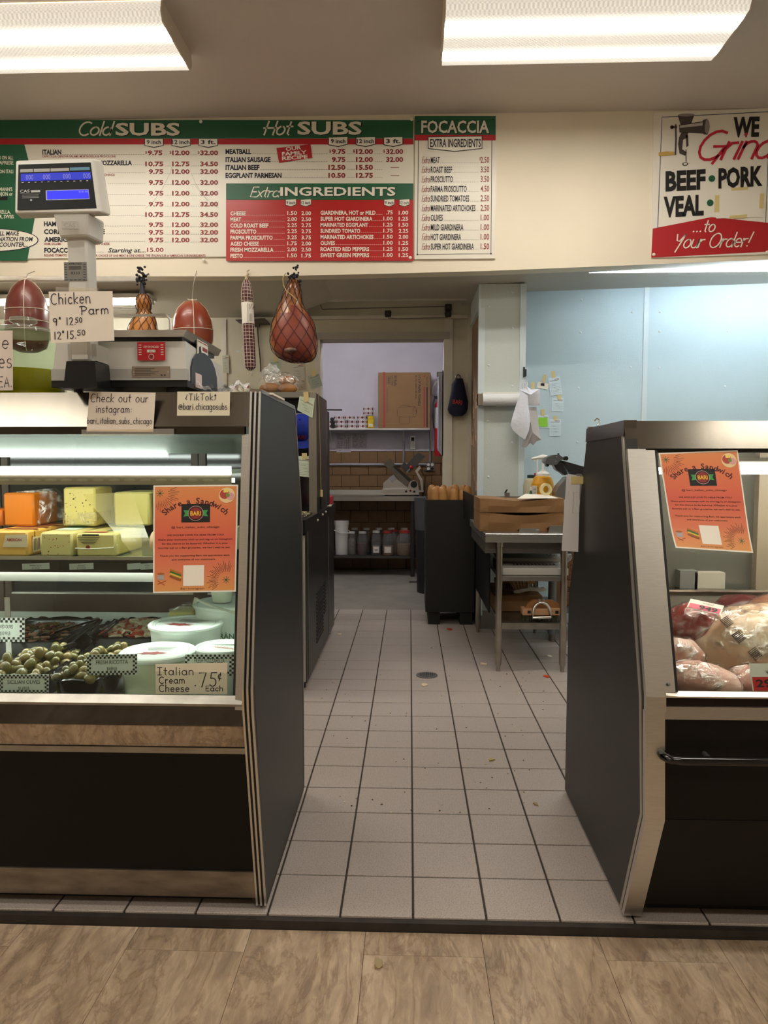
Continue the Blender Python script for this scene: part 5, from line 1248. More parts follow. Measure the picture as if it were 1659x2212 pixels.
# grinding sign
YG = SOF-.010
a = at(1407, 557, y=YG); b_ = at(1690, 548, y=YG); c_ = at(1412, 243, y=YG)
gs = MB(); q = [a, b_, b_+(c_-a), c_]; gs.add([(p.x, YG, p.z) for p in q]+[(p.x, SOF, p.z) for p in q], [(0,1,2,3), (7,6,5,4), (0,4,5,1), (1,5,6,2), (2,6,7,3), (3,7,4,0)])
gs = tag(gs.build('wall_sign', mat('sign_white', '#ece6da', .32)), 'white sign with a meat grinder saying beef pork veal ground to order', 'sign')
B4 = pxboard((a.x, YG, a.z), (b_-a), (0, 0, 1), gs, YG, V3)
B4.Li([(995, 728), (1006, 66), (1740, 45)], .005, 'frame_line', mat('print_blue', '#26405a', .4)); B4.Li([(1640, 712), (1652, 48)], .004, 'frame_line', MATS['print_blue'])
B4.Po([(960, 905), (1740, 882), (1740, 722), (1315, 670), (965, 731)], 'red_field', M_red, 1)
B4.T('WE', 1432, 1588, 190, 115, 'block_text', M_inkb, bold=.045, shear=.0, k=2); B4.Hn('Grind', 1200, 1660, 325, 165, 'script', mat('script_red', '#c21f3a', .4), w=.017, shear=.45, gap=.0, k=3)
def tilt(t, ul, vl, ur, vr, h, **kw):
    a_ = B4.L(ul, vl); b2 = B4.L(ur, vr); B4.text(t, a_[0], a_[1], abs(B4.L(ul, vl-h)[1]-a_[1]), 'block_text', M_inkb, width=math.hypot(b2[0]-a_[0], b2[1]-a_[1]), ang=math.atan2(b2[1]-a_[1], b2[0]-a_[0]), bold=.045, k=2)
tilt('BEEF', 1036, 505, 1275, 497, 115); tilt('PORK', 1352, 494, 1616, 484, 115); tilt('VEAL', 1028, 660, 1268, 652, 118)
B4.Di(1312, 440, 20, 'dot', M_green, 2); B4.Di(1305, 585, 20, 'dot', M_green, 2)
B4.Hn('...to', 1202, 1332, 758, 70, 'script_white', W4, w=.008, shear=.3, gap=.06, k=3); B4.Hn('Your Order!', 1085, 1545, 852, 82, 'script_white', W4, w=.008, shear=.35, gap=.03, k=3)
G1, G2, G3 = mat('grinder_grey', '#8f8783', .4), mat('grinder_dark', '#4c4442', .4), mat('grinder_lite', '#c4beb8', .4)
B4.Po([(1100, 58), (1200, 55), (1180, 112), (1118, 114)], 'grinder', G2, 2); B4.Di(1150, 57, 50, 'grinder_b', G1, 3, 20, 9)
B4.Po([(1108, 115), (1255, 96), (1258, 170), (1112, 160)], 'grinder', G1, 2); B4.Po([(1112, 120), (1255, 102), (1255, 122), (1112, 134)], 'grinder_lite', G3, 3)
B4.Po([(1250, 90), (1275, 82), (1292, 130), (1280, 178), (1255, 175)], 'grinder_dark', G2, 3); B4.Di(1276, 130, 15, 'grinder_b', G1, 4, 16, 44)
B4.Po([(1125, 158), (1165, 160), (1160, 190), (1135, 205), (1130, 260), (1160, 280), (1150, 300), (1115, 285), (1105, 230), (1110, 190)], 'grinder', G1, 2); B4.Po([(1150, 175), (1165, 180), (1168, 240), (1155, 250)], 'grinder_dark', G2, 2)
B4.Li([(1153, 265), (1155, 335)], .006, 'grinder_dark', G2, 3); B4.Di(1150, 350, 18, 'grinder_dark', G2, 3, 12, 11); B4.Di(1150, 350, 11, 'grinder_hole', W4, 4, 12, 6)
B4.Li([(1068, 128), (1092, 128)], .012, 'grinder', G1, 3); B4.Di(1066, 128, 11, 'grinder_dark', G2, 3); B4.Li([(1088, 115), (1092, 200), (1090, 290)], .010, 'grinder', G1, 4); B4.Po([(990, 298), (990, 278), (1040, 272), (1085, 276), (1085, 292), (1040, 298)], 'handle', mat('handle_wood', '#c9a352', .5), 4)
for (px, py) in ((1417, 246), (1412, 550), (1657, 545)):
    p = at(px, py, y=YG); MB().sphere((p.x, YG-.003, p.z), .011, 12, 8, (1, .6, 1)).build('screw_cap', W4, gs, smooth=True)
# blank sheet taped over the last word
def px_sheet(name, label, cat, corners, y, m, group=None, t=.0006, parent=None):
    P4 = [at(px, py, y=y) for (px, py) in corners]
    o = MB().sheet(*P4, t).build(name, m, parent)
    if parent is None: tag(o, label, cat, group)
    return o, P4
o, P4 = px_sheet('blank_sheet', 'blank white sheet taped over a word on the grinding sign', 'paper', [(1547, 472), (1645, 468), (1645, 405), (1547, 410)], YG-.004, M_paper)
for c4 in ([(1580, 412), (1616, 410), (1616, 404), (1580, 406)], [(1543, 458), (1554, 458), (1554, 421), (1545, 422)], [(1640, 450), (1649, 450), (1650, 418), (1642, 418)], [(1575, 473), (1614, 470), (1614, 463), (1576, 466)]):
    px_sheet('tape', '', '', c4, YG-.0052, M_tape, parent=o)

# ================================================================ posters and hand-written papers
def poster(label, corners, f, off, curl=0.0):
    """orange share-a-sandwich flyer on a leaning glass; f: depth of the glass face by height"""
    P4 = []
    for (px, py) in corners:
        y = 1.9
        for _ in range(6): y = f(at(px, py, y=y).z)+off
        P4.append(at(px, py, y=y))
    a, b, c, d = P4
    n = (b-a).cross(d-a).normalized()
    if n.y > 0: n = -n
    m = bpy.data.materials.get('poster_orange')
    if not m:
        m = mat('poster_orange', '#d9603f', .5)
        nt = m.node_tree; tc = nt.nodes.new('ShaderNodeTexCoord'); sp = nt.nodes.new('ShaderNodeSeparateXYZ'); rp = nt.nodes.new('ShaderNodeValToRGB'); ma = nt.nodes.new('ShaderNodeMath')
        ma.operation = 'MULTIPLY'; ma.inputs[1].default_value = 3.75
        nt.links.new(tc.outputs['Object'], sp.inputs[0]); nt.links.new(sp.outputs['Z'], ma.inputs[0]); nt.links.new(ma.outputs[0], rp.inputs[0]); nt.links.new(rp.outputs[0], nt.nodes['Principled BSDF'].inputs['Base Color'])
        e = rp.color_ramp.elements; e[0].position = 0; e[0].color = lin('#dd9a58'); e[1].position = 1; e[1].color = lin('#dd8d52')
        for p, cc in ((.22, '#dc7c58'), (.5, '#d6604a'), (.75, '#dc764c')): q = e.new(p); q.color = lin(cc)
    def S(u, v):
        p = a*(1-u)*(1-v)+b*u*(1-v)+c*u*v+d*(1-u)*v
        return p+n*(.002+curl*(max(0, .3-v)/.3)**2*(1-.5*u))
    mb = MB(); N_ = 10
    mb.grid(lambda u, v: S(u, v), N_, N_); mb.grid(lambda u, v: S(u, v)-n*.0006, N_, N_)
    o = tag(mb.build('flyer', M_paper, fix=False), label, 'flyer', 'orange flyers on the cases')
    mb = MB(); mb.grid(lambda u, v: S(.018+.964*u, .014+.972*v)+n*.0004, N_, N_); mb.build('print_ground', m, o, fix=False)
    bd = board(a, b-a, d-a, o, .0008); bd.w = (b-a).length; bd.h = (d-a).length; bd.r = (b-a)/bd.w; bd.u = (d-a)/bd.h; bd.n = n*1.0
    _P = bd.P
    def P(x, y, k=1): return S(x/bd.w, y/bd.h)+n*(.0004+.0003*k)
    bd.P = P
    W, H = bd.w, bd.h
    def X(u): return u*W
    def Y(v): return (1-v)*H
    # arched title
    t = 'Share a Sandwich'; cx, cy = X(.5), Y(.44); rr = W*.43
    for i, ch in enumerate(t):
        if ch == ' ': continue
        th = math.radians(138-96*(i+.5)/len(t)) if False else math.radians(90+54-108*(i+.5)/len(t))
        bd.text(ch, cx+rr*1.02*math.cos(th), cy+rr*.80*math.sin(th), H*.058, 'title', mat('poster_maroon', '#4a1716', .6), align='c', ang=(th-PI/2), bold=.022)
    bd.rect(X(.335), Y(.352), X(.675), Y(.18), 'logo_ground', M_inkb)
    gx, gy = X(.505), Y(.267)
    for s in (-1, 1): bd.poly([(gx+s*W*.07, gy-H*.022), (gx+s*W*.145, gy-H*.03), (gx+s*W*.125, gy), (gx+s*W*.145, gy+H*.03), (gx+s*W*.07, gy+H*.028)][::s], 'logo_ribbon', mat('logo_green', '#3c9a4a', .5), 2)
    bd.disc(gx, gy, W*.092, 'logo_rim', mat('logo_pale', '#c9a6a0', .5), 3, 24); bd.disc(gx, gy, W*.086, 'logo_ring', mat('logo_dark', '#3a1013', .5), 4, 24); bd.disc(gx, gy, W*.07, 'logo_disc', mat('logo_red', '#8e2a2a', .5), 5, 24)
    bd.text('BARI', gx, gy-H*.021, H*.042, 'logo_text', mat('logo_yellow', '#f0c13a', .5), align='c', width=W*.125, bold=.02, k=6)
    MK = mat('poster_ink', '#241513', .6)
    for (s, v, ul, ur, h, bo) in (('@ bari_italian_subs_chicago', .405, .215, .79, .019, .008), ('WE WOULD LOVE TO HEAR FROM YOU!', .478, .165, .84, .017, .012), ('Share your moments with us and tag us on instagram', .518, .06, .945, .017, .01), ('for the chance to be featured. Whether it is your', .556, .105, .895, .017, .01),
                          ("favorite sub or a Bari groceries, we can't wait to see.", .595, .06, .925, .017, .01), ('Thank you for supporting Bari, we appreciate each', .668, .08, .915, .017, .01), ('and everyone of our customers.', .704, .225, .75, .017, .01), ('Bari Instragram', .972, .335, .62, .018, .0)):
        bd.text(s, X(ul), Y(v), H*h, 'print', MK, width=(ur-ul)*W, bold=bo)
    bd.rect(X(.365), Y(.94), X(.615), Y(.75), 'white_square', M_paper, 2)
    # starbursts
    for (u0, v0, cc, rng) in ((.08, .075, M_green, (-175, 20)), (.88, .89, M_redd, (70, 215))):
        for k in range(26):
            th = math.radians(rng[0]+(rng[1]-rng[0])*k/25); r0, r1 = W*(.10+.03*(k % 2)), W*(.18+.05*((k*7) % 3)/2)
            q0 = (X(u0)+r0*math.cos(th), Y(v0)+r0*math.sin(th)); q1 = (X(u0)+r1*math.cos(th), Y(v0)+r1*math.sin(th))
            if all(.02*W < q[0] < .98*W and .015*H < q[1] < .985*H for q in (q0, q1)): bd.line([q0, q1], .0009, 'burst_line', MK)
        for k in range(8):
            th = k*PI/4; bd.line([(X(u0), Y(v0)), (X(u0)+W*.045*math.cos(th), Y(v0)+W*.045*math.sin(th))], .0012, 'burst_star', cc)
    # bowl of cold cuts, sandwich, pot
    bd.disc(X(.87), Y(.10), W*.095, 'bowl', mat('bowl_pale', '#e8cf9a', .5), 2); bd.disc(X(.845), Y(.09), W*.06, 'bowl_food', mat('food_red', '#b3433c', .5), 3, 12); bd.disc(X(.91), Y(.11), W*.045, 'bowl_food2', mat('food_pink', '#d9a0a4', .5), 4, 12)
    bd.rect(X(.83), Y(.075), X(.89), Y(.045), 'bowl_cheese', mat('food_yellow', '#ecd36a', .5), 4); bd.disc(X(.88), Y(.10), W*.025, 'bowl_olive', mat('food_green', '#6f8a2a', .5), 5, 10)
    for k, cc in enumerate(('#b8722c', '#3f6b2c', '#d9b64a', '#9b5a24')):
        y_ = .80+k*.018; bd.poly([(X(.20), Y(y_)), (X(.21), Y(y_-.02)), (X(.345), Y(y_+.02)), (X(.335), Y(y_+.04))], 'sandwich_%s' % ('bun', 'lettuce', 'cheese', 'base')[k], mat('sw_%d' % k, cc, .5), 2+k)
    bd.rect(X(.055), Y(.88), X(.135), Y(.825), 'pot', mat('pot_grey', '#a9a4a4', .4), 2); bd.disc(X(.095), Y(.825), W*.045, 'pot_soup', mat('pot_soup', '#b0612a', .5), 3, 16, W*.014)
    bd.line([(X(.06), Y(.92)), (X(.16), Y(.89))], .002, 'pot_fire', mat('pot_fire', '#a54a1c', .5)); bd.line([(X(.06), Y(.89)), (X(.14), Y(.93))], .002, 'pot_fire', MATS['pot_fire'])
    return o
poster('orange flyer taped flat on the deli case glass', [(331, 1281), (510, 1278), (515, 1047), (332, 1049)], dfl, .018)
poster('orange flyer with a curling corner on the meat case glass', [(1455, 1186), (1624, 1196), (1593, 973), (1422, 979)], dfr, .018, curl=.014)

def note(name, label, corners, y, m, lines, cat='paper sign', ink=M_mark, group=None):
    o, P4 = px_sheet(name, label, cat, corners, y, m, group)
    a, b, c, d = P4
    bd = board(a, b-a, d-a, o, .0008); bd.w = (b-a).length; bd.h = (d-a).length
    for (t, u, v, h, wd, sw) in lines: bd.hand(t, bd.w*u, bd.h*(1-v), bd.h*h, 'handwriting', ink, w=sw, width=bd.w*wd)
    return o, bd
o, bd = note('paper_sign', 'handwritten chicken parm price sheet taped to the scale post', [(110, 741), (247, 736), (243, 629), (105, 630)], 1.872, M_paper2,
     [('Chicken', .03, .25, .20, .62, .0022), ('Parm', .50, .47, .16, .43, .0022), ('9"', .05, .66, .14, .13, .0022), ('12.', .26, .66, .14, .15, .0022), ('50', .40, .62, .09, .11, .002), ('12"', .06, .93, .14, .16, .0022), ('15.', .26, .93, .15, .15, .0022), ('50', .42, .87, .10, .13, .002)])
yh = 1.925
o, bd = note('paper_sign', 'handwritten instagram sheet taped over the deli case hood', [(187, 932), (331, 933), (336, 848), (193, 846)], yh, M_paper2,
     [('Check out our', .03, .26, .20, .86, .0017), ('instagram:', .12, .52, .17, .54, .0016), ('bari_italian_subs_chicago', .0, .80, .15, .97, .0014)])
MB().sheet(at(176, 942, y=yh-.001), at(376, 940, y=yh-.001), at(376, 926, y=yh-.001), at(176, 928, y=yh-.001), .0003).build('clear_tape', clear('clear_tape', '#fffaf0', ior=1.5, haze=.12), o)
o, bd = note('paper_sign', 'handwritten tiktok sheet taped on the deli case hood', [(382, 915), (496, 915), (497, 846), (383, 846)], yh+.012, mat('paper_ivory', '#e9e2cb', .7), [('<TikTok>', .16, .27, .20, .58, .0016), ('@bari.chicagosubs', .03, .56, .19, .92, .0016)], ink=mat('marker_blue', '#141c3a', .5))
o, bd = note('paper_sign', 'handwritten sheet standing at the frame edge beside the glass jar', [(-90, 845), (28, 843), (27, 714), (-90, 716)], 1.99, mat('paper_pink', '#e2d3c8', .7), [('e', .80, .30, .22, .12, .002), ('es', .74, .62, .24, .24, .002), ('EA.', .74, .94, .17, .25, .002)])

# ================================================================ counter scale
sc = thing('counter_scale', 'grey price scale with blue customer display on a post', 'scale', (-.72, 2.15, 1.414))
M_sg = mat('scale_grey', '#cfcdc6', .45); M_sg2 = mat('scale_grey_dark', '#b4b3ad', .45)
yF = 1.99; pa = at(112, 822, y=yF); pb = at(402, 736, y=yF); zt_ = pb.z; z0 = pa.z
xr_ = pb.x; yb_ = 2.40
mb = MB(); pr = [(pa.x, z0), (pa.x+.01, zt_), (xr_, zt_), (xr_, z0)]
mb.add([(pa.x, yF, z0), (xr_, yF, z0), (xr_-.004, yF+.008, zt_), (pa.x+.012, yF+.008, zt_), (pa.x, yb_, z0), (xr_, yb_, z0), (xr_, yb_-.05, zt_-.02), (pa.x, yb_-.05, zt_-.02)], [(0,1,2,3), (7,6,5,4), (0,4,5,1), (1,5,6,2), (2,6,7,3), (3,7,4,0)])
mb.build('scale_body', M_sg, sc)
MB().box(pa.x-.002, xr_+.001, yF+.002, yb_, z0-.018, z0).build('base_band', M_blackp, sc)
zl_ = at(250, 797, y=yF).z
MB().box(pa.x-.001, xr_+.0005, yF-.001, yF+.02, z0, zl_).build('lower_step', M_sg2, sc)
for xx in (pa.x+.05, xr_-.06):
    for yy in (yF+.05, yb_-.06): MB().cyl((xx, yy, 1.413), (xx, yy, z0-.017), .012).build('foot', M_blackp, sc, smooth=True)
# rounded dark side lens
arc_ = [(yF+.03, z0-.005)]+[(yF+.17+.14*math.cos(PI-PI*k/10), z0-.005+.10*math.sin(PI*k/10)**.7) for k in range(1, 10)]+[(yF+.31, z0-.005)]
MB().prism(arc_, 'x', xr_-.001, xr_+.003).build('side_lens', mat('lens_navy', '#25303c', .3), sc)
# stickers and plate
def sticker(ul, vl, ur, vr, name, m, lift=.002, view=(0, 570, 560/1659), y=yF):
    x0, y0, k = view; a = at(x0+ul*k, y0+vr*k, y=y-lift); b = at(x0+ur*k, y0+vl*k, y=y-lift)
    o = MB().box(a.x, b.x, y-lift, y-lift+.001, a.z, b.z).build(name, m, sc)
    return o, board((a.x, y-lift, a.z), (1, 0, 0), (0, 0, 1), o, .0004), b.x-a.x, b.z-a.z
o, bd, w_, h_ = sticker(880, 500, 1056, 618, 'inspection_sticker', M_red)
bd.text('CITY OF CHICAGO', w_/2, h_*.68, h_*.12, 'sticker_text', W4, align='c', width=w_*.54, bold=.01); bd.rect(w_*.35, h_*.44, w_*.65, h_*.58, 'sticker_box', W4); bd.text('13571', w_/2, h_*.46, h_*.1, 'sticker_number', M_inkb, align='c', width=w_*.25, k=2); bd.disc(w_*.5, h_*.2, h_*.16, 'sticker_seal', W4); bd.disc(w_*.5, h_*.2, h_*.13, 'sticker_seal_in', M_redd, 2)
for i in range(5):
    for u in (.05, .84): bd.rect(w_*u, h_*(.3+.13*i), w_*(u+.1), h_*(.34+.13*i), 'sticker_text', W4)
o, bd, w_, h_ = sticker(845, 655, 1088, 728, 'rating_plate', mat('plate_tan', '#a89a8c', .35, .6))
for i in range(5): bd.rect(w_*.08, h_*(.2+.14*i), w_*(.5+.1*(i % 3)), h_*(.25+.14*i), 'plate_text', mat('plate_ink', '#4a443e', .5))
for u in (.05, .95): bd.disc(w_*u, h_*.5, h_*.1, 'plate_screw', M_ss, 2, 10)
bd.disc(w_*.78, h_*.2, h_*.09, 'plate_text', MATS['plate_ink'], 1, 10); bd.disc(w_*.86, h_*.2, h_*.09, 'plate_text', MATS['plate_ink'], 1, 10)
o = MB().box(xr_, xr_+.002, yF+.10, yF+.21, z0+.06, z0+.125).build('side_sticker', W4, sc)
bd = board((xr_+.0022, yF+.10, z0+.06), (0, 1, 0), (0, 0, 1), o, .0006); bd.line([(.004, .004), (.106, .004), (.106, .061), (.004, .061)], .002, 'sticker_frame', M_redd, closed=True); bd.rect(.05, .04, .1, .05, 'sticker_text', M_redd); bd.rect(.05, .02, .095, .028, 'sticker_text', M_redd); bd.poly([(.012, .02), (.04, .02), (.03, .05), (.015, .045)], 'sticker_mark', M_ink)
o = MB().box(xr_+.003, xr_+.0045, yF+.07, yF+.13, z0-.012, z0+.028).build('side_tag', mat('tag_pinkish', '#dfc9c2', .5), sc)
# platter with rail
pz = at(600, 726, y=yF)
za_ = at(320, 712, y=yF-.01).z; zb2 = at(320, 727, y=yF-.01).z
x0_ = at(246, 720, y=yF).x; x1_ = at(400, 720, y=yF).x
MB().prism([(x0_-.12, zb2), (x1_-.004, zb2), (x1_+.006, za_), (x0_-.12, za_)], 'y', yF-.006, yF+.36).build('platter', M_ss, sc)
MB().box(x0_-.11, x1_-.012, yF+.01, yF+.34, zt_-.001, zb2+.001).build('platter_seat', M_blackp, sc)
zr_ = at(300, 681, y=yF+.1).z; xe_ = at(368, 700, y=yF+.1).x
MB().tube([(x0_-.06, yF+.1, za_), (x0_-.06, yF+.1, zr_-.012), (x0_-.05, yF+.1, zr_), (xe_-.012, yF+.1, zr_), (xe_, yF+.1, zr_-.012), (xe_, yF+.1, za_)], .004, 8).build('platter_rail', M_ss, sc, smooth=True)
# post and its shoe
yP = 1.91
a = at(140, 838, y=yP-.02); b = at(205, 780, y=yP-.02)
MB().prism([(a.x-.004, a.z), (b.x+.004, a.z), (b.x, b.z), (a.x+.006, b.z)], 'y', yP-.02, yP+.07).build('post_shoe', mat('shoe_black', '#15161a', .28), sc)
a = at(147, 780, y=yP+.01); b = at(208, 743, y=yP+.01); MB().box(a.x, b.x, yP+.01, yF+.01, a.z, b.z).build('post_bracket', M_sg2, sc)
a = at(148, 780, y=yP); b = at(187, 440, y=yP); a2 = at(136, 440, y=yP)
mb = MB(); ps = [(a2.x, a.z), (at(187, 600, y=yP).x, a.z), (at(187, 600, y=yP).x, b.z), (a2.x, b.z)]
MB().box(a2.x+.006, at(187, 600, y=yP).x+.003, yP, yP+.06, a.z-.001, b.z+.03, .006).build('post', M_sg, sc, smooth=True)
a = at(139, 607, y=yP-.001); b = at(187, 566, y=yP-.001)
o = MB().box(a.x, b.x, yP-.0012, yP, a.z, b.z).build('approval_label', mat('label_silver', '#8c8b86', .35, .5), sc)
bd = board((a.x, yP-.0012, a.z), (1, 0, 0), (0, 0, 1), o, .0004); w_, h_ = b.x-a.x, b.z-a.z
bd.text('APPROVED', w_*.2, h_*.86, h_*.1, 'label_text', M_inkb, width=w_*.58, bold=.01, shear=.1); bd.text('8330', w_*.31, h_*.35, h_*.15, 'label_text', M_inkb, width=w_*.38)
for i in range(4): bd.rect(w_*.22, h_*(.62+.05*i), w_*.76, h_*(.64+.05*i), 'label_text', M_inkb)
for i in range(6):
    for u in (.03, .85): bd.rect(w_*u, h_*(.18+.135*i), w_*(u+.11), h_*(.21+.135*i), 'label_text', M_inkb)
for i in range(5): bd.rect(w_*(.05+.19*i), h_*.04, w_*(.18+.19*i), h_*.07, 'label_text', M_inkb)
a_, b2, c2, d2 = at(120, 634, y=yP-.004), at(212, 630, y=yP-.004), at(212, 622, y=yP-.004), at(120, 620, y=yP-.004)
MB().sheet(a_, b2, c2, d2, .0004).build('clear_tape', MATS['clear_tape'], sc)
# display head
V7 = (20, 330, 240/1659)
def h7(u, v, y): return at(V7[0]+u*V7[2], V7[1]+v*V7[2], y=y)
yt_, yb2 = 1.955, 1.885
fr = [h7(70, 905, yb2), h7(1375, 885, yb2), h7(1258, 88, yt_), h7(82, 112, yt_)]
dep = Vector((.0, .075, .012))
bk = [p+dep+((sum(fr, Vector())/4)-p)*.10 for p in fr]; low = [h7(110, 965, yb2+.015), h7(1330, 965, yb2+.015)]
mid = [p+dep*.45 for p in fr]
mid[1] = mid[1]+Vector((.012, 0, -.004)); mid[2] = mid[2]+Vector((.010, 0, .004)); mid[0] = mid[0]+Vector((-.003, 0, -.008)); mid[3] = mid[3]+Vector((-.003, 0, .003))
mb = MB(); mb.add(fr+mid+bk, [(0,1,2,3), (11,10,9,8)]+[(i, (i+1) % 4, 4+(i+1) % 4, 4+i) for i in range(4)]+[(4+i, 4+(i+1) % 4, 8+(i+1) % 4, 8+i) for i in range(4)])
hd = mb.build('display_head', M_sg, sc)
bv = hd.modifiers.new('round', 'BEVEL'); bv.width = .008; bv.segments = 3
n_ = (fr[1]-fr[0]).cross(fr[3]-fr[0]).normalized()
if n_.y > 0: n_ = -n_
hy7 = lambda v: yt_+(v-100)/795*(yb2-yt_)
scn = [h7(125, 860, hy7(860)), h7(1306, 832, hy7(832)), h7(1218, 152, hy7(152)), h7(142, 186, hy7(186))]
tt = lambda p: p+n_*.0022
so = MB().sheet(*[tt(p) for p in scn], .001).build('screen', mat('screen_black', '#060608', .5, spec=.1), sc)
bl, br, tr, tl = scn
def SP(u, v, tl=tl, tr=tr, bl=bl, br=br, n=n_):      # u right, v down, 0..1 over the screen
    return (tl*(1-u)+tr*u)*(1-v)+(bl*(1-u)+br*u)*v+n*.0030
def sq(u0, v0, u1, v1, name, m, lift=0.0):
    e = n_*lift; return MB().add([SP(u0, v1)+e, SP(u1, v1)+e, SP(u1, v0)+e, SP(u0, v0)+e], [(0, 1, 2, 3)]).build(name, m, so, fix=False)
_e = emitter
def emitter(n, c, s):
    m = _e(n, c, s); m.node_tree.nodes['Principled BSDF'].inputs['Base Color'].default_value = (.01, .01, .05, 1); m.node_tree.nodes['Principled BSDF'].inputs['Specular IOR Level'].default_value = .05; return m
M_lcd = emitter('lcd_blue', (.02, .02, .95), 1.1); M_lcd2 = emitter('lcd_dim', (.03, .04, .45), .5)
sq(.04, .215, .985, .385, 'lcd_strip', M_lcd2); sq(.37, .60, .93, .815, 'lcd_frame', mat('lcd_edge', '#8d8d8d', .4)); sq(.385, .615, .925, .80, 'lcd_screen', M_lcd, .0004)
for (u0, u1) in ((.03, .205), (.215, .435), (.445, .70)): sq(u0, .115, u1, .185, 'caption_bar', mat('caption_grey', '#8f8c86', .5))
sq(.71, .11, .98, .18, 'caption_bar', mat('caption_blue', '#2d6f8c', .5))
bd = board(bl+n_*.002, br-bl, tl-bl, so, .0004); bd.w = (br-bl).length; bd.h = (tl-bl).length
MG = mat('lcd_digit', '#7479c8', .5)
_l = bd.P
bd.P = lambda x, y, k=1, W=bd.w, H=bd.h, n=n_: SP(x/W, 1-y/H)+n*(.0004+.0004*k)
for (u0, s) in ((.11, '000'), (.34, '000'), (.61, '000'), (.88, '000')): bd.text(s, bd.w*u0, bd.h*.64, bd.h*.115, 'digits', MG, width=bd.w*.10)
MW = mat('screen_print', '#a9a7a3', .5)
bd.text('CAS', bd.w*.035, bd.h*.36, bd.h*.065, 'screen_text', MW, width=bd.w*.125, bold=.01); bd.rect(bd.w*.18, bd.h*.36, bd.w*.30, bd.h*.405, 'screen_text', MW)
bd.rect(bd.w*.035, bd.h*.335, bd.w*.30, bd.h*.338, 'screen_text', MW)
for i in range(3): bd.rect(bd.w*.06, bd.h*(.24+.03*i), bd.w*.28, bd.h*(.246+.03*i), 'screen_text', mat('screen_print_dim', '#5a5957', .5))
bd.disc(bd.w*.18, bd.h*.19, bd.h*.02, 'screen_text', MATS['screen_print_dim'])
bd.text('02:42 PM', bd.w*.80, bd.h*.325, bd.h*.04, 'screen_clock', mat('clock', '#8f92e0', .5), width=bd.w*.12)
for i in range(11): bd.rect(bd.w*(.055+.086*i), bd.h*.575, bd.w*(.08+.086*i), bd.h*.59, 'screen_text', MW)
# neck below the head
nk = [h7(640, 900, yb2+.006), h7(1190, 895, yb2+.006), h7(1175, 1250, yb2+.012), h7(745, 1268, yb2+.012)]
nb = [p+Vector((.012, .07, 0)) for p in nk]
mb = MB(); mb.add(nk+nb, [(0,1,2,3), (7,6,5,4), (0,4,5,1), (1,5,6,2), (2,6,7,3), (3,7,4,0)]); o = mb.build('neck', M_sg, sc)
bv = o.modifiers.new('round', 'BEVEL'); bv.width = .006; bv.segments = 2
ba = [h7(795, 1155, yb2-.002), h7(1040, 1155, yb2-.002), h7(1030, 1042, yb2-.004), h7(785, 1042, yb2-.004)]
o = MB().sheet(*[p+n_*.004 for p in ba], .004).build('badge', M_sg, sc)
bd = board(ba[0]+n_*.0042, ba[1]-ba[0], ba[3]-ba[0], o, .0006); w_ = (ba[1]-ba[0]).length; h_ = (ba[3]-ba[0]).length
bd.text('CAS', w_*.15, h_*.22, h_*.55, 'badge_text', M_sg2, width=w_*.7, bold=.01); bd.line([(w_*.03, h_*.06), (w_*.97, h_*.06), (w_*.97, h_*.94), (w_*.03, h_*.94)], .0012, 'badge_frame', M_sg2, closed=True)
# crumpled plastic bag beside the scale
p = at(520, 832, y=2.05)
mb = MB().grid(lambda u, v: (xr_+.01+.14*u, 2.02+.2*v, 1.416+.02*math.sin(7*u+2)*math.sin(5*v)+.016+.008*math.sin(23*u+11*v)), 18, 12)
tag(mb.build('plastic_bag', film('bag_white', .5, '#efeff2', .2)), 'crumpled white plastic bag beside the scale', 'plastic bag')
# papers lying behind (white sheet edge)
tag(MB().box(xr_+.15, xr_+.22, 2.05, 2.25, 1.413, 1.418).build('folded_paper', M_paper), 'folded white paper on the deli case top beside the scale', 'paper')
# ---------------------------------------------------------------- glass jar with oil
cx, cy = at(70, 780, y=2.14).x-.028, 2.15
jr = thing('glass_jar', 'big lidded glass jar half filled with yellow-green liquid', 'jar', (cx, cy, 1.414))
zs_ = lambda py: at(70, py, y=2.14).z
rj = .112
prof = [(rj*.93, 1.414), (rj*1.0, 1.43), (rj*1.0, zs_(775)), (rj*.97, zs_(752)), (rj*.92, zs_(740)), (rj*.95, zs_(728)), (rj*.90, zs_(722))]
MB().lathe(prof+[(r-.005, z) for r, z in reversed(prof[1:])], (cx, cy, 0), 40).build('jar_body', M_cglass, jr, smooth=True)
MB().lathe([(rj*.95, zs_(722)), (rj*.92, zs_(714)), (rj*.6, zs_(708)), (rj*.25, zs_(704)), (rj*.22, zs_(700)), (rj*.34, zs_(694)), (rj*.32, zs_(686)), (.001, zs_(684))], (cx, cy, 0), 36).build('lid', clear('lid_glass', '#e4ece6', ior=1.5, haze=.10), jr, smooth=True)
MB().lathe([(.001, 1.419), (rj*.94, 1.420), (rj*.94, zs_(801)), (.001, zs_(801))], (cx, cy, 0), 36).build('oil', mat('oil_yellow', '#d2bc10', .12, spec=.5), jr, smooth=True)
# oil in a pan behind the scale
p = at(265, 715, y=2.3)
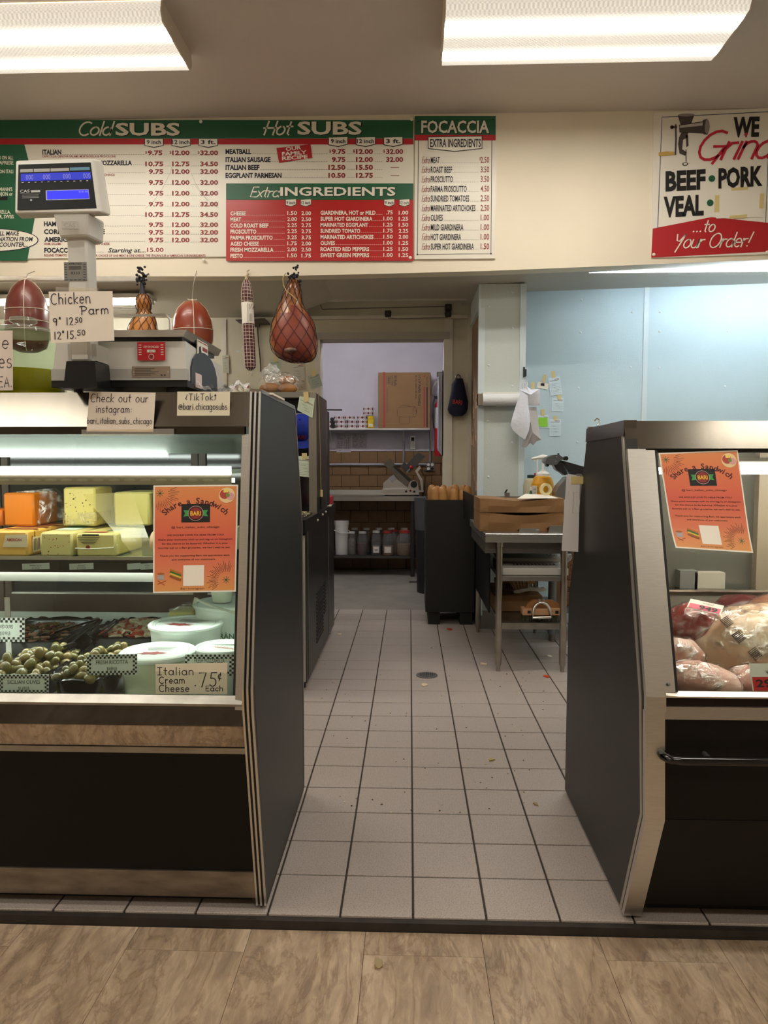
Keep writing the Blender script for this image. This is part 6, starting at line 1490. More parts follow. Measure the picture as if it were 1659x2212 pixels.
# ================================================================ meats hanging from the bulkhead
YH = 4.86
M_mort = mat('mortadella_skin', '#64271f', .38, color2='#7d463a', vscale=9, contrast=(.45, .8), bump=.12, bscale=30, coat=.15)
M_mort2 = mat('mortadella_orange', '#86331c', .36, color2='#99502e', vscale=6, contrast=(.4, .8), bump=.08, bscale=20, coat=.2)
def px_r(w, y=YH): return w*y/F_PX
def profile_z(c, pairs, y=YH):
    """pairs of (half width px, row px) -> lathe profile"""
    return [(px_r(w, y), at(c, py, y=y).z) for w, py in pairs]
def mortadella(label, pc, pairs, m, bands, tie, hang, sx=1.0, m_lines=4):
    x = at(pc, 650, y=YH).x; pr = profile_z(pc, pairs)[::-1]
    zt = pr[-1][1]
    t = thing('mortadella', label, 'cured meat', (x, YH, pr[0][1]), 'meats hanging over the counter')
    MB().lathe(pr, (x, YH, 0), 40).build('sausage_body', m, t, smooth=True, angle=180)
    def rad(z):
        for (r0, z0), (r1, z1) in zip(pr, pr[1:]):
            if z0 <= z <= z1: return r0+(r1-r0)*(z-z0)/max(1e-6, z1-z0)
        return pr[0][0]
    for k, ang in enumerate([i*2*PI/m_lines+.35 for i in range(m_lines)]):
        MB().tube([(x+(r+.002)*math.cos(ang), YH+(r+.002)*math.sin(ang), z) for r, z in pr], .0026, 6).build('twine', M_string, t)
    for py in bands:
        z = at(pc, py, y=YH-.13).z; r = rad(z)+.002
        MB().tube([(x+r*math.cos(a*PI/18), YH+r*math.sin(a*PI/18), z+.006*math.cos(a*PI/18-1)) for a in range(36)], .0026, 6, closed=True).build('twine', M_string, t)
    zt2 = at(pc, hang, y=YH).z
    MB().tube([(x, YH, zt), (x+.004, YH+.02, (zt+zt2)/2), (x, YH+.12, zt2)], .003, 6).build('hanging_cord', mat('cord_grey', '#9b9284', .8), t)
    MB().sphere((x, YH, zt+.004), .009, 8, 6).tube([(x-.03, YH, zt+.012), (x, YH, zt+.004), (x+.035, YH-.01, zt+.006)], .0025, 6).build('knot', M_string, t)
mortadella('dark red mortadella tied with white twine above the glass jar', 57, [(4, 604), (16, 610), (28, 624), (38, 646), (43, 672), (43.5, 690), (43, 710), (42, 735), (36, 752), (20, 760)], M_mort, (662, 688, 706), 0, 576)
mortadella('rounded orange-brown mortadella tied with twine behind the scale', 415, [(4, 650), (16, 653), (30, 668), (39, 690), (42.5, 715), (42, 735), (36, 752), (18, 760)], M_mort2, (706,), 0, 575)
# soppressata in white netting
def net(mb, fr, nu, nv, r, cross=True):
    """fr(u, v) -> point; diamond or square mesh of thin cords"""
    pass
x0 = at(532, 600, y=YH).x; x1 = at(541, 800, y=YH).x
sl = thing('salami', 'long dark salami in square white netting with paper label', 'cured meat', (x1, YH, at(541, 812, y=YH).z), 'meats hanging over the counter')
zt, zb = at(533, 606, y=YH).z, at(541, 800, y=YH).z
def ctr(z): t = (zt-z)/(zt-zb); return Vector((x0+(x1-x0)*t, YH, z))
def rs(z):
    t = (zt-z)/(zt-zb); r = px_r(12)
    if t < .14: return r*(.45+.55*(t/.14)**.6)
    if t > .955: return r*(1-.55*((t-.955)/.045)**1.5)
    return r
N_ = 30; path = [ctr(zt+(zb-zt)*i/N_) for i in range(N_+1)]
MB().tube(path, [rs(p.z) for p in path], 18).build('salami_body', mat('salami_maroon', '#4e1719', .4, var=.2, vscale=20), sl, smooth=True, angle=180)
mb = MB()
for k in range(10):
    a = k*2*PI/10; mb.tube([p+Vector((math.cos(a), math.sin(a), 0))*(rs(p.z)+.001) for p in path], .0016, 5)
for i in range(1, 26):
    z = zt+(zb-zt)*i/26; c = ctr(z); r = rs(z)+.001
    mb.tube([c+Vector((math.cos(a*PI/9)*r, math.sin(a*PI/9)*r, 0)) for a in range(18)], .0016, 5, closed=True)
tag(mb.build('netting', mat('net_white', '#d9c9bd', .7), sl), kind='stuff')
za, zc = at(535, 654, y=YH).z, at(537, 700, y=YH).z
pl = [ctr(za+(zc-za)*i/6) for i in range(7)]
o = MB().tube(pl, [rs(p.z)+.003 for p in pl], 20).build('paper_label', M_paper, sl, smooth=True)
bd = board((ctr(zc).x-.012, YH-rs(zc)-.0034, zc), (1, 0, .0), (0, 0, 1), o, .0008)
bd.hand('Ve', .022, .085, .034, 'label_script', M_inkb, w=.003, shear=.2); bd.rect(.018, .004, .020, .125, 'label_line', M_inkb)
for i in range(5): bd.rect(.028+.004*i, .01, .030+.004*i, .06, 'label_text', M_grey)
MB().tube([ctr(zt), ctr(zt)+Vector((-.004, .02, .03)), ctr(zt)+Vector((-.008, .1, .065)), ctr(zt)+Vector((-.02, .12, .09)), ctr(zt)+Vector((-.006, .125, .1))], [.012, .008, .006, .004, .003], 8).build('twine_tie', mat('twine_tan', '#b8a584', .8), sl, smooth=True)
MB().sphere(ctr(zb)-Vector((0, 0, .02)), .022, 10, 8, (1, 1, .9)).build('clip_end', film('clip_film', .5, '#e6ded2'), sl)
# hams in black netting
M_skin = mat('ham_skin', '#a5652a', .4, color2='#82461c', vscale=5, contrast=(.35, .75), bump=.1, bscale=14, coat=.25)
M_face = mat('ham_face', '#8a3a22', .42, color2='#64281b', vscale=6, contrast=(.35, .8), bump=.2, bscale=24, coat=.03)
M_bone = mat('ham_bone', '#8d7062', .6, color2='#4a2a24', vscale=40)
M_net = mat('net_black', '#11141f', .6)
def ham(label, rows, face, knob, hangpy, name='ham', flat=.72, bones=True, shank=M_skin):
    """rows: (left px, right px, row px) outline of the ham; face: ellipse of the cut face (cx, cy, rx, ry) in px"""
    zs = [at((l+r)/2, py, y=YH) for l, r, py in rows]
    cs = [(at((l+r)/2, py, y=YH), px_r((r-l)/2)) for l, r, py in rows]
    xb = cs[-1][0]
    t = thing(name, label, 'cured meat', (xb.x, YH, xb.z), 'meats hanging over the counter')
    n = 36
    def S(u, k, grow=0.0):
        c, r = cs[k]; a = 2*PI*u; return Vector((c.x+(r+grow)*math.cos(a), YH+((r*flat if k > 2 else r)+grow)*math.sin(a), c.z))
    mb = MB(); vs = []; fs = []; mi = []
    for k in range(len(cs)):
        for i in range(n): vs.append(S(i/n, k))
    fcx, fcy, frx, fry = face if face else (0, 0, 1, 1)
    for k in range(len(cs)-1):
        for i in range(n):
            f = (k*n+i, k*n+(i+1) % n, (k+1)*n+(i+1) % n, (k+1)*n+i)
            mb.f.append(f)
            c = sum((vs[j] for j in f), Vector())/4
            inside = False
            if face and c.y < YH-.01:
                ca = at(fcx, fcy, y=YH-.05); dx = (c.x-ca.x)/px_r(frx); dz = (c.z-ca.z)/px_r(fry); inside = dx*dx+dz*dz < 1
            mb.mi.append(1 if inside else 0)
    mb.v = vs; mb.f += [tuple(range(n)), tuple(range((len(cs)-1)*n, len(cs)*n))[::-1]]; mb.mi += [0, 1 if face else 0]
    o = mb.build('ham_body', [shank, M_face], t, smooth=True, angle=180)
    if bones:
        for (px, py, r) in ((628, 757, 11),):
            p = at(px, py, y=YH-.10); MB().sphere((p.x, YH-.118, p.z), px_r(r)*.8, 12, 8, (1.5, .7, .6)).build('bone', M_bone, t, smooth=True)
    # netting: two families of spiral cords
    mb = MB(); K = len(cs)
    for s in (1, -1):
        for j in range(11):
            pts = []
            for q in range((K-1)*4+1):
                f = q/4; k = min(int(f), K-2); w = f-k; u = j/11+s*f*.045
                pts.append(S(u, k, .004)*(1-w)+S(u, k+1, .004)*w)
            mb.tube(pts, .0017, 5)
    tag(mb.build('netting', M_net, t), kind='stuff')
    # gathered knot of net
    p = at(*knob, y=YH); mb = MB()
    for k in range(34): mb.sphere(p+Vector((R.gauss(0, .017), R.gauss(0, .015), R.gauss(0, .034))), R.uniform(.006, .012), 7, 5)
    tag(mb.build('net_knot', M_net, t, smooth=True), kind='stuff')
    zt = at(knob[0], hangpy, y=YH).z
    MB().tube([p, p+Vector((0, .06, .02)), Vector((p.x, SOF-.002, zt))], .005, 6).build('hanging_cord', M_net, t)
    return t
big = [(624, 644, 606), (619, 647, 618), (613, 650, 632), (608, 651, 648), (601, 655, 663), (595, 668, 680), (588, 678, 700), (585, 682, 720), (584, 684, 740), (589, 684, 758), (601, 680, 772), (618, 672, 780), (632, 656, 784)]
t = ham('large cured ham with red cut face in black net beside the doorway', big, (637, 727, 46, 58), (634, 596), 582)
MB().tube([at(617, 590, y=YH-.06), at(611, 600, y=YH-.06), at(612, 615, y=YH-.06), at(618, 628, y=YH-.06), at(628, 636, y=YH-.06), at(642, 648, y=YH-.06)], .0035, 6).build('cord', mat('straw_cord', '#b59a66', .8), t, smooth=True)
sm = [(301, 317, 636), (297, 321, 641), (294, 325, 652), (294, 326, 664), (299, 323, 672), (295, 330, 680), (286, 336, 692), (278, 338, 706), (274, 342, 725), (276, 342, 745), (290, 334, 760)]
t = ham('slim golden cured ham shank in black net above the scale', sm, None, (305, 600), 580, bones=False, shank=mat('shank_gold', '#bd7a30', .4, color2='#a8601f', vscale=6, bump=.1, bscale=16, coat=.2))
p = at(306, 618, y=YH); MB().cyl(at(305, 606, y=YH), at(309, 636, y=YH), .006, .022).build('net_neck', M_net, t)

# ================================================================ sandwich prep unit beside the passage
XP = -.545
pu = thing('prep_unit', 'dark steel sandwich prep unit with overshelf beside the passage', 'prep table', (-.95, 4.6, 0))
M_pside = mat('prep_side', '#3b3a39', .35, .75, var=.15, vscale=6)
MB().box(-1.4, XP, 3.86, 5.30, .05, .86).build('cabinet', M_pside, pu)
MB().box(-1.4, XP-.004, 3.845, 3.86, .06, .84).build('cabinet_door', mat('door_pale', '#b8b4aa', .4, .4), pu)
MB().box(-1.42, XP+.006, 3.80, 5.36, .86, .925).build('top_rail', mat('prep_rail', '#2a2a2a', .35, .7), pu)
MB().box(XP, XP+.004, 3.92, 3.935, .06, .86).build('side_seam', M_dkss, pu); MB().box(XP, XP+.003, 4.93, 4.945, .06, .86).build('side_seam', M_dkss, pu)
for k in range(14):
    zz = .16+k*.022; MB().box(XP-.001, XP+.004, 4.28, 4.62, zz, zz+.009).build('vent_slot', M_inkb, pu)
    if k > 3: MB().box(XP-.001, XP+.004, 4.65, 4.76, zz+.01, zz+.019).build('vent_slot', M_inkb, pu)
for yy in (3.95, 4.55, 5.2): MB().cyl((XP-.04, yy, 0), (XP-.04, yy, .052), .022, n=12).build('caster', M_blackp, pu)
for (zz, yy) in ((.885, 4.30), (.9, 4.55), (.905, 4.72)): MB().sphere((XP+.008, yy, zz), .008, 8, 6).build('bolt', M_ss, pu, smooth=True)
MB().box(XP-.04, XP, 4.36, 4.88, .90, 1.625).build('upright', mat('upright_shaded', '#4a4846', .32, .9, var=.15, vscale=7, stretch=(1, 1, .2)), pu)  # stainless side of the post, its shade put into the dark colour
MB().box(XP-.046, XP-.002, 4.34, 4.362, .90, 1.63).build('upright_lit_face', mat('upright_lit_face', '#a59e93', .35, .8), pu)  # front of the same stainless post, the light on it put into the colour
MB().box(XP-.03, XP-.002, 4.90, 5.05, .93, 1.56).build('upright_rear', mat('upright_shaded2', '#3d3b39', .4, .8), pu)
MB().box(-1.45, XP-.046, 4.33, 4.9, 1.60, 1.632).build('overshelf', mat('shelf_dull', '#8a867f', .4, .6), pu)
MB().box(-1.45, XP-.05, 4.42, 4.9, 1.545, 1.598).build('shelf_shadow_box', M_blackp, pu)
MB().box(-1.30, XP-.15, 4.36, 4.385, 1.335, 1.352).build('glass_rail', M_ss, pu)
MB().box(-1.30, XP-.10, 4.40, 4.86, .93, 1.18).build('pan_housing', mat('pan_dark', '#1d1b15', .3, .3), pu)
MB().box(-1.30, XP-.10, 4.39, 4.40, 1.165, 1.18).build('pan_rim', M_dkss, pu); MB().box(-1.30, XP-.10, 4.39, 4.40, .955, .967).build('pan_rim', M_dkss, pu)
MB().box(-1.36, XP-.02, 3.83, 4.30, .925, .932).build('cutting_board', mat('board_dark', '#24221f', .5), pu)
# shreds of cheese on the board
def crumbs(name, label, xa, xb, ya, yb, z, n, m, s=.008):
    mb = MB()
    for k in range(n):
        x, y = R.uniform(xa, xb), R.uniform(ya, yb); a = R.uniform(0, 6.3); l = s*R.uniform(.5, 1.6); w = s*.25
        mb.xf(Matrix.Translation((x, y, z+R.uniform(0, s*.5))) @ Matrix.Rotation(a, 4, 'Z')); mb.box(-l, l, -w, w, 0, w)
    mb.xf(None); return tag(mb.build(name, m), label, 'crumbs', kind='stuff')
crumbs('cheese_crumbs', 'pale shreds of cheese on the prep board', -.72, -.56, 3.9, 4.28, .933, 60, mat('shred', '#d3c48e', .6), .010)
# red box and cheese at the far end of the unit
o = tag(MB().box(-.60, -.545, 5.08, 5.28, .926, .985, .004).build('deli_box', mat('box_red', '#b51f2c', .4)), 'small red box on the far end of the prep unit', 'box')
crumbs('shredded_cheese', 'white shredded cheese beside the red box on the prep unit', -.6, -.53, 4.9, 5.06, .927, 70, mat('shred_w', '#d9d4c2', .6), .010)
o = tag(MB().box(-.72, -.575, 3.80+.03, 3.90, .934, .985, .004).build('deli_box', mat('box_redblack', '#3c1113', .4)), 'small dark red box on the near end of the prep unit', 'box')
# pencil on a string
p = at(676, 850, y=4.34); q = at(690, 1058, y=4.30)
pn = thing('marker_pen', 'black marker hanging on a yellow cord from the overshelf', 'pen', (q.x, 4.30, at(690, 1100, y=4.30).z))
MB().tube([(XP+.004, 4.40, 1.628), (XP+.008, 4.42, 1.45), (XP+.01, 4.44, 1.2), (XP+.01, 4.45, at(690, 1058, y=4.45).z)], .0022, 6).build('cord', mat('cord_yellow', '#a8935c', .7), pn)
za = at(690, 1058, y=4.45).z; MB().cyl((XP+.012, 4.45, za), (XP+.012, 4.45, za-.042), .009).build('tape_wrap', M_tape, pn); MB().cyl((XP+.012, 4.45, za-.042), (XP+.010, 4.45, za-.115), .008, .005).build('barrel', M_blackp, pn, smooth=True)
# pale strip chart on the side of the upright
a = at(694, 868, x=XP+.03) if False else None
o = tag(MB().box(XP-.022, XP-.001, 4.893, 4.899, 1.27, 1.585).build('price_strip', mat('strip_paper', '#b9c3c0', .6)), 'narrow printed strip on the rear upright of the prep unit', 'price strip')
bd = board((XP-.022, 4.8925, 1.27), (1, 0, 0), (0, 0, 1), o)
for k in range(26): bd.rect(.004, .01+k*.0115, .004+R.uniform(.006, .013), .015+k*.0115, 'strip_print', M_grey)
MB().box(XP-.05, XP+.10, 4.86, 4.90, 1.562, 1.568).build('paper_clamp', M_inkb, pu)
# order slips taped to the upright
def slip(name, label, corners, y, m, tape=None, group='order slips', cat='order slip', rows=7, head=M_redd):
    o, P4 = px_sheet(name, label, cat, corners, y, m, group)
    a, b, c, d = P4; bd = board(a, b-a, d-a, o, .0006); W, H = (b-a).length, (d-a).length
    bd.r = (b-a)/W; bd.u = (d-a)/H
    for k in range(rows): bd.rect(W*.08, H*(.10+.62*k/rows), W*.92, H*(.108+.62*k/rows), 'ruling', M_grey)
    bd.rect(W*.08, H*.80, W*.9, H*.83, 'heading', M_grey); bd.rect(W*.5, H*.87, W*.9, H*.90, 'heading_red', head)
    pts = []
    for k in range(3):
        y_ = H*(.58-.16*k); x_ = W*(.25+.1*k); bd.line([(x_+W*.04*i, y_+H*.02*math.sin(i*2.1+k)) for i in range(8)], .0011, 'scribble', M_ink)
    if tape: px_sheet('tape', '', '', tape, y-.0012, M_tape, parent=o)
    return o
slip('order_slip', 'pale green order slip taped slanted at the top of the prep unit', [(642, 886), (675, 903), (680, 860), (647, 856)], 4.325, M_pale, [(657, 870), (667, 866), (666, 846), (655, 847)])
slip('order_slip', 'pale green order slip taped on the glass rail of the prep unit', [(642, 1028), (678, 1032), (676, 985), (641, 985)], 4.35, M_pale, [(652, 992), (663, 992), (663, 979), (652, 979)])

# bread in a clear bag on the overshelf
cx = at(605, 830, y=4.55).x
bb = thing('bread_bag', 'rolls in a twisted clear bag on the overshelf', 'bread', (cx, 4.55, 1.633))
M_bread = mat('bread_crust', '#8f5520', .55, color2='#b98547', vscale=7, contrast=(.35, .7), bump=.1, bscale=20)
for k, (dx, dz, r, yy) in enumerate(((-.06, .04, .045, 4.55), (.05, .035, .04, 4.52), (.045, .085, .036, 4.55), (.0, .035, .04, 4.60))):
    MB().sphere((cx+dx, yy, 1.633+dz), r, 16, 10, (1.5, 1.1, .8)).build('bread_roll', M_bread, bb, smooth=True)
mb = MB().sphere((0, 0, 0), .105, 26, 16, (1.32, .9, .66)); mb.v = [v*(1+.10*noise.noise(v*25))+Vector((cx, 4.55, 1.633+.072)) for v in mb.v]; mb.build('clear_bag', film('bread_bag_film', .3, '#ffffff', .12, 20, True), bb, smooth=True, angle=30)
mb = MB().sphere((0, 0, 0), .05, 18, 12, (1.1, .8, 1)); mb.v = [v*(1+.35*noise.noise(v*40))+Vector((cx-.05, 4.52, 1.633+.13)) for v in mb.v]; mb.build('bag_twist', film('bread_bag_film2', .4, '#ffffff', .12, 30), bb, smooth=True, angle=30)
# small jars and packets along the shelf behind the case
for k, (pxx, col_, lab) in enumerate(((505, '#c23a2a', 'tiny red-lidded shaker on the overshelf'), (520, '#d9d2c2', 'tiny white bottle on the overshelf beside the red lid'), (533, '#a8382e', 'tiny dark red jar on the overshelf'), (478, '#cfc7b2', 'tiny cream jar on the overshelf near the scale'))):
    x = at(pxx, 832, y=4.5).x
    t = thing('spice_bottle', lab, 'bottle', (x, 4.5, 1.633)); MB().lathe([(.017, 1.633), (.018, 1.66), (.012, 1.672)], (x, 4.5, 0), 12).build('bottle_body', mat('sp_%d' % k, '#d6cdb8', .4), t, smooth=True); MB().lathe([(.013, 1.672), (.013, 1.684)], (x, 4.5, 0), 12).build('cap', mat('spc_%d' % k, col_, .4), t, smooth=True)

# ================================================================ person leaning over the prep unit
def skin_fig(name, chains, m, parent=None, levels=2):
    """chains: lists of (point, radius) sharing joints by position"""
    vs = []; es = []; rad = []; idx = {}
    for ch in chains:
        last = None
        for p, r in ch:
            k = tuple(round(c, 4) for c in p)
            if k not in idx: idx[k] = len(vs); vs.append(Vector(p)); rad.append(r)
            i = idx[k]
            if last is not None: es.append((last, i))
            last = i
    org = Vector((vs[0].x, vs[0].y, min(v.z for v in vs))) if parent is None else ORG[parent.name]
    me = bpy.data.meshes.new(name); me.from_pydata([tuple(v-org) for v in vs], es, []); me.materials.append(m)
    o = bpy.data.objects.new(name, me); COL.objects.link(o)
    sk = o.modifiers.new('skin', 'SKIN'); sk.use_smooth_shade = True
    for i, sv in enumerate(me.skin_vertices[0].data): sv.radius = (rad[i], rad[i]); sv.use_root = (i == 0)
    ss = o.modifiers.new('smooth', 'SUBSURF'); ss.levels = levels; ss.render_levels = levels
    ORG[o.name] = org
    if parent is not None: o.parent = parent; o.location = (0, 0, 0)
    else: o.location = org
    return o
hx, hy, hz = at(655, 925, y=5.28).x-.01, 5.28, at(655, 925, y=5.28).z
px_ = hx-.02
pe = thing('person', 'person in blue cap and dark shirt bending over the prep unit', 'person', (px_, 5.62, 0))
M_shirt = mat('shirt_charcoal', '#131518', .8, var=.1, vscale=30); M_skinp = mat('skin', '#b07a62', .5, sss=.1); M_jean = mat('trousers_dark', '#1c2230', .8)
P_ = lambda dx, y, z: (px_+dx, y, z)
# one continuous body: legs, hips, torso, arms, neck and head
body = skin_fig('body', [
    [(P_(0, 5.66, .98)), ] and [(P_(0, 5.66, .98), .145), (P_(0, 5.63, 1.10), .14), (P_(0, 5.56, 1.25), .155), (P_(0, 5.47, 1.37), .13), (P_(0, 5.40, 1.42), .06), (P_(.004, 5.33, 1.425), .075), (P_(.006, 5.285, 1.40), .08)],
    [(P_(0, 5.66, .98), .145), (P_(.09, 5.66, .88), .095), (P_(.10, 5.64, .48), .07), (P_(.10, 5.67, .09), .05), (P_(.10, 5.56, .045), .042)],
    [(P_(0, 5.66, .98), .145), (P_(-.09, 5.66, .88), .095), (P_(-.10, 5.66, .48), .07), (P_(-.10, 5.69, .09), .05), (P_(-.10, 5.58, .045), .042)],
    [(P_(0, 5.47, 1.37), .13), (P_(.13, 5.47, 1.345), .06), (P_(.14, 5.38, 1.12), .045), (P_(.12, 5.22, 1.00), .036), (P_(.09, 5.16, .985), .03)],
    [(P_(0, 5.47, 1.37), .13), (P_(-.17, 5.47, 1.345), .065), (P_(-.24, 5.40, 1.12), .048), (P_(-.14, 5.24, 1.00), .036), (P_(-.11, 5.18, .985), .03)],
], M_shirt, pe)
# head with a face turned down
hm = MB().sphere((0, 0, 0), .098, 24, 16, (.80, .95, 1.12)); Rx_ = Matrix.Rotation(.95, 3, 'X')
hc = Vector((hx, hy, hz-.015))
def HF(v):
    v = Vector(v)
    return Rx_ @ v + hc
hv = []
for v in hm.v:
    # face front is local -Y: jaw, brow, nose
    if v.y < 0 and v.z < -.03: v = Vector((v.x*.86, v.y*1.0, v.z))
    hv.append(HF(v))
hm.v = hv; hd_ = hm.build('head', M_skinp, pe, smooth=True, angle=180)
for s in (-1, 1):
    MB().sphere(HF((s*.032, -.086, .012)), .011, 10, 8).build('eye', mat('eye_dark', '#2a2320', .3), hd_, smooth=True)
    MB().sphere(HF((s*.08, .005, 0)), .026, 10, 8, (.4, .7, 1)).build('ear', M_skinp, hd_, smooth=True)
MB().sphere(HF((0, -.103, -.012)), .015, 10, 8, (.8, 1.1, 1.3)).build('nose', M_skinp, hd_, smooth=True)
MB().sphere(HF((0, -.086, -.052)), .02, 10, 8, (1.2, .5, .3)).build('mouth', mat('lip', '#8a4a42', .5), hd_, smooth=True)
mb = MB().sphere((0, 0, 0), .101, 20, 12, (.83, .97, 1.0)); mb.v = [HF(Vector((v.x, max(v.y, -.02) if v.z < .02 else v.y, max(v.z, -.055)))) for v in mb.v]; mb.build('hair', mat('hair_dark', '#1d1612', .7), hd_, smooth=True, angle=180)
# cap
M_capb = mat('cap_blue', '#1530a0', .75, var=.1, vscale=40)
cp = MB().sphere((0, 0, 0), .112, 26, 16, (.86, 1.0, 1.0)); cp.v = [HF(Vector((v.x, v.y, max(v.z, .012)+.01))) for v in cp.v]
cp = cp.build('cap', M_capb, pe, smooth=True, angle=60)
MB().grid(lambda u, v: HF((-.07+.14*u, -.095-.075*v*(1-(2*u-1)**2*.35), .022-.012*v-.02*(2*u-1)**2)), 12, 6).build('brim', M_capb, cp, smooth=True)
MB().sphere(HF((0, 0, .124)), .009, 8, 6).build('button', M_capb, cp, smooth=True)
bd = board(HF((-.042, -.108, .042)), Rx_ @ Vector((1, 0, 0)), Rx_ @ Vector((0, .35, .94)), cp, .003)
bd.text('BARI', 0, 0, .033, 'cap_lettering', M_orange, width=.088, bold=.02, shear=.15)
# apron and straps
mb = MB().grid(lambda u, v: (px_-.115+.23*u, 5.50-.05-.02*math.sin(PI*u)-.03*v+.20*(1-v)*0, 1.02+.26*(1-v)), 8, 6); 
MB().tube([(px_+.055, 5.36, 1.43), (px_+.06, 5.40, 1.33), (px_+.06, 5.42, 1.22)], .014, 8).build('apron_strap', mat('apron_blue', '#1c3f9c', .7), pe, smooth=True); MB().tube([(px_-.055, 5.36, 1.43), (px_-.06, 5.40, 1.33), (px_-.06, 5.42, 1.22)], .014, 8).build('apron_strap', MATS['apron_blue'], pe, smooth=True)
MB().sheet((px_-.13, 5.50, .75), (px_+.13, 5.50, .75), (px_+.10, 5.405, 1.22), (px_-.10, 5.405, 1.22), .006).build('apron', MATS['apron_blue'], pe)
# hands over the board
def hand_mesh(w, side, par):
    w = Vector(w); ch = [[(w, .026), (w+Vector((0, -.045, -.006)), .028), (w+Vector((0, -.075, -.01)), .026)]]
    kn = w+Vector((0, -.075, -.01))
    for k, (dx, L) in enumerate(((-.03, .062), (-.01, .072), (.01, .068), (.03, .054))):
        b = kn+Vector((dx*.9, -.005, 0)); ch.append([(kn, .026), (b, .0095), (b+Vector((dx*.1, -L*.5, -.004)), .009), (b+Vector((dx*.1, -L*.85, -.03)), .008)])
    tb = w+Vector((side*.03, -.03, -.004)); ch.append([(w+Vector((0, -.045, -.006)), .028), (tb, .011), (tb+Vector((side*.022, -.03, -.01)), .0095), (tb+Vector((side*.012, -.055, -.022)), .0085)])
    return skin_fig('hand', ch, M_skinp, par, 2)
hand_mesh(P_(.09, 5.16, .985), -1, pe); hand_mesh(P_(-.11, 5.18, .985), 1, pe)
for dx in (.10, -.10): MB().box(px_+dx-.05, px_+dx+.05, 5.48, 5.74, 0, .075, .02).build('shoe', M_blackp, pe, smooth=True)
# ================================================================ papers, wire and boxes on the cream wall
slip('wall_note', 'pale green note taped on the cream wall above the bread', [(585, 806), (606, 806), (606, 777), (583, 779)], WALL-.004, mat('note_green', '#b9c9b8', .7), [(592, 782), (599, 782), (599, 766), (591, 766)], 'notes on the cream wall', 'note')
slip('wall_note', 'white note with round sticker below the big ham', [(633, 826), (660, 821), (657, 786), (631, 788)], WALL-.004, mat('note_white', '#cfcabc', .7), None, 'notes on the cream wall', 'note')
slip('wall_note', 'small brownish note hanging below the white note', [(642, 845), (660, 842), (657, 820), (641, 823)], WALL-.006, mat('note_tan', '#bfae94', .7), None, 'notes on the cream wall', 'note')
slip('wall_note', 'grey-green note taped crooked beside the doorway trim', [(674, 840), (697, 833), (689, 807), (666, 813)], WALL-.03, mat('note_grey', '#aeb8ae', .7), [(674, 814), (682, 812), (681, 799), (673, 800)], 'notes on the cream wall', 'note')
slip('wall_note', 'grey printed sheet on the cream wall behind the scale', [(482, 806), (495, 806), (494, 767), (480, 768)], WALL-.016, mat('note_grey2', '#b9b8a8', .7), None, 'notes on the cream wall', 'note')
tag(MB().tube([at(556, 700, y=WALL-.012), at(558, 735, y=WALL-.012), at(561, 765, y=WALL-.012), at(563, 790, y=WALL-.012), at(563, 803, y=WALL-.012)], .005, 6).build('wall_cable', mat('cable_brown', '#33211c', .6), smooth=True), 'dark cable running down the cream wall beside the salami', 'cable')
a, b_ = at(508, 690, y=WALL-.15), at(572, 684, y=WALL-.15)
wb = thing('wall_bracket', 'dark grey metal bracket at the ceiling corner behind the salami', 'bracket', ((a.x+b_.x)/2, WALL-.08, a.z-.03))
MB().prism([(a.x, a.z-.004), (a.x+.06, a.z-.018), (b_.x+.02, a.z-.018), (b_.x, a.z+.008)], 'y', WALL-.16, WALL-.001).build('bracket_plate', mat('bracket_grey', '#4b463e', .6), wb)
p = at(553, 696, y=WALL-.03); MB().box(p.x-.03, p.x+.025, WALL-.04, WALL-.001, p.z-.035, p.z+.02).build('bracket_box', mat('bracket_box', '#5b564c', .6), wb)
for (pa, pb, lab) in (((831, 670), (845, 685), 'small dark junction box on the beam above the doorway'), ((961, 656), (976, 670), 'upper dark junction box at the beam corner above the doorway'), ((961, 672), (975, 685), 'lower dark junction box at the beam corner above the doorway')):
    a = at(*pa, y=WALL-.05); b_ = at(*pb, y=WALL-.05)
    o = tag(MB().box(a.x, b_.x, WALL-.05, WALL-.001, b_.z, a.z, .006).build('junction_box', mat('box_umber', '#2e2720', .6)), lab, 'junction box')
    MB().cyl(((a.x+b_.x)/2, WALL-.052, (a.z+b_.z)/2), ((a.x+b_.x)/2, WALL-.046, (a.z+b_.z)/2), .009).build('cover_screw', mat('box_light', '#4b4136', .6), o)
tag(MB().tube([at(690, 652, y=WALL-.006), at(696, 668, y=WALL-.006), at(740, 667, y=WALL-.006), at(860, 664, y=WALL-.006), at(965, 662, y=WALL-.006)], .004, 6).build('beam_wire', mat('wire_grey', '#7a756b', .6), smooth=True), 'thin grey wire sagging along the beam above the doorway', 'wire')
tag(MB().tube([at(838, 687, y=WALL-.05), at(860, 688.5, y=WALL-.05), at(920, 687, y=WALL-.05), at(968, 686, y=WALL-.05)], .003, 6).build('beam_wire', MATS['wire_grey'], smooth=True), 'thin wire along the ledge between the junction boxes', 'wire')
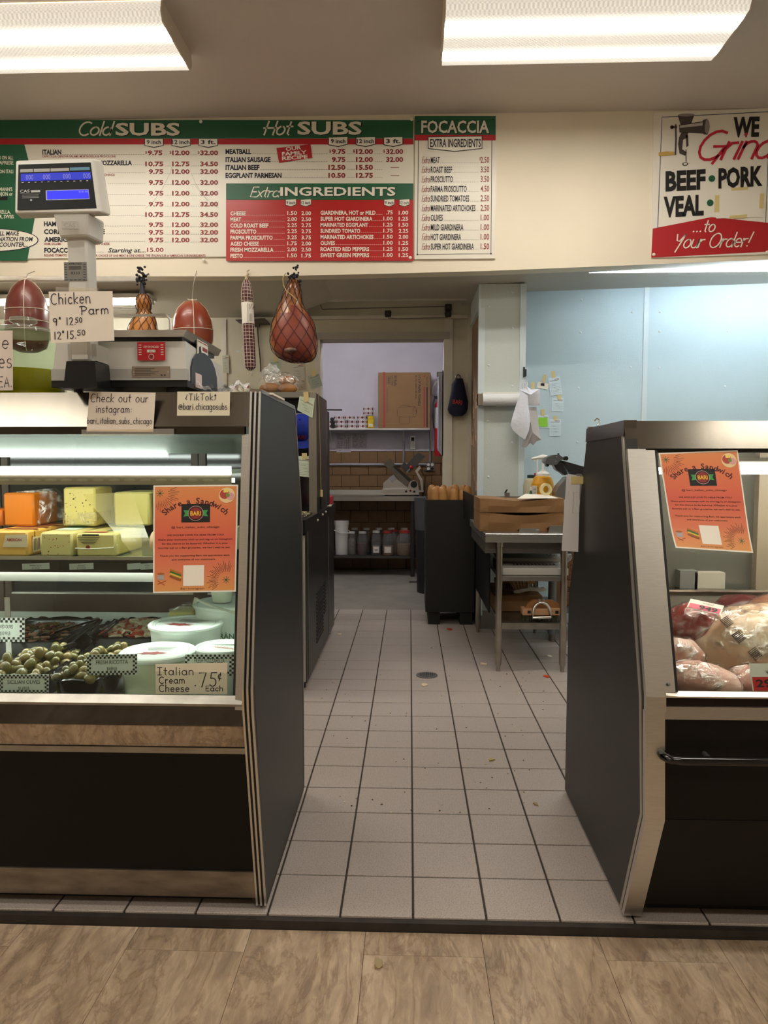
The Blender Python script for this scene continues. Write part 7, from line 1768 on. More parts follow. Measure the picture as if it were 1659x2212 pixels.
# hanging cap on the cream strip
YC = WALL-.075
hg = [(984, 1000, 818), (976, 1003, 830), (974, 1007, 850), (970, 1011, 868), (967, 1010, 884), (970, 1006, 893), (980, 998, 899)]
hc_ = thing('ball_cap', 'navy ball cap with orange BARI lettering hanging on the wall', 'cap', (at(988, 900, y=YC).x, YC, at(988, 900, y=YC).z))
mb = MB(); n = 20; vs = []
for k, (l, r, py) in enumerate(hg):
    c = at((l+r)/2, py, y=YC); hw = px_r((r-l)/2, YC)
    for i in range(n): vs.append((c.x+hw*math.cos(2*PI*i/n), YC+(.06 if k > 0 else .03)*math.sin(2*PI*i/n)*(1 if k < 5 else .5), c.z))
mb.add(vs, [(k*n+i, k*n+(i+1) % n, (k+1)*n+(i+1) % n, (k+1)*n+i) for k in range(len(hg)-1) for i in range(n)]+[tuple(range(n))[::-1], tuple(range((len(hg)-1)*n, len(hg)*n))])
mb.build('crown', mat('cap_navy', '#0d1130', .8, var=.1, vscale=30), hc_, smooth=True, angle=60)
p = at(990, 822, y=YC); MB().tube([(p.x-.018, YC-.01, p.z), (p.x-.012, YC, p.z+.04), (p.x, YC+.06, p.z+.055), (p.x+.012, YC, p.z+.04), (p.x+.022, YC-.01, p.z-.02)], .004, 6).build('strap', M_inkb, hc_)
p = at(978, 872, y=YC-.066); bd = board((p.x, YC-.064, p.z), (1, 0, -.12), (0, 0, 1), hc_, .001); bd.text('BARI', 0, 0, px_r(10, YC), 'cap_lettering', M_orange, width=px_r(20, YC), bold=.0, shear=.1)
MB().cyl((p.x+.03, WALL-.03, at(990, 812, y=YC).z), (p.x+.03, WALL, at(990, 812, y=YC).z), .006).build('wall_peg', M_ss, hc_)
# ================================================================ steel work table beside the meat case
TY = 4.26
zt = at(1100, 1153, y=TY).z; zt0 = at(1100, 1172, y=TY).z
xl = at(1048, 1160, y=TY).x; xr = .975; yb = 5.35
wt = thing('work_table', 'stainless work table with two lower shelves beside the meat case', 'table', (.7, 4.8, 0))
MB().box(xl, xr, TY, yb, zt0, zt, .003).build('table_top', M_brush, wt)
MB().box(xl+.01, xr-.02, TY+.10, yb-.02, zt0-.075, zt0).build('apron', mat('apron_steel', '#7b7874', .4, .85), wt)
def leg(x, y, z1, r=.0195, name='leg', m=None):
    t = MB().lathe([(.012, 0), (.012, .03), (.016, .036), (r, .045), (r, z1-.03), (r*1.2, z1-.028), (r*1.25, z1)], (x, y, 0), 18).build(name, m or mat('leg_steel', '#a6a097', .3, 1.0, var=.12, vscale=12), wt, smooth=True)
    return t
for (x, y) in ((.522, 4.30), (.895, 4.295), (.494, 5.285), (.90, 5.28)): leg(x, y, zt0-.001)
zs = at(1140, 1345, y=4.31).z; zs0 = at(1140, 1358, y=4.31).z
MB().box(.53, .885, 4.295, 5.27, zs0, zs).build('lower_shelf', M_ssd, wt)
zm = at(1140, 1245, y=4.31).z; zm0 = at(1140, 1255, y=4.31).z
MB().box(.53, .885, 4.30, 5.27, zm0, zm).build('middle_shelf', M_brush, wt)
MB().box(.47, .478, 4.36, 5.25, zm0-.2, zt0-.08).build('side_skirt', mat('skirt_dark_reflection', '#232326', .3, .8), wt)  # stainless skirt, the black it reflects put into the colour
# steel tray pieces on the front edge
for (pa, pb, zz, lab) in ((1112, 1162, 1141, 'flat steel pan part on the table edge'), (1176, 1219, 1135, 'second flat steel pan part on the table edge beside the paper stack')):
    a = at(pa, 1150, y=4.30); b_ = at(pb, 1150, y=4.30); z1 = at(pa, zz, y=4.30).z
    t = thing('pan_lid', lab, 'pan lid', ((a.x+b_.x)/2, 4.33, zt))
    MB().prism([(a.x+.02, zt+.001), (b_.x, zt+.001), (b_.x+.004, z1), (a.x+.03, z1)], 'y', 4.285, 4.30).build('lid_edge', M_ss, t); MB().prism([(4.30, z1-.004), (4.46, zt+.001), (4.46, zt+.004), (4.30, z1)], 'x', a.x+.03, b_.x).build('lid_plate', M_brush, t)
    MB().box(b_.x-.012, b_.x+.006, 4.27, 4.29, zt-.004+.005, zt+.02).build('clip', M_ss, t)
# brown paper stacks
def stack(label, pl, pr, pt, pb_, y0, dep, zb):
    a = at(pl, pb_, y=y0); b_ = at(pr, pb_, y=y0); z1 = at(pl, pt, y=y0).z
    mb = MB(); n = 14
    def top(u): return z1+(-.012*math.sin(PI*u)+.004*math.sin(9*u))
    for yy in (y0, y0+dep):
        pass
    vs = []; fs = []
    for j, yy in enumerate((y0, y0+.02, y0+dep)):
        for i in range(n+1):
            u = i/n; x = a.x+(b_.x-a.x)*u; vs += [(x, yy, zb), (x, yy-(.006*math.sin(7*u) if j == 0 else 0), (zb+top(u))/2), (x, yy, top(u))]
    W = (n+1)*3
    for i in range(n):
        k = i*3
        fs += [(k, k+3, k+4, k+1), (k+1, k+4, k+5, k+2)]
        for j in range(2): fs.append((j*W+k+2, j*W+k+5, (j+1)*W+k+5, (j+1)*W+k+2))
        q = 2*W; fs += [(q+k+1, q+k+4, q+k+3, q+k), (q+k+2, q+k+5, q+k+4, q+k+1)]
    for k in (0, n*3):
        for j in range(2): fs += [(j*W+k, (j+1)*W+k, (j+1)*W+k+1, j*W+k+1), (j*W+k+1, (j+1)*W+k+1, (j+1)*W+k+2, j*W+k+2)]
    mb.add(vs, fs); o = tag(mb.build('paper_stack', mat('kraft_paper', '#8b663f', .65, var=.08, vscale=5, bump=.25, bscale=9)), label, 'paper stack')
    MB().add([(a.x+.004, y0-.003, zb+.012), (a.x+.05, y0-.004, zb+.006), (a.x+.05, y0-.004, z1-.02), (a.x+.006, y0-.003, z1-.01)], [(0, 1, 2, 3)]).add([(a.x+.006, y0-.006, zb+.02), (a.x+.048, y0-.007, zb+.03), (a.x+.03, y0-.006, z1-.035)], [(0, 1, 2)]).build('paper_fold', mat('kraft_fold', '#936d45', .6), o)
    return o, a.x, b_.x, z1
y0 = 4.40
o, xa, xb, z1 = stack('lower brown paper package on the work table', 1036, 1218, 1108, 1146, y0, .40, zt+.001)
o, xa, xb, z2 = stack('torn upper brown paper package with white paper showing', 1036, 1218, 1077, 1108, y0-.002, .40, z1+.003)
tag(MB().add([(xa+.22, y0+.0, z2+.000), (xb-.03, y0+.01, z2+.002), (xb-.05, y0+.2, z2+.012), (xa+.30, y0+.2, z2+.02)], [(0, 1, 2, 3)]).build('paper_sheet', M_paper), 'white sheet curling out of the torn paper package', 'paper')
p = at(1180, 1066, y=y0+.12)
mb = MB(); n = 28
prf = [(.022, -.012), (.036, -.012), (.036, .012), (.022, .012)]
mb.lathe(prf+[prf[0]], (0, 0, 0), n, cap=False); mb.v = [Matrix.Rotation(.25, 3, 'Z') @ Matrix.Rotation(PI/2, 3, 'X') @ v + Vector((p.x, y0+.14, z2+.050)) for v in mb.v]
o = tag(mb.build('tape_roll', mat('tape_cream', '#ddcf9e', .5), smooth=True), 'roll of cream masking tape standing on the paper package', 'tape roll')
# slim steel rack lying along the back of the table
a = at(1043, 1073, y=4.9); b_ = at(1145, 1070, y=4.9)
t = thing('steel_rack', 'thin chrome knife rack standing behind the paper packages', 'rack', ((a.x+b_.x)/2, 4.9, zt))
MB().box(a.x, b_.x, 4.88, 4.905, a.z-.012, a.z+.004).build('bar', M_ss, t); MB().box(a.x+.02, b_.x-.02, 4.885, 4.9, zt, a.z-.012).build('support', M_brush, t); p = at(1095, 1068, y=4.9); MB().box(p.x-.015, p.x+.015, 4.87, 4.91, p.z-.01, p.z+.012).build('clip', M_dkss, t)
MB().prism([(p.x-.02, p.z+.01), (p.x-.008, p.z+.01), (p.x+.004, p.z+.032), (p.x-.004, p.z+.034)], 'y', 4.885, 4.895).build('clip_lever', M_blackp, t)
# mustard jar with pump
cx = at(1172, 1050, y=5.08).x; cy = 5.08
Z = lambda py: at(1172, py, y=cy).z
t = thing('mustard_jar', 'big yellow mustard jar with white pump on the work table', 'jar', (cx, cy, zt))
rj = px_r(23.5, cy)
M_must = mat('mustard', '#d99b0c', .35)
MB().lathe([(rj*.9, zt), (rj, zt+.012), (rj, Z(1046)), (rj*.98, Z(1043)), (rj*.78, Z(1031)), (rj*.6, Z(1028))], (cx, cy, 0), 32).build('jar_body', M_must, t, smooth=True, angle=30)
MB().lathe([(rj*.62, Z(1029)), (rj*.62, Z(1023)), (rj*.5, Z(1021)), (.02, Z(1018)), (.018, Z(1015))], (cx, cy, 0), 28).build('lid', M_white, t, smooth=True)
MB().cyl((cx, cy, Z(1018)), (cx, cy, Z(990)), .007).build('pump_stem', M_white, t, smooth=True)
MB().tube([(cx+.025, cy, Z(989)), (cx, cy, Z(987)), (cx-.045, cy-.01, Z(989)), (cx-.08, cy-.015, Z(991))], [.016, .017, .010, .006], 10).build('pump_head', M_white, t, smooth=True)
a = at(1150, 1067, y=cy-rj*.95); o = MB().box(a.x, a.x+.03, cy-rj*1.02, cy-rj*.8, a.z, a.z+.055).build('label', M_paper, t); bd = board((a.x, cy-rj*1.02, a.z), (1, 0, 0), (0, 0, 1), o)
for k in range(6): bd.rect(.004, .005+.008*k, .026, .008+.008*k, 'label_text', M_grey)
# dressing bottles behind
for (pc, col_, cap_, ptop, lab, py_, rr) in ((1147, '#b9b49a', '#1c3a3c', 1025, 'beige dressing jug with dark green cap behind the mustard', 5.16, 17), (1160, '#a8a596', '#b02a30', 1021, 'dressing jug with red cap and pump behind the mustard', 5.24, 14), (1147, '#1f5a3a', '#e6e6df', 1052, 'small dark green bottle beside the mustard jar', 4.98, 4)):
    x = at(pc, 1050, y=py_).x; z_ = lambda q: at(pc, q, y=py_).z; r_ = px_r(rr, py_)
    t = thing('sauce_bottle', lab, 'bottle', (x, py_, zt)); MB().lathe([(r_*.95, zt), (r_, zt+.02), (r_, z_(ptop+24)), (r_*.8, z_(ptop+12)), (r_*.45, z_(ptop+7))], (x, py_, 0), 20).build('bottle_body', mat('bt'+col_, col_, .35), t, smooth=True, angle=30); MB().lathe([(r_*.5, z_(ptop+8)), (r_*.5, z_(ptop+1)), (.001, z_(ptop))], (x, py_, 0), 16).build('cap', mat('bc'+cap_, cap_, .4), t, smooth=True)
    if 'pump' in lab:
        MB().cyl((x, py_, z_(ptop)), (x, py_, z_(992)), .005).build('pump_stem', M_white, t); MB().tube([(x+.03, py_, z_(990)), (x-.02, py_, z_(992)), (x-.02, py_, z_(996))], .006, 8).build('pump_head', M_white, t)
# slicer behind the meat case
ys_ = 4.82
def q6(u, v, y=ys_): return at(1010+u*250/1659, 960+v*250/1659, y=y)
t = thing('meat_slicer', 'grey meat slicer standing behind the meat case end', 'slicer', (q6(1400, 700).x, ys_, zt))
def plate(pts, y0, y1, name, m): 
    P4 = [q6(u, v) for u, v in pts]; return MB().prism([(p.x, p.z) for p in P4], 'y', y0, y1).build(name, m, t)
MB().box(q6(1260, 0).x, q6(1260, 0).x+.34, ys_-.05, ys_+.15, zt+.001, zt+.04).build('base', M_ssd, t)
bs = plate([(1258, 790), (1262, 680), (1300, 600), (1420, 470), (1700, 440), (1900, 500), (1900, 790)], ys_-.02, ys_+.12, 'slicer_body', mat('slicer_grey', '#8c8b8a', .35, .7))
plate([(1120, 250), (1150, 190), (1220, 155), (1320, 145), (1385, 190), (1380, 215), (1330, 240), (1290, 290), (1215, 300), (1150, 280)], ys_+.02, ys_+.14, 'sharpener', mat('slicer_silver', '#75777c', .35, .8))
plate([(1140, 290), (1185, 285), (1180, 310), (1160, 322)], ys_+.03, ys_+.10, 'sharpener_nose', M_blackp)
plate([(1255, 300), (1330, 230), (1360, 235), (1460, 430), (1410, 445), (1360, 405), (1290, 365)], ys_+.04, ys_+.12, 'arm', mat('slicer_dark', '#3a3a3e', .35, .6))
plate([(1360, 230), (1450, 250), (1900, 380), (1900, 480), (1500, 430)], ys_+.05, ys_+.11, 'carriage', MATS['slicer_dark'])
c = q6(1415, 200); MB().cyl((c.x, ys_+.0, c.z), (c.x, ys_+.05, c.z), .014).build('knob', M_blackp, t, smooth=True)
c = q6(1325, 140); MB().cyl((c.x, ys_+.05, c.z-.004), (c.x, ys_+.05, c.z+.006), .006).build('knob', M_blackp, t, smooth=True)
for (u, v) in ((1283, 178), (1272, 243)): c = q6(u, v); MB().cyl((c.x, ys_+.014, c.z), (c.x, ys_+.022, c.z), .0035, n=8).build('screw', M_ss, t)
# items on the middle and lower shelves
def box_px(name, label, pl, pt, pr, pb_, y0, dep, m, zb=None, cat='box', par=None, bev=.003):
    a = at(pl, pb_, y=y0); b_ = at(pr, pt, y=y0)
    o = MB().box(a.x, b_.x, y0, y0+dep, zb if zb is not None else a.z, b_.z, bev).build(name, m, par)
    if par is None: tag(o, label, cat)
    return o, a, b_
M_foam = mat('white_carton', '#cfccc4', .5)
o, a, b_ = box_px('flat_carton', 'flat white printed carton on the middle shelf of the table', 1086, 1228, 1228, 1245, 4.34, .5, M_foam, zb=zm+.001)
bd = board((a.x, 4.36, b_.z), (1, 0, 0), (0, 1, 0), o)
for k in range(12): bd.rect(.08+.022*k, .12, .092+.022*k, .17, 'carton_print', M_inkb)
o, a2, b2 = box_px('flat_carton', 'second flat white carton stacked behind on the middle shelf', 1080, 1206, 1212, 1228, 4.60, .4, mat('white_carton2', '#c2bfb8', .5), zb=b_.z+.002)
o, a, b_ = box_px('cardboard_box', 'stained brown cardboard box on the lower table shelf', 1068, 1287, 1172, 1333, 4.62, .5, M_card, zb=zs+.001)
zc = b_.z
# scrub brush
V6 = (1000, 1160, 260/1659)
def q5(u, v, y): return at(V6[0]+u*V6[2], V6[1]+v*V6[2], y=y)
yq = 4.70
t = thing('scrub_brush', 'white-handled scrub brush with tan bristles on the cardboard box', 'brush', (q5(900, 800, yq).x, yq, zc))
dz = zc-q5(750, 803, yq).z+.002
MB().prism([(q5(u, v, yq).x, q5(u, v, yq).z+dz) for u, v in ((690, 770), (720, 760), (860, 735), (905, 725), (1000, 735), (1040, 722), (1080, 738), (1120, 728), (1153, 735), (1130, 765), (1060, 778), (930, 765), (880, 772), (760, 803), (700, 798))], 'y', yq-.015, yq+.035).build('brush_handle', M_white, t)
mb = MB()
for k in range(60):
    u = R.uniform(0, 1); yy = yq-.012+R.uniform(0, .045); a = q5(705+185*u, 765-30*u, yq); b = q5(640+255*u+R.uniform(-8, 8), 650-25*math.sin(PI*u)+R.uniform(-8, 8), yq)
    mb.cyl((a.x, yy, a.z+dz), (b.x, yy, b.z+dz), .0032, .0045, n=5)
tag(mb.build('bristles', mat('bristle_tan', '#a98e6c', .8), t), kind='stuff')
t = thing('block_brush', 'wooden block brush with dark bristles on the cardboard box', 'brush', (q5(700, 780, 4.9).x, 4.9, zc+.001))
a, b_ = q5(430, 780, 4.9), q5(975, 620, 4.9); MB().box(a.x, b_.x, 4.86, 4.92, zc+.035, zc+.07, .006).build('brush_block', mat('block_wood', '#b3813f', .6, var=.15, vscale=12), t)
mb = MB()
for k in range(50): x = R.uniform(a.x+.01, b_.x-.01); yy = R.uniform(4.865, 4.915); mb.cyl((x, yy, zc+.001), (x, yy, zc+.037), .003, n=5)
tag(mb.build('bristles', mat('bristle_dark', '#3a342c', .8), t), kind='stuff')
# big block brush with a cast handle
yq = 4.36
t = thing('butcher_brush', 'butcher block brush with cast metal handle on the lower shelf', 'brush', (q5(1070, 1110, yq).x, yq, zs))
a, b_ = q5(815, 1050, yq), q5(1345, 985, yq); zq = zs+.035
MB().box(a.x, b_.x, yq-.02, yq+.07, zq, zq+.04, .004).build('brush_block', mat('block_peach', '#c89a72', .55), t)
MB().prism([(a.x+.02, zq+.04), (b_.x-.0, zq+.04), (b_.x-.005, zq+.06), (b_.x-.04, zq+.085), (a.x+.07, zq+.085), (a.x+.035, zq+.065)], 'y', yq+.02, yq+.05).build('brush_back', mat('block_brown', '#9d6b3c', .6), t)
mb = MB()
for k in range(26):
    for yy in (yq-.01, yq+.025, yq+.06): x = a.x+.006+(b_.x-a.x-.012)*k/25; mb.cyl((x+R.uniform(-.003, .003), yy, zs+.001), (x, yy, zq+.002), .0028, n=5)
tag(mb.build('bristles', mat('bristle_olive', '#4c4a36', .8), t), kind='stuff')
hx0, hx1 = q5(945, 1070, yq).x, q5(1195, 1070, yq).x; hm_ = (hx0+hx1)/2; hz0 = zs+.03
MB().tube([(hm_-(hx1-hx0)/2*math.cos(k*PI/14), yq-.045+.02*math.sin(k*PI/14), hz0+.085*math.sin(k*PI/14)**.8) for k in range(15)], .008, 10, closed=True).build('cast_handle', M_ss, t, smooth=True)
for dx in (-.012, .012): MB().box(hm_+dx-.006, hm_+dx+.006, yq-.03, yq-.012, hz0+.08, hz0+.105).build('handle_lug', M_ss, t)
for u in (905, 1285): p = q5(u, 1010, yq); MB().box(p.x-.009, p.x+.009, yq-.023, yq-.018, zq+.014, zq+.03).build('bolt_plate', M_inkb, t)
# steel shelf unit behind with cartons
sx0, sx1 = 1.0, 1.5; sy = 5.0
ss_ = thing('shelf_unit', 'grey steel shelf standing behind the meat case with brown cartons', 'shelf', (1.25, 5.2, 0))
p = at(1192, 1384, z=0); xg_ = p.x; yg_ = p.y
MB().cyl((xg_, yg_, .05), (xg_, yg_, .60), .03, n=16).build('post', mat('post_grey', '#7d8488', .4, .7), ss_, smooth=True); MB().cyl((xg_, yg_, 0), (xg_, yg_, .05), .022, n=12).build('foot', M_dkss, ss_)
MB().cyl((1.5, yg_, 0), (1.5, yg_, .72), .03, n=16).build('post', MATS['post_grey'], ss_, smooth=True)
zsh2 = at(1235, 1312, y=yg_).z; MB().box(xg_, 1.52, yg_-.03, yg_+.4, zsh2-.035, zsh2).build('shelf_board', MATS['post_grey'], ss_)
yk = yg_+.05
M_car2 = mat('carton_brown', '#8f6847', .7, var=.06, vscale=6)
o, a, b_ = box_px('shipping_carton', 'lower brown printed carton on the grey steel shelf', 1201, 1254, 1262, 1312, yk, .3, M_car2, zb=zsh2+.001)
bd = board((a.x, yk, a.z), (1, 0, 0), (0, 0, 1), o); bd.text('3" F', .075, .11, .035, 'carton_print', M_inkb, bold=.01); bd.text('00', .085, .075, .014, 'carton_print', M_inkb); bd.line([(.075, .02), (.16, .02), (.16, .055), (.075, .055)], .002, 'carton_print', M_inkb, closed=True)
o, a, b_ = box_px('shipping_carton', 'upper brown carton stacked on the grey steel shelf', 1226, 1188, 1262, 1253, yk+.01, .28, mat('carton_brown2', '#85603f', .7), zb=b_.z+.002)
bd = board((a.x, yk+.01, a.z), (1, 0, 0), (0, 0, 1), o)
for k, s in enumerate(('SO', 'Pr', 'pre', 'Sc', '100')): bd.text(s, .006+(.01 if k else 0), .165-.034*k, .018, 'carton_print', M_inkb)
mb = MB().sphere((0, 0, 0), .075, 20, 14, (1.05, .8, 1)); pc = at(1208, 1196, y=4.75); mb.v = [v*(1+.3*noise.noise(v*28))+Vector((pc.x, 4.75, pc.z-.01)) for v in mb.v]
tag(mb.build('plastic_bag', film('bag_clear', .5, '#dfe6ea', .12, 22), smooth=True, angle=25), 'crumpled clear plastic bag on the white cartons under the table', 'plastic bag')
# white sheet hanging behind the meat case
o, P4 = px_sheet('hanging_sheet', 'white paper sheet hanging behind the meat case end', 'paper', [(1213, 1190), (1249, 1192), (1253, 1026), (1224, 1025)], 2.50, mat('paper_cool', '#dad6d4', .6))
MB().box(P4[2].x-.03, .5825, 2.4985, 2.5015, P4[2].z-.03, P4[2].z-.005).build('tape', M_tape, o)
bd = board(P4[0], P4[1]-P4[0], P4[3]-P4[0], o); bd.rect(.032, .255, .05, .262, 'sheet_print', M_grey); bd.rect(.032, .24, .05, .246, 'sheet_print', M_grey); bd.line([(.028, .13), (.05, .13), (.05, .20), (.028, .20)], .001, 'sheet_print', M_grey, closed=True)

# ================================================================ black bread bin
yb0 = 5.51
a = at(919, 1322, y=yb0); b_ = at(1026, 1080, y=yb0)
bn = thing('bread_bin', 'tall black bread bin on wooden feet in the passage', 'bin', ((a.x+b_.x)/2, 5.75, 0))
z0 = a.z; z1 = b_.z; XA_, XB_ = a.x, .445
M_bin = mat('bin_black', '#0f0e0e', .45)
MB().box(XA_, XB_+.04, yb0, yb0+.012, z0, z1).build('bin_front', M_bin, bn); MB().box(XA_, XA_+.012, yb0+.012, 6.0, z0, z1).build('bin_side', M_bin, bn); MB().box(XB_+.028, XB_+.04, yb0+.012, 6.0, z0, z1).build('bin_side', M_bin, bn); MB().box(XA_, XB_+.04, 5.99, 6.0, z0, z1).build('bin_back', M_bin, bn)
MB().box(XA_+.012, XB_+.028, yb0+.012, 5.99, z0, z0+.02).build('bin_floor', M_bin, bn); MB().box(XA_+.012, XB_+.028, yb0+.012, 5.99, z1-.42, z1-.40).build('inner_shelf', M_bin, bn)
for (pl, pr) in ((925, 950), (993, 1020)):
    q = at(pl, 1350, y=yb0+.02); r_ = at(pr, 1350, y=yb0+.02); MB().box(q.x, r_.x, yb0+.02, 5.95, 0, z0).build('foot_block', mat('foot_black', '#14110f', .7), bn)
# sloping black side board by the table, brown bag inside
q = [at(1000, 1060, y=5.52), at(1031, 1075, y=5.2), at(1031, 1150, y=5.2), at(1000, 1116, y=5.52)]
tag(MB().sheet(q[3], q[2], q[1], q[0], .006).build('side_board', mat('board_black', '#1b1a19', .5)), 'black board leaning between the bread bin and the table', 'board')
o = tag(MB().sheet(at(1001, 1085, y=5.56), at(1022, 1088, y=5.50), at(1020, 1072, y=5.50), at(1003, 1058, y=5.56), .002).build('kraft_bag', mat('kraft_bag', '#9c7446', .7)), 'brown paper bag edge holding loaves in the bread bin', 'paper bag')
# loaves standing upright
lv = [(932, 1047, 9, 5.66, 'pale crusty loaf at the doorway end of the bread bin'), (938, 1052, 9.5, 5.575, 'short front loaf at the doorway end of the bread bin'), (946, 1049, 9, 5.70, 'half hidden loaf behind the front loaves'), (958, 1051, 10, 5.575, 'tall front loaf in the middle of the bread bin'), (969, 1050, 8, 5.66, 'loaf tucked behind the middle loaf'), (982, 1055, 9.5, 5.575, 'front loaf beside the brown bag'), (985, 1046, 9, 5.70, 'tallest loaf at the back of the bin'), (999, 1047, 8.5, 5.68, 'loaf behind the brown bag edge'), (1010, 1049, 9, 5.66, 'end loaf beside the column'), (999, 1058, 7, 5.585, 'narrow loaf leaning inside the brown bag'), (956, 1047, 8, 5.80, 'loaf at the rear wall of the bread bin')]
for (pc, pt, w, yy, lab) in lv:
    x = at(pc, 1070, y=yy).x; zt_ = at(pc, pt, y=yy).z; r_ = px_r(w, yy); zb = z1-.36
    L = zt_-zb; ln = R.uniform(-.02, .02)
    prof = [(r_*.5, 0), (r_*.95, .03), (r_, .1), (r_, L-.05), (r_*.9, L-.022), (r_*.6, L-.006), (r_*.2, L)]
    mb = MB().lathe(prof, (0, 0, 0), 16, 1, .85); mb.v = [Vector((x+v.x+ln*v.z, yy+v.y, zb+v.z)) for v in mb.v]
    o = tag(mb.build('bread_loaf', mat('loaf_crust', '#9a6430', .5, color2='#b98a50', vscale=9, contrast=(.3, .7), bump=.06, bscale=25), smooth=True, angle=180), lab, 'bread', 'loaves in the bread bin')
# bag holder behind the bin (trash can with grey liner)
p = at(908, 1200, y=6.9)
t = thing('trash_can', 'dark trash can with grey plastic liner behind the bread bin', 'trash can', (p.x+.02, 6.95, 0))
MB().lathe([(.16, 0), (.18, at(908, 1090, y=6.9).z)], (p.x+.13, 6.95, 0), 24).build('can_body', M_inkb, t, smooth=True)
zz = at(908, 1075, y=6.9).z; MB().lathe([(.178, zz-.30), (.186, zz-.12), (.19, zz), (.175, zz+.004)], (p.x+.13, 6.95, 0), 24).build('liner', mat('liner_grey', '#4d4f51', .35, bump=.5, bscale=18), t, smooth=True)

# ================================================================ notes and bags on the blue wall and column
for (cs, lab, tp, m_) in (([(1190, 855), (1215, 851), (1209, 812), (1184, 817)], 'top pale blue order slip on the blue wall', [(1193, 817), (1200, 815), (1198, 801), (1191, 802)], M_paleb),
                     ([(1192, 888), (1217, 889), (1217, 859), (1193, 860)], 'middle pale blue order slip below the top one', [(1204, 863), (1212, 863), (1212, 853), (1204, 853)], M_paleb),
                     ([(1187, 942), (1211, 942), (1212, 906), (1187, 905)], 'lowest pale blue order slip on the blue wall', [(1196, 908), (1203, 908), (1203, 898), (1196, 898)], M_paleb),
                     ([(1164, 924), (1187, 925), (1184, 896), (1162, 897)], 'order slip with a bright green sticky note', [(1169, 898), (1176, 899), (1176, 884), (1169, 884)], M_paleb)):
    o = slip('order_slip', lab, cs, COOLY-.004, m_, tp, 'slips on the blue wall')
    if 'sticky' in lab: px_sheet('sticky_note', '', '', [(1163, 921), (1183, 922), (1183, 902), (1163, 902)], COOLY-.0065, mat('sticky_green', '#8ed23c', .6), parent=o)
o, P4 = px_sheet('id_card', 'white card with a small dark photo taped on the blue wall', 'card', [(1159, 837), (1183, 842), (1186, 829), (1162, 824)], COOLY-.004, M_paper)
px_sheet('card_photo', '', '', [(1168, 833), (1176, 834), (1176, 828), (1168, 828)], COOLY-.006, M_inkb, parent=o); px_sheet('tape', '', '', [(1171, 825), (1178, 826), (1180, 810), (1174, 809)], COOLY-.0065, M_tape, parent=o)
# small clip on the column edge
p = at(1132, 804, y=COLY-.015)
tag(MB().box(p.x-.006, p.x+.004, COLY-.03, COLY-.010, p.z-.035, p.z+.035).box(p.x+.008, p.x+.016, COLY-.028, COLY-.010, p.z-.03, p.z+.02).build('marker_clip', mat('clip_dark', '#1f2a2e', .5)), 'small dark marker clip on the column edge', 'clip')
# paper towel roll on the column
a = at(1043, 863, y=COLY-.10); b_ = at(1125, 862, y=COLY-.10); rr_ = px_r(12.5, COLY-.1)
t = thing('towel_roll', 'white paper towel roll in a holder across the column', 'paper towel', ((a.x+b_.x)/2, COLY-.075, a.z-rr_))
MB().cyl((a.x, COLY-.075, a.z), (b_.x, COLY-.075, a.z), rr_, n=28).build('paper_roll', mat('towel_white', '#e3e6ea', .8, bump=.3, bscale=60), t, smooth=True)
MB().box(a.x, b_.x, COLY-.08, COLY-.008, a.z+rr_, a.z+rr_+.012).build('holder_top', M_white, t); MB().box(a.x-.034, a.x-.002, COLY-.09, COLY-.008, a.z-rr_*.9, a.z+rr_).build('holder_end', M_chrome, t)
MB().box(b_.x+.002, b_.x+.01, COLY-.09, COLY-.008, a.z-rr_*.6, a.z+rr_).build('holder_end', M_white, t)
# plastic shopping bags hanging from a hook
yh_ = COLY-.11
def q4(u, v, y=yh_): return at(1100+u*140/1630, 790+v*140/1630, y=y)
t = thing('bag_bundle', 'bundle of white plastic shopping bags hanging beside the column', 'plastic bags', (q4(400, 1850).x, yh_, q4(400, 1850).z))
def foil(pts, name, m, dy=0, th=.006):
    P_2 = [q4(u, v) for u, v in pts]; c = sum(P_2, Vector())/len(P_2)
    mb = MB(); n = len(P_2); y = yh_+dy
    f1 = [Vector((p.x, y+R.uniform(-.006, .006), p.z)) for p in P_2]; f0 = Vector((c.x, y-.03, c.z)); f2 = Vector((c.x, y+th+.01, c.z))
    mb.add(f1+[f0, f2], [(i, (i+1) % n, n) for i in range(n)]+[((i+1) % n, i, n+1) for i in range(n)]); return mb.build(name, m, t, smooth=True, angle=50)
M_bagw = mat('bag_plastic', '#dfe4f2', .35, bump=.4, bscale=30); M_bagg = mat('bag_grey', '#b7b4b4', .4, bump=.5, bscale=20)
foil([(290, 640), (460, 760), (475, 1040), (500, 1200), (520, 1400), (480, 1640), (385, 1860), (230, 1760), (80, 1620), (20, 1500), (60, 1330), (160, 1000)], 'front_bag', M_bagw, -.02)
foil([(250, 610), (400, 560), (440, 520), (560, 600), (770, 580), (760, 1000), (620, 1010), (470, 1000), (450, 740)], 'bag_top', M_bagw, .0)
foil([(480, 1040), (700, 1030), (740, 1250), (780, 1700), (820, 1860), (700, 1900), (620, 2000), (540, 1940), (440, 2050), (330, 2030), (400, 1860), (500, 1500)], 'hanging_bags', M_bagg, .025)
MB().tube([q4(350, 580), q4(330, 480), q4(370, 430), q4(420, 470), q4(400, 540)], .006, 8).tube([q4(420, 560), q4(450, 470), q4(440, 420), q4(410, 440)], .006, 8).build('bag_handles', M_bagw, t, smooth=True)
px_sheet('tape', '', '', [(1148, 840), (1155, 840), (1154, 825), (1147, 826)], COLY-.02, M_tape, parent=t)

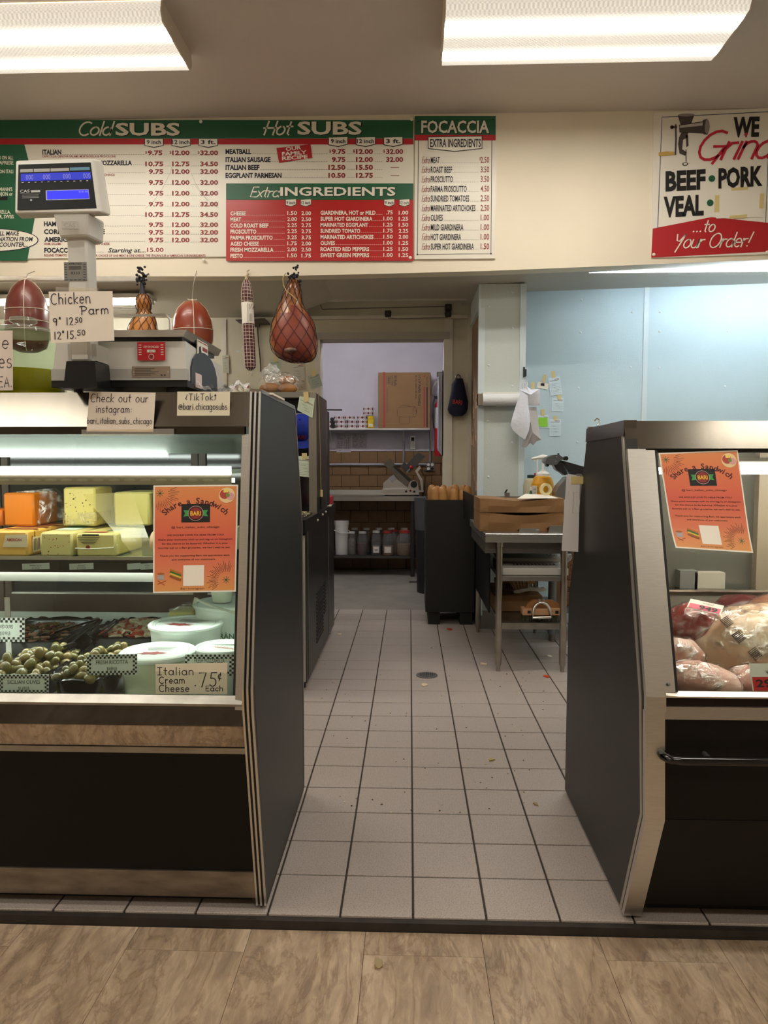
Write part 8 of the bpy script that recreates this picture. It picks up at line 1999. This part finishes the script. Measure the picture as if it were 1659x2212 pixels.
# ================================================================ floor drain and scraps
p = at(922, 1459, z=0)
t = thing('floor_drain', 'round metal floor drain set into the tiles', 'drain', (p.x, p.y, 0))
MB().lathe([(.062, .0005), (.062, .003), (.05, .004), (.0005, .004)], (p.x, p.y, 0), 28).build('drain_rim', M_dkss, t, smooth=True)
mb = MB()
for i in range(-4, 5):
    for j in range(-4, 5):
        if i*i+j*j < 17: mb.box(p.x+i*.011-.003, p.x+i*.011+.003, p.y+j*.011-.003, p.y+j*.011+.003, .004, .0046)
mb.build('drain_grate', M_inkb, t)
def scrap(name, label, px, py, s, m, cat='food scrap', n=6):
    q = at(px, py, z=0); pts = []
    for k in range(n): a_ = 2*PI*k/n; r_ = s*R.uniform(.5, 1.2); pts.append((q.x+r_*math.cos(a_), q.y+r_*1.4*math.sin(a_)))
    mb = MB(); m0 = len(pts); mb.add([(x, y, .001) for x, y in pts]+[(x+R.uniform(-.002, .002), y, .003+R.uniform(0, .004)) for x, y in pts], [tuple(range(m0))[::-1], tuple(range(m0, 2*m0))]+[(i, (i+1) % m0, m0+(i+1) % m0, m0+i) for i in range(m0)])
    return tag(mb.build(name, m), label, cat)
M_onion = mat('onion_skin', '#d8c9a6', .6); M_tom = mat('tomato_bit', '#b8321c', .4); M_bro = mat('crumb_brown', '#8a6f49', .7)
scrap('onion_skin', 'pale onion skin lying below the floor drain', 918, 1481, .022, M_onion, n=9); scrap('tomato_slice', 'flat red tomato slice on the tiles beside the bread bin', 972, 1360, .022, M_tom, n=10)
scrap('pepper_strip', 'orange-red pepper strip on the tiles by the meat case', 1182, 1462, .02, mat('pepper', '#c8451f', .4), n=8); scrap('leaf_scrap', 'yellowish leaf scrap on the tiles of the passage', 1061, 1642, .016, mat('leaf_yellow', '#a99a58', .6), n=8)
scrap('leaf_scrap', 'small curled leaf scrap beside the meat case base', 1157, 1737, .012, mat('leaf_brown', '#9a8a58', .6)); scrap('paper_scrap', 'torn white paper bit under the work table', 1187, 1418, .02, M_paper, 'paper scrap', 7)
scrap('paper_scrap', 'pale blue paper bit at the meat case base', 1228, 1397, .02, M_paleb, 'paper scrap', 5); scrap('onion_skin', 'twisted onion skin beside the work table leg', 1044, 1435, .02, M_onion, n=8)
scrap('dough_scrap', 'pale bit of food near the prep unit', 733, 1371, .018, M_onion); scrap('leaf_scrap', 'dried leaf on the travertine-look shop floor', 817, 2058, .014, mat('leaf_dry', '#9c8a66', .7), n=9).location.z -= .03
mb = MB()
for k in range(130):
    if k < 150: q = at(R.uniform(690, 1200), R.uniform(1330, 1760), z=0)
    else: q = Vector((R.uniform(-.35, .5), R.uniform(2.0, 2.7), 0))
    if abs(q.x) > .55 and q.y < 2.8: continue
    s_ = R.uniform(.0008, .0026); mb.m(R.randrange(3)).xf(Matrix.Translation((q.x, q.y, .0012)) @ Matrix.Rotation(R.uniform(0, 6), 4, 'Z')).box(-s_*R.uniform(1, 2.5), s_, -s_, s_, -.001, .001)
mb.xf(None).m(0); tag(mb.build('floor_crumbs', [M_bro, M_onion, mat('crumb_dark', '#3b2d22', .8)]), 'scattered crumbs on the tiled floor', 'crumbs', kind='stuff')
# ================================================================ storeroom beyond the doorway
TYF = 7.80
sz = at(850, 1073, y=TYF).z; sz0 = at(850, 1082, y=TYF).z
xr2 = at(910, 1076, y=TYF).x
st = thing('steel_table', 'long steel table with undershelf along the storeroom wall', 'table', (-.4, 8.1, 0))
MB().box(-1.5, xr2, TYF, 8.42, sz0, sz).build('table_top', M_brush, st); MB().box(-1.5, xr2-.32, 8.40, 8.425, sz, sz+.05).build('back_rim', M_brush, st)
xl2 = at(891, 1150, y=TYF+.05).x
for (x, y) in ((xl2, TYF+.05), (xl2, 8.36), (-1.4, TYF+.05)): MB().cyl((x, y, 0), (x, y, sz0), .022, n=12).build('leg', mat('leg_dark', '#4d4b49', .45, .8), st, smooth=True)
zu = at(800, 1201, y=TYF+.06).z; MB().box(-1.45, xl2, TYF+.06, 8.36, zu-.025, zu).build('undershelf', mat('undershelf', '#5c5854', .5, .7), st)
# slicer
V_ = (700, 940, 280/1659); ysl = 7.98
def qs(u, v, y=ysl): return at(V_[0]+u*V_[2], V_[1]+v*V_[2], y=y)
t = thing('deli_slicer', 'chrome deli slicer with red knob on the storeroom table', 'slicer', (qs(980, 760).x, ysl, sz))
def pl(pts, y0, y1, name, m, dz=0.0): return MB().prism([(qs(u, v).x, qs(u, v).z+dz) for u, v in pts], 'y', y0, y1).build(name, m, t)
dz = sz-qs(980, 775).z
M_sl = mat('slicer_chrome', '#dddbd8', .30, 1.0)
pl([(745, 765), (750, 690), (1210, 690), (1215, 760)], ysl-.06, ysl+.28, 'base', M_sl, dz+.004); pl([(752, 690), (760, 610), (820, 560), (900, 540), (1060, 660), (1060, 690)], ysl-.02, ysl+.25, 'motor_housing', M_sl, dz+.003)
pl([(1060, 690), (1095, 600), (1150, 572), (1195, 600), (1212, 690)], ysl-.05, ysl+.2, 'control_block', M_sl, dz+.003)
pl([(765, 365), (840, 295), (1090, 590), (1050, 650)], ysl+.0, ysl+.04, 'gauge_plate', mat('gauge_plate', '#8d8c8a', .25, 1.0), dz); pl([(880, 400), (905, 380), (1115, 560), (1095, 600)], ysl-.012, ysl+.0, 'blade_guard', mat('blade_dark', '#4b4845', .3, .9), dz)
pl([(975, 395), (1030, 345), (1060, 370), (1205, 215), (1300, 270), (1100, 480), (1040, 470)], ysl+.01, ysl+.12, 'carriage', mat('carriage_grey', '#5b5957', .35, .8), dz); pl([(1165, 455), (1225, 385), (1240, 420), (1200, 470), (1260, 560), (1270, 700), (1245, 700), (1230, 580)], ysl+.04, ysl+.08, 'arm', M_sl, dz)
pl([(1210, 705), (1275, 705), (1275, 725), (1210, 725)], ysl+.03, ysl+.09, 'arm_foot', M_sl, dz); pl([(825, 545), (890, 500), (935, 560), (870, 605)], ysl-.024, ysl-.019, 'label', mat('label_grey', '#9a9a98', .4), dz)
c = qs(1150, 625); MB().cyl((c.x, ysl-.08, c.z+dz), (c.x, ysl-.05, c.z+dz), .036, n=20).build('dial', M_blackp, t, smooth=True)
c = qs(1115, 408); MB().sphere((c.x, ysl-.03, c.z+dz), .021, 12, 8).build('knob', mat('knob_red', '#b8141f', .25), t, smooth=True); c2 = qs(1060, 470); MB().cyl((c.x, ysl-.03, c.z+dz), (c2.x, ysl, c2.z+dz), .006).build('knob_stem', M_chrome, t)
for (u, v, m_) in ((1050, 715, M_inkb), (1105, 705, M_redd), (1155, 718, M_inkb)): c = qs(u, v); MB().cyl((c.x, ysl-.067, c.z+dz), (c.x, ysl-.06, c.z+dz), .012).build('button', m_, t, smooth=True)
for u in (800, 1190): c = qs(u, 770); MB().cyl((c.x, ysl, sz), (c.x, ysl, sz+.012), .02).build('foot', M_blackp, t)
# shelf on the wall
zsf = at(850, 926, y=8.25).z
xs1 = at(928, 926, y=8.2).x
wsf = thing('wall_shelf', 'white painted shelf with brackets on the storeroom wall', 'shelf', (-.4, 8.3, zsf-.1))
MB().box(-1.3, xs1, 8.15, BACK-.002, zsf-.016, zsf).build('shelf_board', M_wpaint, wsf)
for px in (716, 872): p = at(px, 930, y=8.35); MB().prism([(8.2, zsf-.017), (BACK-.02, zsf-.017), (BACK-.02, zsf-.14), (BACK-.05, zsf-.13)], 'x', p.x-.008, p.x+.008).build('bracket', M_wpaint, wsf)
# paper towel carton
yc = 8.13
a = at(817, 923, y=8.14); b_ = at(930, 804, y=8.14)
cb = tag(MB().box(a.x, b_.x, 8.155, 8.44, zsf+.001, b_.z, .004).build('towel_carton', M_card), 'big brown paper towel carton on the storeroom shelf', 'box')
V8 = (680, 760, 300/1659)
B8 = pxboard((a.x, 8.155, zsf), (1, 0, 0), (0, 0, 1), cb, 8.155, V8, .0012)
M_rs = mat('stripe_red', '#a8403a', .6); M_ds = mat('carton_ink', '#2b2a2c', .6)
B8.Re(815, 243, 840, 905, 'stripe', M_rs); B8.Re(1300, 420, 1319, 900, 'stripe', M_rs); B8.Re(1333, 420, 1348, 900, 'stripe_dark', M_ds); B8.Po([(1304, 310), (1330, 283), (1304, 283)], 'stripe', M_rs)
def vert(t, u, v0, v1, h, bold=.01):
    a_ = B8.L(u, v0); b2 = B8.L(u, v1); hh = abs(B8.L(u+h, v0)[0]-a_[0]); B8.text(t, a_[0], a_[1], hh, 'carton_print', M_ds, width=abs(b2[1]-a_[1]), ang=-PI/2, bold=bold)
vert('11"x 9" PAPER TOWELS', 1235, 280, 645, 30, .02); vert('85 2 PLY SHEETS PER ROLL', 1200, 280, 565, 20, .012); vert('30 Rolls', 948, 282, 408, 32, .015); vert('Item 70000', 918, 282, 402, 18, .01); vert('AUTHORIZED PACKAGE OF TISSUE TOWELS', 860, 425, 725, 11, .005); vert('Paper Towels', 1335, 300, 405, 14)
B8.Li([(862, 293), (903, 293), (903, 388), (862, 388)], .004, 'carton_print', M_ds, closed=True)
for k in range(7): B8.Re(872, 305+k*11, 895, 310+k*11, 'carton_print', M_ds)
for pts in ([(1185, 655), (1000, 660), (985, 700), (988, 760), (1015, 778), (1190, 778)], [(1010, 778), (1012, 850), (1030, 862), (1120, 862), (1132, 850), (1132, 778)], [(1020, 655), (1040, 640), (1120, 642), (1140, 655)], [(1195+22*math.cos(k*PI/8), 718+60*math.sin(k*PI/8)) for k in range(17)], [(1205+9*math.cos(k*PI/8), 718+22*math.sin(k*PI/8)) for k in range(17)], [(1185, 655), (1205, 658)]): B8.Li(pts, .003, 'roll_drawing', M_ds)
# label rolls
lm = mat('roll_white', '#d9d5d6', .5)
def roll(px, py, lab, w=22, dup_=[None]):
    c = at(px, py, y=8.22); r_ = px_r(w/2, 8.22); h_ = px_r(9.2, 8.22); k = round((c.z-zsf)/h_-.5); z = zsf+.0015+max(0, k)*h_
    t = thing('label_roll', lab, 'label roll', (c.x, 8.24, z), 'label rolls on the storeroom shelf')
    MB().lathe([(r_*.35, 0), (r_, 0), (r_, h_-.0012), (r_*.35, h_-.0012)], (c.x, 8.24, z), 24).build('roll_body', lm, t, smooth=True)
    for j in range(-2, 3):
        a_ = j*.5-PI/2+.1; p = Vector((c.x+(r_+.0006)*math.cos(a_), 8.24+(r_+.0006)*math.sin(a_), z+h_/2)); d_ = Vector((-math.sin(a_), math.cos(a_), 0)); m_ = mat('roll_maroon', '#5c1f24', .5) if j % 2 == 0 else M_redd; s_ = h_*.34
        MB().add([p-d_*s_, p-Vector((0, 0, s_)), p+d_*s_, p+Vector((0, 0, s_))] if j % 2 == 0 else [p-d_*s_*.7-Vector((0, 0, s_*.8)), p+d_*s_*.7-Vector((0, 0, s_*.8)), p+d_*s_*.7+Vector((0, 0, s_*.8)), p-d_*s_*.7+Vector((0, 0, s_*.8))], [(0, 1, 2, 3)]).build('roll_print', m_ if j % 2 == 0 else mat('roll_pink', '#c9a3a3', .5), t)
for (i, (px, py)) in enumerate(((737, 919), (760, 919), (783, 919), (737, 908), (760, 908), (783, 908), (732, 899), (755, 899), (782, 899), (714, 919), (714, 908))):
    roll(px, py, ['bottom', 'bottom', 'bottom', 'middle', 'middle', 'middle', 'top', 'top', 'third', 'bottom', 'middle'][i] + ' label roll in the ' + ['second', 'third', 'fourth', 'second', 'third', 'fourth', 'second', 'third', 'fourth', 'first', 'first'][i] + ' stack on the storeroom shelf')
roll(795, 890, 'white label roll balanced beside the yellow spice jar'); roll(795, 880, 'topmost white label roll of the tallest stack')
# tape gun dark and yellow jar
p = at(719, 909, y=8.18); tag(MB().box(p.x-.02, p.x+.02, 8.165, 8.20, zsf+.001, zsf+.085, .008).box(p.x-.028, p.x+.012, 8.17, 8.195, zsf+.085, zsf+.12, .008).build('tape_gun', M_inkb, smooth=True), 'black tape dispenser in front of the label rolls', 'tape dispenser')
c = at(801, 912, y=8.2); t = thing('spice_jar', 'small yellow spice jar at the end of the label rolls', 'jar', (c.x, 8.21, zsf)); r_ = px_r(7, 8.2)
MB().box(c.x-r_, c.x+r_, 8.175, 8.24, zsf+.001, at(801, 904, y=8.2).z, .01).build('jar_body', mat('jar_yellow', '#d9b814', .35, var=.2, vscale=30), t, smooth=True); MB().lathe([(r_*.95, at(801, 904, y=8.2).z), (r_*.95, at(801, 899, y=8.2).z)], (c.x, 8.21, 0), 16).build('lid', mat('lid_yellow', '#e6c31c', .35), t, smooth=True)
MB().add([(c.x-r_*.7, 8.1745, zsf+.02), (c.x+r_*.7, 8.1745, zsf+.02), (c.x+r_*.6, 8.1745, zsf+.05), (c.x-r_*.7, 8.1745, zsf+.055)], [(0, 1, 2, 3)]).build('jar_label', mat('jar_white', '#e3dcc4', .5), t)
# papers, thermostat remote, conduits
for (cs, lab) in (([(727, 977), (758, 977), (759, 936), (727, 936)], 'printed table sheet taped at the storeroom wall, lower edge longer'), ([(760, 968), (792, 968), (793, 936), (760, 936)], 'second printed table sheet beside the first in the storeroom')):
    o, P4 = px_sheet('printed_sheet', lab, 'paper', cs, BACK-.02, mat('sheet_lilac', '#b5aeb6', .7), 'printed sheets in the storeroom'); bd = board(P4[0], P4[1]-P4[0], P4[3]-P4[0], o); W, H = (P4[1]-P4[0]).length, (P4[3]-P4[0]).length
    for i in range(7):
        for j in range(10):
            if R.random() < .7 and i != 3: bd.rect(W*(.08+.12*i), H*(.08+.088*j), W*(.08+.12*i+R.uniform(.03, .08)), H*(.11+.088*j), 'table_print', mat('sheet_ink', '#4a444c', .6))
p = at(893, 954, y=BACK-.03); t = thing('wall_remote', 'white air conditioner remote in a wall holder', 'remote', (p.x, BACK-.03, at(893, 970, y=BACK-.03).z))
a = at(886, 970, y=BACK-.03); b_ = at(897, 941, y=BACK-.03); MB().box(a.x, b_.x, BACK-.03, BACK-.001, a.z, b_.z, .005).build('remote_body', M_white, t); MB().box(a.x+.012, b_.x-.012, BACK-.0315, BACK-.03, b_.z-.06, b_.z-.02).build('remote_screen', M_inkb, t)
M_pipe = mat('conduit', '#9a9aa0', .35, .6)
for i, (px, p1, p2, lab) in enumerate(((872, 928, 998, 'vertical conduit under the shelf bracket'), (929, 925, 1000, 'vertical conduit down to the outlet box'))):
    a = at(px, p1, y=BACK-.02); b_ = at(px, p2, y=BACK-.02); tag(MB().cyl((a.x, BACK-.035, a.z), (a.x, BACK-.035, b_.z), .011, n=10).build('conduit', M_pipe, smooth=True), lab, 'conduit')
a = at(700, 1003, y=BACK-.03); b_ = at(922, 1003, y=BACK-.03); tag(MB().cyl((a.x, BACK-.04, a.z), (b_.x, BACK-.04, b_.z), .015, n=10).build('conduit', M_pipe, smooth=True), 'horizontal conduit along the tan block wall', 'conduit')
a = at(920, 1018, y=BACK-.05); b_ = at(939, 998, y=BACK-.05)
t = thing('outlet_box', 'four-socket electrical outlet box on the tan block wall', 'outlet', ((a.x+b_.x)/2, BACK-.04, a.z)); MB().box(a.x, b_.x, BACK-.05, BACK-.018, a.z, b_.z, .004).build('box_plate', M_dkss, t)
for i in (0, 1):
    for j in (0, 1): cxx, czz = a.x+(b_.x-a.x)*(.28+.44*i), a.z+(b_.z-a.z)*(.28+.44*j); MB().cyl((cxx, BACK-.054, czz), (cxx, BACK-.05, czz), .017, n=14).build('socket', M_white if (i, j) != (1, 0) else M_inkb, t)
tag(MB().tube([at(935, 1015, y=BACK-.07), at(920, 1018, y=BACK-.08), at(908, 1014, y=BACK-.1), at(918, 1030, y=BACK-.1), at(917, 1060, y=BACK-.1), at(908, 1085, y=BACK-.1)], .005, 6).build('power_cord', M_blackp, smooth=True), 'black power cord from the outlet box down behind the table', 'cord')
# pails and jars on the undershelf
yj = TYF+.2
c = at(738, 1160, y=yj); r_ = px_r(15.5, yj); Zj = lambda py, y=yj: at(800, py, y=y).z
t = thing('white_pail', 'white plastic pail with lid on the storeroom undershelf', 'pail', (c.x, yj, zu)); MB().lathe([(r_*.86, zu+.001), (r_*.95, Zj(1140)), (r_*1.0, Zj(1130))], (c.x, yj, 0), 26).build('pail_body', mat('pail_white', '#dcd9d3', .4), t, smooth=True); MB().lathe([(r_*1.04, Zj(1133)), (r_*1.04, Zj(1125)), (r_*.95, Zj(1124)), (.001, Zj(1124))], (c.x, yj, 0), 26).build('lid', MATS['pail_white'], t, smooth=True)
MB().tube([(c.x-r_, yj-.02, Zj(1145)), (c.x, yj-r_-.02, Zj(1151)), (c.x+r_*1.3, yj-.06, Zj(1150)), (c.x+r_, yj, Zj(1146))], .006, 6).build('handle', M_white, t, smooth=True)
jar = [(783, 1152, 11.5, '#5a2015', 'white', 'spice jar of dark red flakes with white lid, front row', .55, TYF+.14), (813, 1150, 11, '#6d6860', 'white', 'grey labelled spice jar with white lid, front row', .42, TYF+.14), (838, 1151, 12.5, '#b58a63', 'red', 'tan spice jar with red lid and portrait label', .42, TYF+.14), (874, 1150, 17, '#b08a5c', 'red', 'wide handled spice jug with red lid beside the table leg', .5, TYF+.14), (760, 1152, 9.5, '#8f8672', 'white', 'slim cream spice jar beside the white pail', .75, TYF+.2),
       (766, 1144, 10, '#6b5f4c', 'white', 'back row spice jar beside the pail', .5, TYF+.36), (792, 1144, 10, '#6a5b46', 'white', 'back row spice jar behind the red flakes', .5, TYF+.36), (818, 1144, 10, '#5f5648', 'white', 'back row spice jar behind the grey labelled jar', .5, TYF+.36), (845, 1144, 10, '#6b5a44', 'white', 'back row spice jar behind the portrait jar', .5, TYF+.36), (873, 1144, 10, '#6b5a44', 'white', 'back row spice jar behind the handled jug', .5, TYF+.36), (852, 1148, 9, '#8a6a4c', 'red', 'half hidden red-lidded jar between the portrait jar and the jug', .5, TYF+.26)]
for i, (px, ptop, w, colr, lid, lab, fill, yy) in enumerate(jar):
    c = at(px, 1180, y=yy); r_ = px_r(w, yy); zt_ = at(px, ptop, y=yy).z
    t = thing('spice_jug', lab, 'jar', (c.x, yy, zu), 'spice jars under the storeroom table')
    h_ = zt_-zu
    MB().lathe([(r_*.92, zu+.001), (r_, zu+.01), (r_, zu+h_*.72), (r_*.7, zu+h_*.95), (r_*.6, zt_)], (c.x, yy, 0), 20).build('jar_body', clear('jar_clear', '#d9d9d4', ior=1.4, haze=.10), t, smooth=True)
    MB().lathe([(r_*.9, zu+.004), (r_*.95, zu+.012), (r_*.95, zu+h_*fill), (.001, zu+h_*fill+.004)], (c.x, yy, 0), 18).build('contents', mat('spice%s' % colr, colr, .7, var=.2, vscale=60), t, smooth=True)
    MB().lathe([(r_*.72, zt_-.002), (r_*.72, zt_+.02), (.001, zt_+.021)], (c.x, yy, 0), 18).build('lid', mat('lid_'+lid, '#b01c22' if lid == 'red' else '#c9c6be', .4), t, smooth=True)
    if i in (1, 2):
        o = MB().box(c.x-r_*.6, c.x+r_*.6, yy-r_*1.03, yy-r_*.9, zu+.03, zu+.10).build('label', M_paper, t); bd = board((c.x-r_*.6, yy-r_*1.03, zu+.03), (1, 0, 0), (0, 0, 1), o); bd.line([(.004, .004), (r_*1.2-.004, .004), (r_*1.2-.004, .066), (.004, .066)], .003, 'label_frame', M_redd if i == 2 else M_grey, closed=True)
        if i == 1: bd.rect(.012, .03, r_*1.2-.012, .036, 'label_text', M_ink); bd.rect(.02, .02, r_*1.2-.02, .025, 'label_text', M_ink)
# fire extinguisher and clipboards beside the doorway
c = at(943, 930, y=8.2); r_ = px_r(8.5, 8.2); Ze = lambda py: at(943, py, y=8.2).z
t = thing('fire_extinguisher', 'red fire extinguisher hanging inside the doorway', 'fire extinguisher', (c.x+.02, 8.25, Ze(985)))
MB().lathe([(r_*.9, Ze(985)), (r_, Ze(982)), (r_, Ze(880)), (r_*.85, Ze(872)), (r_*.4, Ze(867)), (r_*.3, Ze(862))], (c.x+.02, 8.25, 0), 24).build('cylinder', mat('extinguisher_red', '#b3121d', .3, coat=.4), t, smooth=True)
MB().lathe([(r_*1.01, Ze(925)), (r_*1.01, Ze(880))], (c.x+.02, 8.25, 0), 24, cap=False).build('label', mat('ext_label', '#c9c4c4', .5, var=.15, vscale=60), t, smooth=True); MB().tube([(c.x+.02, 8.25, Ze(862)), (c.x-.02, 8.22, Ze(858)), (c.x-.035, 8.20, Ze(870)), (c.x-.04, 8.20, Ze(900)), (c.x-.03, 8.22, Ze(925))], .008, 8).build('hose', M_blackp, t, smooth=True)
MB().box(c.x-.03, c.x+.05, 8.235, 8.265, Ze(860), Ze(855)).build('handle', M_blackp, t); MB().box(c.x+.0, c.x+.04, 8.32, BACK, Ze(900), Ze(890)).build('wall_hook', M_dkss, t)
tag(MB().tube([at(933, 852, y=8.3), at(934, 838, y=8.3), at(940, 826, y=8.3), at(955, 819, y=8.3), at(968, 817, y=8.3)], .014, 10).build('bent_pipe', M_wpaint, smooth=True), 'white bent pipe rising beside the carton', 'pipe')
yk = WALL+.03
t = thing('clipboard', 'thick clipboard of papers hanging in the doorway', 'clipboard', (.26, yk+.1, at(955, 985, y=yk).z))
zt_, zb_ = at(957, 800, y=yk).z, at(957, 983, y=yk).z
xk = OX1-.017
for k in range(4): MB().prism([(yk+.0, zt_-.02), (yk+.20, zt_-.04), (yk+.22, zb_+.03+.01*k), (yk-.0, zb_+.01*k)], 'x', xk-.014-.008*k, xk-.009-.008*k).build('paper_sheaf', mat('sheaf_%d' % (k % 2), ('#c9c6cc', '#aab0c4')[k % 2], .6), t)
MB().box(xk-.006, xk-.001, yk-.005, yk+.23, zb_-.005, zt_).build('board', M_inkb, t); MB().box(xk-.05, xk-.006, yk+.06, yk+.12, zt_-.04, zt_-.005).build('clip', M_dkss, t)
# floor grate
a = at(884, 1257, z=0); b_ = at(909, 1256, z=0); tag(MB().box(a.x, b_.x, a.y-.02, a.y+.03, -.001, .003).build('floor_grate', mat('grate_brown', '#4b4138', .6)), 'small dark floor grate on the storeroom floor', 'grate')
flush_text()
